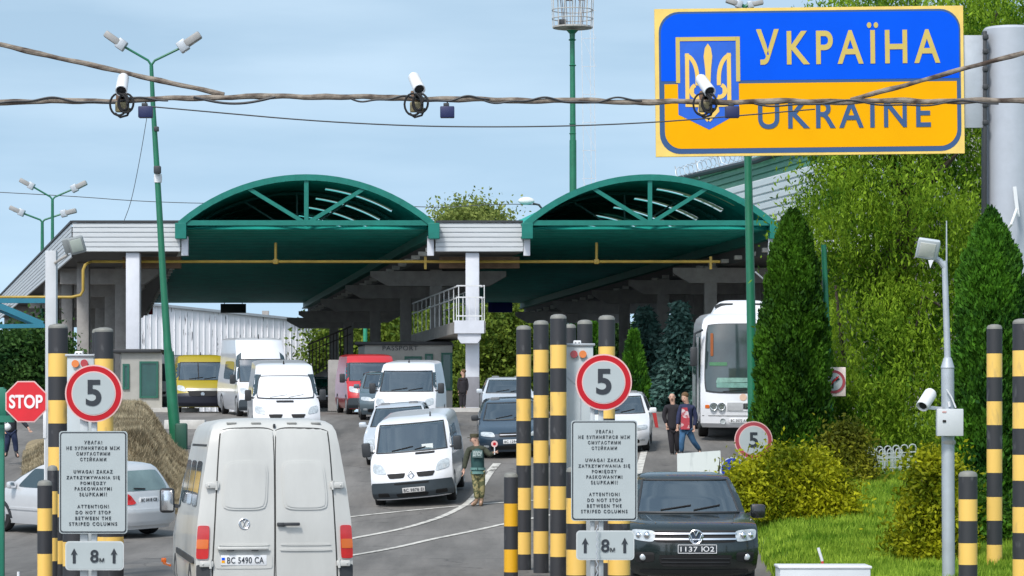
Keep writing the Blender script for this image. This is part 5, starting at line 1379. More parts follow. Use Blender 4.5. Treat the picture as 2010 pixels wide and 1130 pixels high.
# right camera post with floodlight, aerial, box
cpd = 45.
t = thing("camera_post", "grey stepped post carrying a floodlight, a white camera and a white box", "post", GP(1862, cpd))
xq = P(1860, 0, cpd).x; zg_ = GZ(xq, cpd)
PG = mat("galvanised_post", (.40, .44, .48), .5, metal=.25, var=.12)
mm = MB(); mm.tube((P(1862, 0, cpd).x, cpd, zg_), (xq, cpd, P(0, 724, cpd).z), .095, .095, 20); mm.lathe([(.095, 0), (.102, .02), (.06, .16), (.048, .17)], (xq, cpd, P(0, 724, cpd).z), 20); mm.tube((xq, cpd, P(0, 705, cpd).z), (P(1854, 0, cpd).x, cpd, P(0, 512, cpd).z), .048, .042, 16)
mm.build("pole", PG, t, world=True)
mm = MB(); mm.path([P(1854, 524, cpd), P(1845, 512, cpd), P(1833, 505, cpd)], .045, 10); mm.build("arm", PG, t, world=True)
mm = MB(); c = P(1821, 488, cpd - .1); Mh = Matrix.Rotation(math.radians(8), 3, 'Y') @ Matrix.Rotation(math.radians(28), 3, 'X')
mm.box(c, (.32, .09, .31), M=Mh, ch=.025); mm.box(c + Vector((.12, .07, .01)), (.12, .12, .25), M=Mh, ch=.03); hd = mm.build("floodlight", mat("flood_pale", (.46, .50, .52), .4), t, world=True)
mm = MB(); mm.box(c + Mh @ Vector((-.01, -.05, .0)), (.23, .012, .22), M=Mh, ch=.005); mm.build("glass", mat("flood_glass2", (.55, .56, .52), .1, coat=.6), hd, world=True)
mm = MB(); mm.prism([(-.03, 0), (.05, 0), (0, -.12)], P(1826, 510, cpd - .12), X3, Z3, (0, .02, 0)); mm.build("visor", WHITE, hd, world=True)
mm = MB(); mm.tube(P(1858, 520, cpd + .05), P(1858, 433, cpd + .05), .014, .008, 8); mm.build("aerial", PG, t, world=True)
mm = MB(); c = P(1819, 784, cpd - .25); q = Vector((-.42, -.55, -.55)).normalized().to_track_quat('Z', 'Y').to_matrix()
mm.lathe([(0, -.17), (.08, -.17), (.095, -.14), (.095, .16), (.085, .17), (.08, .14), (0, .14)], c, 20, M=q); cm_ = mm.build("camera", WHITE, t, world=True)
mm = MB(); mm.lathe([(0, .145), (.06, .145), (.055, .155), (0, .16)], c, 16, M=q); mm.build("lens", BLACK, cm_, world=True)
mm = MB(); mm.bar(P(1825, 800, cpd - .15), P(1850, 802, cpd), .05, .05); mm.build("camera_bracket", WHITE, t, world=True)
mm = MB(); c = P(1864, 829, cpd - .17); mm.box(c, (.385, .16, .40), ch=.012); bx = mm.build("cabinet", mat("cabinet_white", (.52, .55, .57), .5, var=.05), t, world=True)
mm = MB(); mm.box(c + Vector((-.09, -.085, .02)), (.05, .02, .035), ch=.005); mm.build("lock", BLACK, bx, world=True)
mm = MB(); mm.box(c + Vector((-.09, -.083, .155)), (.06, .01, .02)); mm.build("sticker", mat("sticker_pink", (.55, .30, .28), .6), bx, world=True, angle=0)
mm = MB(); mm.path([P(1862, 770, cpd - .12), P(1858, 764, cpd - .14), P(1868, 780, cpd - .14), P(1876, 800, cpd - .13)], .012, 6); mm.path([P(1862, 788, cpd - .12), P(1864, 798, cpd - .12)], .02, 6); mm.build("flex", WHITE, t, world=True)
mm = MB(); mm.lathe([(.10, -.03), (.108, 0), (.10, .03)], P(1862, 868, cpd), 18); mm.build("clamp_ring", GALV, t, world=True)

# ---------------------------------------------------------------- striped columns
PBK = mixmat("stripe_black", (.028, .029, .033), (.10, .10, .105), 7, .60, .74, .55, stretch=(1, 1, .4), detail=8)
PYL = mixmat("stripe_yellow", (.80, .51, .12), (.42, .30, .12), 6, .58, .78, .45, stretch=(1, 1, .35), detail=8)
PYO = mat("stripe_orange", (.72, .38, .012), .4, var=.05, scale=1.2)
CAPM = mat("column_cap", (.20, .20, .18), .6)
def post(px, d, ytop, r, label, yel=None, sh=.385, first=.43):
    x = P(px, 0, d).x; z0 = GZ(x, d); zt = P(0, ytop, d).z
    t = thing("striped_column", label, "bollard", (x, d, z0), group="black and yellow striped columns at the checkpoint")
    H = zt - z0; mm = MB()
    mm.tube((0, 0, 0), (0, 0, H - .05), r * .985, r * .985, 26); mm.build("core", PBK, t)
    z = H - .06; k = 0
    while z > .02:
        h = first if k == 0 else sh; zl = max(0, z - h)
        mm = MB(); mm.lathe([(r, zl + .002), (r, z - .002)], n=26); mm.build("band", (PBK, yel or PYL)[k % 2], t); z = zl; k += 1
    mm = MB(); mm.lathe([(r * 1.0, H - .07), (r * .99, H - .035), (r * .84, H - .005), (r * .45, H + .012), (.01, H + .016)], n=26); mm.build("cap", CAPM, t)
    return t
post(1028, 53, 640, .128, "tall striped column, leftmost tall one of the middle group")
post(1062, 52, 630, .130, "tall striped column, second tall one from the left in the middle group")
post(1096, 50, 618, .135, "tall striped column left of the white portal panel, tallest in the middle group")
post(1119, 56, 637, .11, "tall striped column almost hidden behind the white portal panel's left edge")
post(1148, 51.5, 629, .128, "tall striped column rising directly behind the red and orange lamps of the middle panel")
post(1191, 49, 620, .133, "tall striped column standing behind the round 5 sign of the middle group")
post(1003, 50, 929, .115, "short orange-yellow striped column at the left end of the middle group", PYO, .375)
post(1131, 41, 917, .135, "short striped column half hidden left of the middle text board", None, .345, .35)
post(1215, 41, 917, .15, "short striped column hidden behind the middle text board's right side", None, .345, .35)
post(1900, 40.5, 926, .125, "short striped column at the right, beside the grey camera post", None, .29, .30)
post(1952, 48, 638, .122, "tall striped column at the right, standing left of the silver sign post foot", None, .375, .385)
post(2008, 44, 627, .15, "tall striped column cut by the right photo edge", None, .375, .385)
post(114, 51, 637, .165, "tall striped column left of the left round 5 sign", None, .39, .42)
post(100, 53, 645, .07, "thin striped column hugging the leftmost tall striped column", None, .39, .43)
post(204, 50, 644, .155, "tall striped column behind the left round 5 sign", None, .40, .44)
post(192, 52, 646, .10, "slim striped column just left of the column behind the left 5 sign", None, .40, .44)
post(88, 43, 944, .105, "short striped column left of the left text board", None, .32, .32)
post(103, 44.5, 915, .075, "narrow striped column wedged between the left short column and the left text board", None, .34, .30)
post(148, 41, 1010, .17, "short thick striped column hidden behind the left text board", None, .33, .30)
post(215, 41, 1000, .19, "short thick striped column behind the right corner of the left distance plate", None, .33, .30)
# white radiation portal panels with lamps
def portal(x0, x1, ytop, d, lamps, label):
    a, b = P(x0, ytop, d), P(x1, ytop, d); xc = (a.x + b.x) / 2; z0 = GZ(xc, d)
    t = thing("portal_panel", label, "detector", (xc, d, z0), group="white detector panels between the columns")
    mm = MB(); mm.box((0, 0, (a.z - z0) / 2), (b.x - a.x, .3, a.z - z0), ch=.015); hs_ = mm.build("housing", mat("portal_white", (.44, .49, .51), .5, var=.05), t)
    mm = MB(); mm.box(((b.x - a.x) * .02, -.155, (a.z - z0) / 2 - .3), (.012, .015, a.z - z0 - .9)); mm.build("joint", WALUM, hs_, angle=0)
    mm = MB(); mm.prism([(-.21, 0), (-.02, -.16), (-.02, -.26), (-.21, -.10)], (0, -.152, a.z - z0 - .42), X3, Z3, (0, -.01, 0)); mm.build("fold", WALUM, hs_, angle=0)
    mm = MB(); mm.box((0, 0, a.z - z0 + .02), (b.x - a.x + .06, .36, .04), ch=.01); mm.build("lid", WALUM, t)
    for px, py, m_, nm in lamps:
        q = P(px, py, d) - Vector((xc, d, z0)); mm = MB(); mm.lathe([(.0, 0), (.045, .0), (.058, -.02), (.062, .03)], (q.x, -.17, q.z), 18, M=Matrix.Rotation(math.pi / 2, 3, 'X')); mm.sphere((q.x, -.16, q.z), (.052, .035, .052), 16, 8); mm.build("lamp", m_, t)
    q = (x0 + x1) / 2; mm = MB(); p = P(q - 5, ytop - 5, d) - Vector((xc, d, z0)); mm.box((p.x, 0, p.z), (.13, .1, .1), ch=.015); tp = mm.build("top_camera", WHITE, t)
    mm = MB(); 
    for s_ in (-.03, .03): mm.lathe([(0, 0), (.018, 0), (.018, .02), (0, .02)], (p.x + s_, -.05, p.z), 10, M=Matrix.Rotation(math.pi / 2, 3, 'X'))
    mm.build("lens", BLACK, tp)
    return t
LR = mat("lamp_red", (.42, .02, .025), .25, coat=.5); LO = mat("lamp_orange", (.72, .19, .02), .25, coat=.5)
portal(1112, 1164, 679, 50.5, [(1126, 695.5, LR, "r"), (1143.5, 695.5, LO, "o")], "white detector panel with red and orange lamps behind the middle 5 sign")
portal(134, 187, 700, 50.5, [(151, 714, LO, "o"), (168.5, 713, LR, "r")], "white detector panel with orange and red lamps behind the left 5 sign")

# ---------------------------------------------------------------- road signs
def disc_sign(t, px, py, d, rpx, digit, dh=.52, dull=1., num=True):
    c = P(px, py, d); c = Vector((c.x, d, c.z)); inv = t.matrix_basis.inverted(); R = rpx * d / F
    def lay(r, y, m_, nm, par):
        mm = MB(); mm.prism(disc(r, 48), c + Vector((0, y, 0)), X3, Z3, (0, .012, 0)); return mm.build(nm, m_, par, world=True)
    o = lay(R, 0, PINKISH, "disc", t); lay(R * .95, -.004, SIGNRED if dull == 1 else mat("faded_red", (.34, .045, .06), .5), "red_ring", o); lay(R * .77, -.008, PINKISH, "inner_line", o); lay(R * .735, -.012, SIGNWHITE, "face", o)
    if num: text("digit", digit, o, inv @ face(c.x + R * .0, c.y - .016, c.z + R * .02), R * dh * 1.75, None, INK, .004, 1, .025)
    return o
def sign_set(px, d, posts, disc_c, board, plate, left):
    x = P(px, 0, d).x; z0 = GZ(x, d); w_ = "left" if left else "middle"
    t = thing("sign_post", "grey twin posts of the %s speed sign, text board and distance plate" % w_, "post", (x, d, z0))
    zt = P(0, disc_c[1] - 30, d).z
    for i, (a, wd) in enumerate(posts):
        xx = P(a, 0, d).x; mm = MB(); mm.box((xx, d + .06, (zt + z0) / 2), (wd, .05, zt - z0), ch=.008); mm.build("post", mat("sign_post_grey", (.46, .49, .50), .5, metal=.15), t, world=True)
    s1 = thing("speed_sign", "round red-rimmed 5 speed sign above the %s text board" % w_, "sign", P(*disc_c[:2], d)); disc_sign(s1, *disc_c[:2], d - .02, disc_c[2], "5")
    for y in (disc_c[1] - 30, disc_c[1] + 30):
        mm = MB(); mm.box(P(disc_c[0], y, d + .015), (.3, .03, .04)); mm.build("clip", GALV, s1, world=True, angle=0)
    bx0, by0, bx1, by1 = board; s2 = thing("text_board", "white three-language notice board below the %s round 5 sign" % w_, "sign", P((bx0 + bx1) / 2, (by0 + by1) / 2, d))
    k = d / F; W_, H_ = (bx1 - bx0) * k, (by1 - by0) * k; c = P((bx0 + bx1) / 2, (by0 + by1) / 2, d - .02)
    def lay(w2, h2, r, y, m_, nm, par):
        mm = MB(); mm.prism(rrect(w2, h2, r, 5), c + Vector((0, y, 0)), X3, Z3, (0, .015, 0)); return mm.build(nm, m_, par, world=True)
    pl = lay(W_, H_, .04, 0, SIGNWHITE, "plate", s2); lay(W_ - .025, H_ - .025, .035, -.004, INK, "border", pl); lay(W_ - .055, H_ - .055, .028, -.008, SIGNWHITE, "face", pl)
    inv = s2.matrix_basis.inverted()
    lines = [("УВАГА!", .145, .11), ("НЕ ЗУПИНЯТИСЯ МІЖ", .78, .165), ("СМУГАСТИМИ", .49, .22), ("СТІЙКАМИ", .38, .275), ("UWAGA! ZAKAZ", .57, .395), ("ZATRZYMYWANIA SIĘ", .78, .452), ("POMIĘDZY", .37, .507), ("PASKOWANYMI", .54, .562), ("SŁUPKAMI!", .40, .617), ("ATTENTION!", .46, .735), ("DO NOT STOP", .51, .793), ("BETWEEN THE", .52, .85), ("STRIPED COLUMNS", .70, .905)]
    lines[0] = ("УВАГА!", .26, .11)
    for s_, wd, v in lines:
        h = .034 * (1.22 if any(ch in s_ for ch in "ЙĘ") else 1.06 if "Ł" in s_ else 1.) * H_
        dz = .004 if "Й" in s_ else (-.004 if "Ę" in s_ else 0)
        text("text_line", s_, pl, inv @ face(c.x, c.y - .012, c.z + H_ / 2 - (v - dz) * H_), h, wd * W_, INK, .003, 1.45, .018)
    px0, py0, px1, py1 = plate; s3 = thing("distance_plate", "white plate with two up arrows and 8 m under the %s text board" % w_, "sign", P((px0 + px1) / 2, (py0 + py1) / 2, d))
    W_, H_ = (px1 - px0) * k, (py1 - py0) * k; c = P((px0 + px1) / 2, (py0 + py1) / 2, d - .02)
    pl = lay(W_, H_, .05, 0, mat("plate_edge", (.50, .53, .53), .5), "plate", s3); lay(W_ - .03, H_ - .03, .04, -.004, SIGNWHITE, "face", pl)
    inv = s3.matrix_basis.inverted()
    for sx in (-.345, .335):
        mm = MB(); h = H_ * .52; mm.prism([(-.018, -h / 2), (.018, -h / 2), (.018, h * .12), (.042, h * .05), (0, h / 2), (-.042, h * .05), (-.018, h * .12)], c + Vector((sx * W_, -.012, 0)), X3, Z3, (0, .004, 0)); mm.build("arrow", INK, pl, world=True, angle=0)
    text("digit", "8", pl, inv @ face(c.x - .0 * W_, c.y - .012, c.z - .005), H_ * .44, None, INK, .003, 1, .02)
    text("unit", "м", pl, inv @ face(c.x + .125 * W_, c.y - .012, c.z - H_ * .15), H_ * .14, None, INK, .003, 1, .01)
sign_set(1172, 38, [(1163, .055), (1180, .06)], (1185, 750, 55.5), (1121, 825, 1251, 1022), (1131, 1041, 1245, 1099), False)
sign_set(172, 38, [(164, .10), (184, .07)], (184, 772, 56.5), (116, 846, 250, 1047), (128, 1062, 243, 1119), True)
# chain hanging under the middle plate
mm = MB(); mm.path([P(1172, 1030 + 4 * i, 37.9) + Vector((.012 * math.sin(i * 1.7), 0, 0)) for i in range(30)], .008, 6); tag(mm.build("chain", WALUM), "pale chain hanging along the middle sign posts", "chain")
# small 5 sign in front of the bush
t = thing("speed_sign", "smaller faded round 5 speed sign on a post behind the yellow-green bush", "sign", GP(1479, 66))
disc_sign(t, 1479, 864, 66, 37.5, "5", .46, .6)
mm = MB(); x = P(1479, 0, 66).x; mm.tube((x, 66.06, GZ(x, 66)), (x, 66.06, P(0, 840, 66).z), .035, n=10); mm.build("post", GALV, t, world=True)
# blue mandatory sign
t = thing("direction_sign", "round blue mandatory direction sign with white arrow beside the white board", "sign", GP(1438, 62))
c = P(1438, 921, 62); R = 24 * 62 / F
mm = MB(); mm.prism(disc(R, 40), c, X3, Z3, (0, .012, 0)); o = mm.build("disc", mat("pale_rim", (.45, .52, .62), .5), t, world=True)
mm = MB(); mm.prism(disc(R * .92, 40), c + Vector((0, -.004, 0)), X3, Z3, (0, .012, 0)); mm.build("face", mat("mandatory_blue", (.005, .03, .32), .45), o, world=True)
mm = MB(); mm.prism([(-.2, -.10), (-.13, -.16), (.02, .0), (.06, -.04), (.10, .12), (-.06, .08), (-.03, .045)], c + Vector((.03, -.008, -.02)), X3, Z3, (0, .004, 0)); mm.build("arrow", SIGNWHITE, o, world=True, angle=0)
mm = MB(); mm.tube((c.x, 62.06, GZ(c.x, 62)), (c.x, 62.06, c.z), .035, n=10); mm.build("post", GALV, t, world=True)
# STOP sign on green gate frame
sd0 = 45.
t = thing("stop_sign", "red octagonal STOP sign on the green barrier frame at the left edge", "sign", P(51, 788, sd0))
c = P(51, 788, sd0); k = sd0 / F; oc = lambda r: [(r * math.cos(math.radians(22.5 + 45 * i)) / math.cos(math.radians(22.5)), r * math.sin(math.radians(22.5 + 45 * i)) / math.cos(math.radians(22.5))) for i in range(8)]
mm = MB(); mm.prism(oc(40.5 * k), c, X3, Z3, (0, .012, 0)); o = mm.build("plate", PINKISH, t, world=True, angle=0)
mm = MB(); mm.prism(oc(38 * k), c + Vector((0, -.004, 0)), X3, Z3, (0, .012, 0)); mm.build("face", mat("stop_red", (.62, .012, .022), .45), o, world=True, angle=0)
text("lettering", "STOP", o, t.matrix_basis.inverted() @ face(c.x, c.y - .009, c.z), 27 * k, 66 * k, mat("stop_white", (.82, .74, .74), .5), .003, 1.0, .03)
t = thing("barrier_frame", "dark green steel barrier frame behind the STOP sign", "barrier", GP(-6, 45.4))
GB = mat("barrier_green", (.015, .17, .11), .5)
mm = MB(); x = P(2, 0, 45.4).x; mm.box((x, 45.4, P(0, 760, 45.4).z / 2), (.10, .10, P(0, 760, 45.4).z), ch=.01); mm.build("upright", GB, t, world=True)
mm = MB(); a, b = P(-40, 763, 45.4), P(14, 828, 45.4); mm.box(((a.x + b.x) / 2, 45.34, (a.z + b.z) / 2), (b.x - a.x, .05, a.z - b.z), ch=.008); mm.bar(P(-40, 822, 45.2), P(28, 822, 45.2), .06, .10); mm.build("boom_plate", GB, t, world=True)
mm = MB(); a, b = P(85, 803, 48), P(92, 860, 48); mm.box(((a.x + b.x) / 2, 48, (a.z + b.z) / 2), (b.x - a.x, .06, a.z - b.z), ch=.008); mm.box(P(86, 803, 48), (.1, .07, .03), ch=.006); mm.bar((P(88, 0, 48).x, 48, GZ(P(88, 0, 48).x, 48)), P(88, 855, 48), .02, .02, up=(0, 1, 0))
tag(mm.build("marker_post", WHITE), "slim white marker between STOP sign and leftmost striped column", "marker")
# no-turn sign on a green pole behind the thuja
t = thing("no_turn_sign", "square white no-turn sign with red ring on a green pole behind the thuja", "sign", GP(1629, 68.4))
gx = P(1629, 0, 68.4).x
mm = MB(); mm.tube((P(1634, 0, 68.4).x, 68.5, GZ(gx, 68.4)), P(1617, 480, 68.5), .085, .06, 14); mm.build("pole", GPOLE, t, world=True)
c = P(1636, 749, 68.3); k = 68.3 / F
mm = MB(); mm.box(c, (48 * k, .03, 57 * k), ch=.01); o = mm.build("plate", mat("plate_blush", (.74, .62, .58), .5), t, world=True)
mm = MB(); mm.lathe([(17.5 * k, 0), (23 * k, 0), (23 * k, .01), (17.5 * k, .01)], c + Vector((0, -.02, 0)), 36, M=Matrix.Rotation(math.pi / 2, 3, 'X')); mm.build("red_ring", mat("faded_red", (.34, .045, .06), .5), o, world=True)
mm = MB(); mm.prism(disc(17.5 * k, 30), c + Vector((0, -.036, 0)), X3, Z3, (0, .004, 0)); mm.build("face", SIGNWHITE, o, world=True)
mm = MB(); mm.path([c + Vector(q) for q in ((-.02, -.045, -.15), (-.02, -.045, .0), (.02, -.045, .06), (.06, -.045, .06))], .022, 6); mm.prism([(0, -.06), (.09, 0), (0, .06)], c + Vector((.05, -.050, .06)), X3, Z3, (0, .006, 0)); mm.build("turn_arrow", INK, o, world=True)
mm = MB(); mm.bar(c + Vector((-.11, -.075, -.1)), c + Vector((.11, -.075, .12)), .03, .01, up=(0, 1, 0)); mm.build("red_slash", SIGNRED, o, world=True)

# white board behind the pickup
t = thing("notice_board", "blank tilted white board standing behind the pickup's roof", "board", GP(1373, 64))
mm = MB(); k = 64 / F; c = P(1373, 918, 64)
mm.prism([((a - 1373) * k, (918 - b) * k) for a, b in ((1329, 890), (1414, 884), (1417, 950), (1330, 950))], c, X3, Z3, (0, .05, 0)); mm.build("panel", mixmat("board_paint", (.62, .66, .64), (.42, .46, .45), 2.2, .55, .7, .6, stretch=(2, 1, .6)), t, world=True, angle=0)
mm = MB()
for px in (1338, 1408): mm.bar((P(px, 0, 64).x, 64.06, GZ(P(px, 0, 64).x, 64)), P(px, 945, 64.06), .05, .05, up=(0, 1, 0))
mm.build("leg", GALV, t, world=True, angle=0)
# red A-frame
t = thing("warning_frame", "red folding warning frame at the foot of a right canopy column", "barrier", GP(1279, 97))
for q in (0, .5):
    mm = MB(); k = 97 / F; c = GP(1279, 97) + Vector((0, q, 0)); mm.prism([(-.22, 0), (-.14, 0), (-.06, .42), (.06, .42), (.14, 0), (.22, 0), (.13, .56), (-.13, .56)], c, X3, Z3, (0, .05, 0)); mm.build("frame", mat("frame_red", (.35, .02, .02), .5), t, world=True, angle=0)
# white hoop fence on the lawn
fd = 66.
t = thing("hoop_fence", "low white hooped garden fence on the grass", "fence", GP(1752, fd))
HF = mat("hoop_white", (.62, .66, .62), .5)
for row_, (dx, dy) in enumerate(((0, 0), (-8, 7))):
    mm = MB()
    for k in range(6 if row_ == 0 else 5):
        px0 = 1704 + k * 16.2 + dx; px1 = px0 + 12.8
        xa, xb = P(px0, 0, fd).x, P(px1, 0, fd).x; z0 = min(GZ(xa, fd), GZ(xb, fd)); zt = P(0, 884 + dy - k * 1.2, fd).z; r = (xb - xa) / 2
        y = fd + .25 * row_
        mm.path([(xa, y, z0 - .05), (xa, y, zt)] + [((xa + xb) / 2 - r * math.cos(math.pi * i / 8), y, zt + r * math.sin(math.pi * i / 8)) for i in range(1, 8)] + [(xb, y, zt), (xb, y, z0 - .05)], .016, 6)
    for yy in (890, 899, 919): mm.bar(P(1702 + dx, yy + dy + 2, fd + .25 * row_), P(1800 + dx * 3, yy + dy - 4, fd + .25 * row_), .025, .03)
    mm.build("hoop_panel", HF, t, world=True)
# white box at the bottom with striped stick
d = 34.
t = thing("white_cabinet", "white box whose flat top shows at the bottom edge in front of the grass", "box", GP(1620, d))
a, b = P(1531, 1114, d), P(1709, 1114, d); z0 = GZ((a.x + b.x) / 2, d)
mm = MB(); mm.box(((a.x + b.x) / 2, d + .3, (a.z + z0) / 2), (b.x - a.x, .6, a.z - z0), ch=.012); mm.build("body", mat("cabinet_white", (.52, .55, .57), .5, var=.05), t, world=True)
mm = MB(); mm.box(((a.x + b.x) / 2, d + .3, a.z + .004), (b.x - a.x + .03, .63, .03), ch=.01); mm.build("lid", WHITE, t, world=True)
t = thing("striped_stick", "thin red and white stick leaning up behind the white box", "stick", GP(1618, 35.4))
mm = MB(); e0, e1, e2 = P(1606, 1075, 35.4), P(1614, 1101, 35.4), P(1624, 1135, 35.4)
g0 = GP(1630, 35.4); mm.tube(e1, g0, .016, n=8); mm.build("red_length", mat("stick_red", (.55, .05, .03), .5), t, world=True)
mm = MB(); mm.tube(e0, e1, .017, n=8); mm.build("white_length", WHITE, t, world=True)
# red and white stick end at far left bottom
t = thing("white_stick", "thin white stick end at the lower left corner", "stick", GP(36, 33))
mm = MB(); mm.tube(GP(36, 33), P(36, 1122, 33), .015, n=8); mm.build("rod", WHITE, t, world=True)
# blue and teal steel truss at the left
t = thing("truss_gate", "turquoise steel truss gantry at the far left below the yellow pipe", "gantry", (P(-40, 0, 104).x, 104, GZ(P(-40, 0, 104).x, 104)))
TQ = mat("turquoise_paint", (.010, .15, .22), .5)
mm = MB(); mm.bar(P(-120, 590, 104), P(92, 590, 104), .16, .16); mm.bar(P(-120, 642, 104), P(88, 639, 104), .14, .14); mm.bar(P(-10, 596, 104), P(84, 636, 104), .12, .2); mm.bar(P(-10, 606, 104.3), P(74, 640, 104.3), .08, .1); mm.bar(P(-10, 596, 104), P(-90, 636, 104), .12, .2)
mm.build("truss", TQ, t, world=True, angle=0)
mm = MB()
for px in (-100,): mm.box((P(px, 0, 104).x, 104, (GZ(P(px, 0, 104).x, 104) + P(0, 585, 104).z) / 2), (.25, .25, P(0, 585, 104).z - GZ(P(px, 0, 104).x, 104)), ch=.02)
mm.build("leg", TQ, t, world=True)
# ---------------------------------------------------------------- plants
def leaf_mesh(name, C, size, m_, parent=None, elong=2.2, up=None, seed=1, kind=None, jitter=.4, N=None):
    """C: (n,3) leaf centres; each leaf a four-cornered blade with its own turn. up: preferred long axis (n,3)"""
    rg = np.random.default_rng(seed); n = len(C); C = np.asarray(C, float)
    a = rg.normal(size=(n, 3))
    if up is not None: a = a * jitter + np.asarray(up)
    a /= np.linalg.norm(a, axis=1)[:, None] + 1e-9
    b = rg.normal(size=(n, 3)) if N is None else np.cross(a, N + rg.normal(size=(n, 3)) * .35)
    b -= a * (a * b).sum(1)[:, None]; b /= np.linalg.norm(b, axis=1)[:, None] + 1e-9
    s = np.asarray(size) * rg.uniform(.65, 1.35, n) if np.ndim(size) == 0 else size
    l = (s * elong / 2)[:, None]; wd = (s / 2)[:, None]
    V = np.empty((n, 4, 3)); V[:, 0] = C - a * l; V[:, 1] = C + b * wd - a * l * .1; V[:, 2] = C + a * l; V[:, 3] = C - b * wd - a * l * .1
    if parent is not None:
        inv = np.array(parent.matrix_basis.inverted()); V = V @ inv[:3, :3].T + inv[:3, 3]
    me = bpy.data.meshes.new(name)
    me.vertices.add(n * 4); me.vertices.foreach_set('co', V.ravel())
    me.loops.add(n * 4); me.loops.foreach_set('vertex_index', np.arange(n * 4, dtype=np.int32))
    me.polygons.add(n); me.polygons.foreach_set('loop_start', np.arange(0, n * 4, 4, dtype=np.int32)); me.polygons.foreach_set('loop_total', np.full(n, 4, dtype=np.int32))
    me.materials.append(m_); me.update(calc_edges=True)
    o = bpy.data.objects.new(name, me); col.objects.link(o)
    if parent is not None: o.parent = parent
    if kind: o['kind'] = kind
    return o
def trunk(t, base, top, r, limbs, m_, seed=3):
    rd = random.Random(seed); mm = MB(); base, top = Vector(base), Vector(top)
    pts = [base.lerp(top, i / 6) + Vector((rd.uniform(-1, 1), rd.uniform(-1, 1), 0)) * r * .6 * (i > 0) for i in range(7)]
    mm.path(pts, [r * (1.25 - i * .15) for i in range(7)], 10)
    for e in limbs:
        e = Vector(e); k = rd.uniform(.35, .95); s_ = base.lerp(top, k); md_ = s_.lerp(e, .5) + Z3 * (e - s_).length * .12
        mm.path([s_, md_, e], [r * .5 * (1.2 - k), r * .3, r * .08], 7)
    return mm.build("trunk", m_, t, world=True)
BARK = mat("bark", (.06, .045, .035), .9, var=.3, bump=.5, bscale=20)
def crown_points(rg, ells, nclump, per, rho):
    """clumps of leaves through the volume of several ellipsoids, denser near the outside"""
    vols = np.array([e[1][0] * e[1][1] * e[1][2] for e in ells]) ** .75; pr = vols / vols.sum(); out = []; cl = []
    for _ in range(nclump):
        c, r = ells[rg.choice(len(ells), p=pr)]
        v = rg.normal(size=3); v /= np.linalg.norm(v); q = np.array(c) + v * np.array(r) * rg.uniform(.25, 1.12) ** .6
        cl.append(q); k = int(per * rg.uniform(.5, 1.5)); out.append(q + rg.normal(size=(k, 3)) * rho * rg.uniform(.6, 1.3) * np.array([1, 1, .7]))
    return np.concatenate(out), np.array(cl)
def tree(name, label, px, d, shapes, nclump, per, rho, size, m_, elong=1.9, seed=1, tr=.2, group=None, cat="tree", part="crown", base=None):
    """shapes: (px, py, rx_px, ry_px, depth radius in m)"""
    rg = np.random.default_rng(seed); k = d / F
    b = Vector(base) if base else GP(px, d); t = thing(name, label, cat, b, group=group)
    ells = [(tuple(P(a, c, d + dz)), (rx * k, rd_, ry * k)) for a, c, rx, ry, rd_, dz in shapes]
    C, cl = crown_points(rg, ells, nclump, per, rho)
    C = C[C[:, 2] > b.z + .03]
    leaf_mesh(part, C, size, m_, t, elong, seed=seed + 9)
    top = max(e[0][2] for e in ells)
    if tr: trunk(t, b, (b.x, b.y, top), tr, [cl[i] for i in rg.choice(len(cl), min(14, len(cl)), replace=False)], BARK, seed)
    return t
LW = leafmat("willow_leaf", (.035, .115, .006), (.35, .52, .04), .45)
LT = leafmat("thuja_leaf", (.008, .036, .005), (.075, .19, .012), .18)
LT2 = leafmat("bright_thuja_leaf", (.012, .055, .010), (.085, .23, .015), .18)
LB = leafmat("golden_bush_leaf", (.085, .125, .004), (.52, .52, .018), .34)
LG = leafmat("background_leaf", (.040, .085, .012), (.20, .27, .035), .3)
LD = leafmat("dark_leaf", (.010, .040, .010), (.060, .130, .025), .2)
LS = leafmat("spruce_needle", (.015, .060, .050), (.13, .24, .21), .1)
LGR = leafmat("grass_blade", (.10, .22, .012), (.44, .60, .07), .42)
LSTRAW = leafmat("dry_stalk", (.16, .125, .075), (.62, .53, .36), .28)

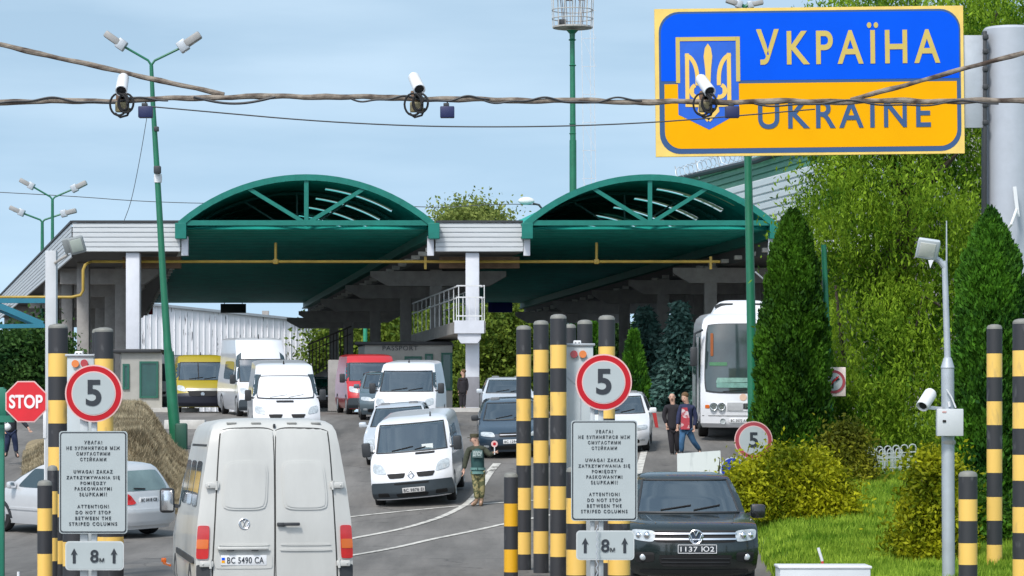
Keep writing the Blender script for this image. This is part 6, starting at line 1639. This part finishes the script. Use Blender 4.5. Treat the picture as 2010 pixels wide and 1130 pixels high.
# big willow behind the sign: weeping strands hung on limbs
def willow():
    d = 72.; k = d / F; b = GP(1740, d)
    t = thing("willow_tree", "huge weeping willow filling the right side behind the country sign", "tree", b)
    rg = np.random.default_rng(21); ells = []
    for a, c, rx, ry, rd_, dz in ((1700, 180, 160, 190, 2.6, 0), (1810, 60, 170, 150, 3.0, 1), (1930, 260, 150, 260, 3, 2), (1760, 430, 150, 230, 2.6, -.5), (1650, 420, 80, 130, 2.0, -.8), (1850, 600, 170, 240, 2.6, 0), (1720, 640, 115, 190, 2.2, -.6), (1970, 120, 120, 160, 2.5, 2), (1990, 560, 110, 250, 2.5, 2), (1770, 760, 150, 120, 1.5, -2), (1690, 800, 70, 70, 1.2, -2)):
        ells.append((tuple(P(a, c, d + dz)), (rx * k, rd_, ry * k)))
    # inner foliage mass
    C, cl = crown_points(rg, ells, 900, 120, .42)
    leaf_mesh("crown", C[C[:, 2] > b.z + .2], .050, LW, t, 2.6, seed=4, up=np.tile([0, -.2, -.8], (int((C[:, 2] > b.z + .2).sum()), 1)), jitter=.6)
    # strands
    pts = []; ups = []
    for i in range(2000):
        c, r = ells[rg.integers(len(ells))]
        v = rg.normal(size=3); v[2] = abs(v[2]) * .5; v[1] = -abs(v[1]); v /= np.linalg.norm(v)
        q = np.array(c) + v * np.array(r) * rg.uniform(.75, 1.08); ln = rg.uniform(.35, 1.5); n = int(ln / .034)
        out = v * .35; dz = np.linspace(0, 1, n)
        sway = rg.normal(size=3) * .12
        path = q + out * (np.sqrt(dz) * .6)[:, None] * np.array([1, 1, 0]) + np.outer(dz * ln, [0, 0, -1]) + np.outer(np.sin(dz * 3), sway * np.array([1, 1, 0]))
        path += rg.normal(size=path.shape) * .028
        pts.append(path); ups.append(np.tile([0, 0, -1.], (n, 1)) + rg.normal(size=(n, 3)) * .45)
    C = np.concatenate(pts); U = np.concatenate(ups); keep = C[:, 2] > b.z + .25
    leaf_mesh("hanging_branches", C[keep], .030, LW, t, 3.8, up=U[keep], seed=5, jitter=.3)
    limbs = [P(a, c, d + q) for a, c, q in ((1960, 20, 0), (1700, 60, 1), (1640, 330, -1), (1880, 300, -1.6), (1830, 480, -1.5), (1690, 620, -1), (1800, -20, 0), (1960, 500, 1))]
    mm = MB(); top = P(1790, 380, d); mid = P(1760, 600, d)
    mm.path([b - Z3 * .1, b.lerp(mid, .5), mid, top], [.42, .34, .28, .2], 12)
    for e in limbs: mm.path([mid.lerp(top, .7), mid.lerp(e, .62) + Z3 * .8, Vector(e)], [.16, .10, .03], 8)
    mm.path([P(1660, 830, d - 1.6), P(1655, 700, d - 1.8), P(1640, 560, d - 2)], [.06, .05, .03], 7)
    mm.path([P(1845, 600, d - 2.2), P(1812, 580, d - 2.3), P(1798, 640, d - 2.3)], [.035, .04, .02], 7)
    mm.build("trunk", BARK, t, world=True)
willow()
def thuja(name, label, px, d, ytop, ybot, prof, n, m_, seed, depth=1.0, size=.10):
    """upright sprays set on an uneven column; prof: (fraction from the foot, half width in px)"""
    rg = np.random.default_rng(seed); k = d / F; b = GP(px, d); t = thing(name, label, "tree", b)
    zt, zb = P(0, ytop, d).z, min(P(0, ybot, d).z, b.z + .1)
    u = rg.random(n * 2) ** .95; hw = np.interp(u, [q[0] for q in prof], [q[1] for q in prof]) * k
    th = rg.uniform(0, 2 * np.pi, n * 2)
    lump = 1 + .11 * np.sin(th * 4 + u * 17 + seed) + .10 * np.sin(th * 7 - u * 33 + 1.3) + .08 * np.sin(u * 71 + th * 11) + .05 * np.sin(u * 120 - th * 5)
    rr_ = hw * lump * (1.06 - .34 * rg.random(n * 2) ** 1.6)
    C = np.stack([b.x + rr_ * np.cos(th), b.y + rr_ * np.sin(th) * depth, zb + (zt - zb) * u + rg.normal(size=n * 2) * .05], 1)
    C = C[:n] if False else C
    U = np.stack([np.cos(th) * .55, np.sin(th) * .55, np.ones(n * 2)], 1)
    leaf_mesh("crown", C, size, m_, t, 2.2, up=U, seed=seed, jitter=.38)
    mm = MB(); mm.path([b - Z3 * .05, Vector((b.x, b.y, zb + (zt - zb) * .5)), Vector((b.x, b.y, zt - .3))], [.12, .08, .02], 8); mm.build("trunk", BARK, t, world=True)
    # dark inner wood so the sky does not show through the core
    q = rg.random(n // 2); hw2 = np.interp(q, [p[0] for p in prof], [p[1] for p in prof]) * k * .72; th2 = rg.uniform(0, 2 * np.pi, n // 2); r2 = hw2 * np.sqrt(rg.random(n // 2))
    leaf_mesh("inner_foliage", np.stack([b.x + r2 * np.cos(th2), b.y + r2 * np.sin(th2) * depth, zb + (zt - zb) * q], 1), size * 1.5, m_, t, 1.6, seed=seed + 1)
thuja("thuja_tree", "tall dark green thuja column in front of the coach's right side", 1556, 68, 418, 920, [(0, 62), (.12, 68), (.35, 65), (.6, 55), (.8, 41), (.91, 28), (.97, 17), (1, 5)], 34000, LT, 31, size=.052)
thuja("thuja_tree", "tall fresh green thuja column below the silver sign post at right", 1945, 56, 420, 1090, [(0, 70), (.3, 70), (.6, 64), (.78, 56), (.88, 44), (.95, 27), (1, 7)], 40000, LT2, 32, size=.048)
thuja("thuja_tree", "small green thuja between the right canopy columns and striped columns", 1244, 118, 655, 805, [(0, 22), (.3, 24), (.7, 15), (1, 3)], 3500, LT2, 33, size=.16)
thuja("thuja_tree", "small green thuja behind the portal panel, left of the first canopy column at right", 1168, 120, 640, 805, [(0, 22), (.3, 24), (.7, 15), (1, 3)], 3000, LT2, 34, size=.16)
# golden bushes on the verge
def bush(label, px, d, shapes, ncl, seed, m_=LB, size=.045, rho=.19): 
    return tree("golden_shrub", label, px, d, shapes, ncl, 150, rho, size, m_, 2.1, seed, .05, "golden green shrubs on the grass verge", "shrub", "foliage")
bush("broad yellow-green shrub beside the pickup's right mirror", 1550, 57, [(1505, 985, 70, 75, .8, 0), (1570, 975, 75, 80, .9, .3), (1620, 1000, 52, 55, .7, .2), (1490, 1030, 45, 45, .6, -.2), (1470, 940, 28, 35, .5, .2), (1545, 920, 55, 30, .6, .2), (1600, 1040, 60, 25, .6, .1)], 520, 41)
bush("upright yellow-brown shrub behind the broad shrub, left of the hoop fence", 1670, 64, [(1660, 872, 18, 34, .4, 0), (1668, 930, 30, 45, .6, 0), (1645, 925, 26, 50, .5, 0)], 210, 42, leafmat("olive_shrub_leaf", (.07, .09, .008), (.28, .28, .02), .28))
bush("yellow-green shrub at the foot of the grey camera post", 1810, 49, [(1836, 930, 12, 36, .35, .2), (1826, 1010, 26, 56, .5, .1), (1806, 1070, 24, 34, .5, 0), (1840, 1050, 24, 60, .5, .3)], 260, 43)
bush("small dark clipped shrub right of the camera post", 1880, 52, [(1885, 1030, 45, 90, .7, 0), (1930, 1060, 60, 80, .7, .4)], 260, 44, LT)
# trees beyond the canopies
for a in (("yellow-green tree behind the left column rows", 690, 225, [(670, 700, 60, 80, 4, 0), (740, 690, 70, 85, 4, 1), (800, 680, 60, 90, 4, 0)], 51, LG),
          ("yellow-green tree under the catwalk and blue lane board", 900, 215, [(870, 700, 60, 100, 4, 0), (940, 690, 70, 110, 4, 1), (905, 770, 90, 50, 4, -1)], 52, LG),
          ("green tree right of the blue lane board behind the middle columns", 1010, 205, [(990, 690, 60, 90, 4, 0), (1045, 670, 55, 100, 4, 1), (1030, 770, 70, 50, 3, -1)], 53, LG),
          ("tall pale green tree top showing above the middle white fascia", 925, 235, [(925, 440, 62, 36, 4, 0), (900, 520, 60, 90, 4, 0), (950, 620, 60, 90, 4, 0)], 54, leafmat("pale_tree_leaf", (.10, .15, .03), (.33, .38, .10), .35)),
          ("dark green tree in shade beside the bluish spruces", 1190, 190, [(1180, 720, 45, 90, 3, 0), (1215, 760, 40, 60, 3, 0)], 57, LD)):
    tree("background_tree", a[0], a[1], a[2], a[3], 400, 150, .80, .17, a[5], 1.8, a[4], .25, "trees beyond the canopies")
tree("dark_bush", "dark green bush mass left of the leftmost striped columns", 45, 118, [(30, 720, 45, 55, 2, 0), (70, 700, 40, 60, 2, .5), (10, 750, 40, 50, 2, 0), (95, 740, 40, 50, 2, .5)], 360, 150, .45, .11, LD, 1.8, 55, .15, None, "bush", "foliage")
# bluish spruces
def spruce(label, px, d, ytop, hw, seed):
    rg = np.random.default_rng(seed); k = d / F; b = GP(px, d); t = thing("spruce_tree", label, "tree", b, group="bluish spruces behind the right columns")
    zt = P(0, ytop, d).z; pts = []; ups = []
    for i in range(26):
        u = i / 26; z = b.z + .3 + (zt - b.z - .3) * u; R = hw * k * (1 - u) ** .8 + .1
        for j in range(11):
            a = rg.uniform(0, 2 * np.pi); n = int(46 * (1 - u) + 10); s_ = rg.random(n) ** .7; dr = np.array([math.cos(a), math.sin(a), 0])
            q = np.array([b.x, b.y, z]) + np.outer(s_ * R, dr) + np.outer(-s_ ** 2 * R * .28, [0, 0, 1]) + rg.normal(size=(n, 3)) * np.array([.13, .13, .06]); pts.append(q); ups.append(np.tile(dr + np.array([0, 0, -.3]), (n, 1)))
    leaf_mesh("crown", np.concatenate(pts), .12, LS, t, 2.4, up=np.concatenate(ups), seed=seed)
    trunk(t, b, (b.x, b.y, zt - .2), .14, [], BARK)
spruce("bluish spruce left of the far right column, behind the red frame", 1268, 128, 600, 62, 61)
spruce("bluish spruce between the last right column and the coach", 1335, 124, 590, 60, 62)

# grass blades on the verge (uncountable)
rg = np.random.default_rng(71); n = 90000
dd = 40 + 46 * rg.random(n) ** 1.25; xb = np.array([verge_x(q) for q in dd]); xx = xb + .15 + (rg.random(n) ** .9) * (1.4 + dd * .075)
zz = np.array([GZ(a, b) for a, b in zip(xx, dd)])
hh = .035 * rg.uniform(.6, 1.3, n)
patch = .5 + .5 * np.sin(xx * 1.7 + dd * .6) * np.sin(dd * .9 - xx)
g_ = leaf_mesh("grass", np.stack([xx, dd, zz + .06 + .05 * patch], 1), .030, LGR, None, 7 , up=np.tile([0, -.1, 1.], (n, 1)), seed=8, kind="stuff", jitter=.32)
g_['label'] = "long fresh green grass on the verge"
# dry bank on the left with straw stalks
def bank_z(x, y):
    px = CX + x * F / y
    z0 = GZ(x, y)
    u = smooth((y - 69.5) / 4.5) * smooth((93 - y) / 5)
    v = smooth((px - 40) / 70) * smooth((368 - px) / 95)
    return z0 + (.35 + 1.05 * smooth((px - 120) / 110) * (1 - .25 * smooth((px - 270) / 90))) * u * v - .02
bx = []
rows = []
for j in range(50):
    y = 69 + 25 * j / 49; rows.append([Vector(((px - CX) * y / F, y, bank_z((px - CX) * y / F, y))) for px in [30 + 350 * i / 60 for i in range(61)]])
mm = MB(); mm.grid(rows); bk_ = mm.build("dry_bank", STRAWM, angle=80); bk_['kind'] = 'structure'
n = 60000; rg = np.random.default_rng(72)
yy = 69.3 + 16 * rg.random(n) ** 1.2; px = 45 + 322 * rg.random(n)
xx = (px - CX) * yy / F; zz = np.array([bank_z(a, b) for a, b in zip(xx, yy)])
g_ = leaf_mesh("dry_grass", np.stack([xx, yy, zz + .07], 1), .026, LSTRAW, None, 10, up=np.tile([.1, -.35, 1.], (n, 1)) + rg.normal(size=(n, 3)) * .2, seed=9, kind="stuff", jitter=.30)
g_['label'] = "dry straw-coloured grass covering the left bank"
n = 6000; yy = 66 + 4 * rg.random(n); px = 60 + 90 * rg.random(n); xx = (px - CX) * yy / F; zz = np.array([max(GZ(a, b), bank_z(a, b)) for a, b in zip(xx, yy)])
# ---------------------------------------------------------------- people
def skin_mesh(verts, edges, radii, root=0, sub=2):
    """grow one continuous surface round a chain of joints"""
    me = bpy.data.meshes.new("tmp"); me.from_pydata([tuple(v) for v in verts], edges, [])
    o = bpy.data.objects.new("tmp", me); col.objects.link(o)
    md_ = o.modifiers.new("s", 'SKIN'); md_.branch_smoothing = .6
    bm = bmesh.new(); bm.from_mesh(me); ly = bm.verts.layers.skin.verify(); bm.verts.ensure_lookup_table()
    for i, v in enumerate(bm.verts):
        r = radii[i]; v[ly].radius = r if isinstance(r, tuple) else (r, r); v[ly].use_root = (i == root)
    bm.to_mesh(me); bm.free()
    sm = o.modifiers.new("u", 'SUBSURF'); sm.levels = sub; sm.render_levels = sub
    dg = bpy.context.evaluated_depsgraph_get()
    out = bpy.data.meshes.new_from_object(o.evaluated_get(dg))
    bpy.data.objects.remove(o); bpy.data.meshes.remove(me)
    return out
def put(me, name, m_, parent):
    inv = parent.matrix_basis.inverted()
    for v in me.vertices: v.co = inv @ v.co
    me.materials.clear(); me.materials.append(m_); me.name = name
    me.polygons.foreach_set('use_smooth', [True] * len(me.polygons))
    o = bpy.data.objects.new(name, me); col.objects.link(o); o.parent = parent; return o
SKIN = mat("skin", (.50, .30, .22), .55, var=.06)
def person(label, J, d, top, legs, shoes, hair, shirt=None, hairshape='short', look=(0, -1, 0), g=None, sc_=1., top_r=None):
    """J: joints in photo px + depth offset: head, neck, chest, pelvis, sl/sr, el/er, wl/wr, hl/hr, kl/kr, al/ar, tl/tr (image left/right)"""
    Q = {k: P(v[0], v[1], d + (v[2] if len(v) > 2 else 0)) for k, v in J.items()}
    foot = min(Q['al'].z, Q['ar'].z)
    t = thing("person", label, "person", (Q['pelvis'].x, d, GZ(Q['pelvis'].x, d)))
    k = sc_
    look = Vector(look).normalized(); side = look.cross(Z3).normalized()
    H = Q['head']
    V = [Q['pelvis'], Q['chest'], Q['neck'], H - Z3 * .055 * k + look * .012, H + Z3 * .035 * k, H + Z3 * .10 * k]; E = [(0, 1), (1, 2), (2, 3), (3, 4), (4, 5)]
    R = [.10 * k, .085 * k, .066 * k, (.086 * k, .098 * k), (.104 * k, .116 * k), (.070 * k, .078 * k)]
    def add(p, par, r): V.append(Vector(p)); R.append(r); E.append((par, len(V) - 1)); return len(V) - 1
    # chin and nose shape the face
    add(H - Z3 * .085 * k + look * .06 * k, 3, .052 * k)
    for s_ in 'lr':
        a = add(Q['s' + s_], 1, .040 * k); b = add(Q['e' + s_], a, .036 * k); c = add(Q['w' + s_], b, .030 * k)
        dirv = (Q['w' + s_] - Q['e' + s_]).normalized(); dirv = (dirv + Vector((0, -.1, -.25))).normalized(); cr_ = dirv.cross(look).normalized() if abs(dirv.dot(look)) < .95 else side
        pm = add(Q['w' + s_] + dirv * .075 * k, c, (.036 * k, .022 * k))
        sg_ = -1 if s_ == 'l' else 1
        for q, (off, ln) in enumerate(((-.030, .070), (-.010, .080), (.011, .074), (.030, .058))):
            f1 = add(V[pm] + cr_ * off * k + dirv * .035 * k, pm, .0095 * k); f2 = add(V[f1] + (dirv * .6 + look * .25).normalized() * ln * .5 * k, f1, .0085 * k); add(V[f2] + (dirv * .5 + look * .6).normalized() * ln * .5 * k, f2, .0075 * k)
        th = add(V[c] + dirv * .035 * k + look * .035 * k, c, .011 * k); add(V[th] + (dirv + look * .4).normalized() * .04 * k, th, .009 * k)
        h = add(Q['h' + s_], 0, .085 * k); kn = add(Q['k' + s_], h, .056 * k); an = add(Q['a' + s_], kn, .040 * k); add(Q['t' + s_], an, .034 * k)
    body = put(skin_mesh(V, E, R), "body", SKIN, t)
    # ears, nose, eyes
    for s_ in (-1, 1):
        mm = MB(); mm.sphere(H + side * s_ * .086 * k + Z3 * .0, (.016 * k, .026 * k, .034 * k), 8, 6); mm.build("ear", SKIN, body, world=False) if False else None
    mm = MB()
    for s_ in (-1, 1): mm.sphere(H + side * s_ * .084 * k - Z3 * .015 * k, .017 * k, 8, 6)
    mm.sphere(H + look * .098 * k - Z3 * .02 * k, .018 * k, 8, 6)
    fc = mm.build("ears_and_nose", SKIN, t, world=True)
    mm = MB()
    for s_ in (-1, 1): mm.sphere(H + look * .082 * k + side * s_ * .034 * k + Z3 * .015 * k, .012 * k, 8, 6)
    mm.build("eyes", INK, t, world=True)
    mm = MB(); mm.sphere(H + look * .086 * k - Z3 * .055 * k, (.022 * k, .012 * k, .006 * k), 8, 6); mm.build("mouth", mat("lips", (.32, .12, .10), .5), t, world=True)
    # clothes
    tr_ = top_r or (.165, .175)
    V2 = [Q['pelvis'] - Z3 * .11, Q['pelvis'].lerp(Q['chest'], .5), Q['chest'], Q['chest'].lerp(Q['neck'], .55), Q['neck'] + Z3 * .0]; E2 = [(0, 1), (1, 2), (2, 3), (3, 4)]; R2 = [(tr_[0] + .025) * k, (tr_[0] + .002) * k, (tr_[1] + .012) * k, .15 * k, .088 * k]
    for s_ in 'lr':
        n0 = len(V2); V2 += [Q['s' + s_], Q['e' + s_], Q['w' + s_]]; R2 += [.088 * k, .070 * k, .050 * k]; E2 += [(3, n0), (n0, n0 + 1), (n0 + 1, n0 + 2)]
    jk = put(skin_mesh(V2, E2, R2, 1), "jacket", top, t)
    V3 = [Q['pelvis']]; E3 = []; R3 = [.12 * k]
    for s_ in 'lr':
        n0 = len(V3); V3 += [Q['h' + s_], Q['k' + s_], Q['a' + s_] + Z3 * .03]; R3 += [.105 * k, .080 * k, .066 * k]; E3 += [(0, n0), (n0, n0 + 1), (n0 + 1, n0 + 2)]
    put(skin_mesh(V3, E3, R3), "trousers", legs, t)
    for s_ in 'lr':
        a, b = Q['a' + s_], Q['t' + s_]; put(skin_mesh([a + Z3 * .06, a - Z3 * .02, a.lerp(b, .5) - Z3 * .02, b], [(0, 1), (1, 2), (2, 3)], [.058 * k, .056 * k, .050 * k, .042 * k], 1), "shoe", shoes, t)
    if hairshape == 'short':
        mm = MB(); mm.sphere(H + Z3 * .050 * k - look * .022 * k, (.098 * k, .106 * k, .092 * k), 14, 10); mm.build("hair", hair, t, world=True)
    elif hairshape == 'bald':
        mm = MB(); mm.sphere(H + Z3 * .0 * k - look * .030 * k, (.095 * k, .085 * k, .065 * k), 14, 10); mm.build("hair", hair, t, world=True)
    else:
        mm = MB(); mm.lathe([(.098 * k, .02 * k), (.106 * k, .075 * k), (.10 * k, .10 * k), (.03 * k, .108 * k)], H + Z3 * .015, 18); mm.prism([(-.075, 0), (.075, 0), (.05, .085), (-.05, .085)], H + look * .08 * k + Z3 * .035 * k, side, look, Z3 * .012); mm.build("cap", hair, t, world=True)
    return t, Q, jk
CAMO = mixmat("camouflage_cloth", (.30, .26, .12), (.09, .10, .045), 11, .47, .53, .9, detail=3)
OLIVE = mat("olive_cloth", (.045, .050, .032), .9, var=.25, scale=12)
off, Q, jk = person("soldier in cap, green vest and camouflage trousers standing by the small white van", dict(head=(931, 861), neck=(936, 872), chest=(937, 888), pelvis=(938, 926), sl=(920, 882, .02), sr=(951, 882, 0), el=(914, 903, .0), er=(961, 893, -.05), wl=(911, 921, -.02), wr=(970, 888, -.14),
    hl=(932, 931), hr=(945, 931), kl=(935, 958, -.03), kr=(946, 959), al=(936, 983), ar=(945, 982, .05), tl=(925, 991, -.10), tr=(943, 991, -.12)), 69.8, OLIVE, CAMO, mat("tan_boot", (.20, .13, .08), .8), mat("khaki_cap", (.06, .055, .03), .9), hairshape='cap', look=(-.95, -.15, -.1), sc_=.98, top_r=(.15, .16))
VEST = mat("vest_green", (.015, .060, .058), .75, var=.2, scale=8)
d_ = 69.8
V2 = [Q['pelvis'] - Z3 * .04, Q['pelvis'].lerp(Q['chest'], .5), Q['chest'], Q['neck'] - Z3 * .06]
vest = put(skin_mesh(V2, [(0, 1), (1, 2), (2, 3)], [(.185, .165), (.18, .165), (.20, .17), (.11, .09)], 1), "vest", VEST, off)
mm = MB()
def belt(z0, z1, m_, nm):
    mm = MB(); c = Q['pelvis'].lerp(Q['chest'], .1); mm.lathe([(.176, z0), (.178, z1)], (c.x, c.y, c.z), 26, M=Matrix.Diagonal((1, .93, 1))); return mm.build(nm, m_, off, world=True)
belt(.0, .055, mat("vest_band", (.12, .24, .22), .5), "reflective_band")
belt(-.09, -.03, mat("vest_band", (.12, .24, .22), .5), "reflective_band")
c = P(937, 891, d_ - .215); mm = MB(); mm.box(c, (.235, .015, .17), ch=.006); bp_ = mm.build("back_patch", mat("patch_grey", (.10, .155, .15), .6), off, world=True)
text("patch_text", "ДПСУ", bp_, off.matrix_basis.inverted() @ face(c.x, c.y - .010, c.z), .12, .20, mat("patch_letters", (.50, .58, .56), .5), .003, 1.05, .03)
t = thing("signal_paddle", "small round white and red signal paddle held up by the soldier", "paddle", P(971, 889, d_ - .18))
mm = MB(); c = P(970.5, 871, d_ - .18); mm.tube(P(971, 892, d_ - .18), P(970.7, 877, d_ - .18), .014, n=8); mm.build("handle", WHITE, t, world=True)
mm = MB(); mm.prism(disc(.075, 24), c, X3, Z3, (0, .02, 0)); o = mm.build("disc", PINKISH, t, world=True)
mm = MB(); mm.prism(disc(.036, 20), c + Vector((0, -.004, 0)), X3, Z3, (0, .006, 0)); mm.build("red_centre", SIGNRED, o, world=True)

BLK = mat("black_cloth", (.016, .014, .018), .9, var=.3, scale=9)
person("bald grey-haired man in black clothes walking beside the coach", dict(head=(1319, 779), neck=(1321, 791), chest=(1321, 806), pelvis=(1321, 838), sl=(1308, 799), sr=(1333, 800, .05), el=(1303, 816), er=(1336, 818, .05), wl=(1308, 832, -.06), wr=(1332, 834, -.03),
    hl=(1316, 843), hr=(1326, 843), kl=(1318, 868, -.05), kr=(1329, 868), al=(1320, 893), ar=(1329, 889, .1), tl=(1316, 899, -.16), tr=(1328, 895, -.1)), 82, BLK, BLK, mat("black_shoe", (.02, .02, .02), .5), mat("grey_hair", (.22, .20, .18), .9), hairshape='bald', look=(-.1, -1, -.15))
JEANS = mat("blue_denim", (.035, .105, .21), .85, var=.35, scale=6)
NAVY = mat("navy_jacket", (.014, .020, .065), .8, var=.25, scale=8)
p2, Q2, jk2 = person("man in open navy jacket, white and red shirt and blue jeans striding by the coach", dict(head=(1344, 780), neck=(1349, 792), chest=(1349, 806), pelvis=(1347, 840), sl=(1337, 797), sr=(1360, 799), el=(1332, 818, -.04), er=(1366, 819), wl=(1330, 834, -.1), wr=(1363, 836, -.06),
    hl=(1341, 845), hr=(1352, 845), kl=(1338, 867, -.12), kr=(1361, 866, .05), al=(1338, 890, -.05), ar=(1373, 884, .2), tl=(1333, 897, -.2), tr=(1374, 892, .02)), 80.8, NAVY, JEANS, mat("black_shoe", (.02, .02, .02), .5), mat("brown_hair", (.13, .075, .035), .9), look=(-.5, -.8, -.35))
mm = MB(); c = P(1346, 818, 80.8 - .165)
mm.prism([(-.10, .24), (.04, .25), (.10, -.02), (.10, -.32), (-.13, -.32), (-.12, -.02)], c, X3, Z3, (0, .09, 0)); sh_ = mm.build("shirt", mixmat("white_red_shirt", (.62, .52, .55), (.40, .04, .06), 5, .50, .56, .85), p2, world=True, angle=0)
mm = MB(); mm.prism([(-.11, -.02), (.10, -.03), (.10, -.33), (-.135, -.33)], c + Vector((0, -.012, 0)), X3, Z3, (0, .05, 0)); mm.build("shirt_front", mixmat("red_shirt_print", (.42, .05, .07), (.60, .40, .40), 6, .55, .6, .85), p2, world=True, angle=0)
t = thing("shoulder_bag", "small dark bag at the jeans man's right hand", "bag", P(1371, 838, 80.9)); mm = MB(); mm.box(P(1371, 835, 80.9), (.10, .16, .16), ch=.04); mm.build("pouch", DGREY, t, world=True); mm = MB(); mm.path([P(1371, 829, 80.9), P(1366, 815, 80.75), P(1362, 803, 80.75)], .01, 6); mm.build("strap", DGREY, t, world=True)
person("person in dark navy clothes walking behind the STOP sign at far left", dict(head=(22, 782), neck=(22, 795), chest=(22, 808), pelvis=(21, 843), sl=(9, 802), sr=(35, 803), el=(5, 822), er=(44, 826, -.05), wl=(8, 840, -.08), wr=(55, 839, -.1),
    hl=(16, 848), hr=(26, 848), kl=(15, 868), kr=(30, 868, -.05), al=(12, 889, .15), ar=(32, 890, -.05), tl=(10, 894, .02), tr=(36, 896, -.18)), 82, mat("dark_coat", (.02, .022, .03), .9), mat("navy_trousers", (.018, .03, .075), .85), mat("black_shoe", (.02, .02, .02), .5), mat("brown_hair", (.13, .075, .035), .9), look=(.6, -.7, 0))
t = thing("white_bag", "round white bag hanging in front of the person at far left", "bag", P(14, 838, 81.6)); mm = MB(); mm.sphere(P(14, 838, 81.6), (.11, .08, .10), 14, 10); mm.build("pouch", WHITE, t, world=True); mm = MB(); mm.path([P(8, 834, 81.6), P(12, 825, 81.6), P(18, 834, 81.6)], .012, 6); mm.build("strap", WHITE, t, world=True)
person("dark figure standing in shade left of the white middle column", dict(head=(909, 731), neck=(909, 739), chest=(909, 748), pelvis=(908, 768), sl=(902, 745), sr=(915, 745), el=(900, 757), er=(917, 757), wl=(901, 767), wr=(916, 767), hl=(905, 771), hr=(911, 771), kl=(905, 786), kr=(911, 786), al=(905, 799), ar=(911, 799), tl=(904, 802, -.15), tr=(912, 802, -.15)), 118.6, BLK, BLK, mat("black_shoe", (.02, .02, .02), .5), mat("brown_hair", (.13, .075, .035), .9), look=(-1, -.3, 0))
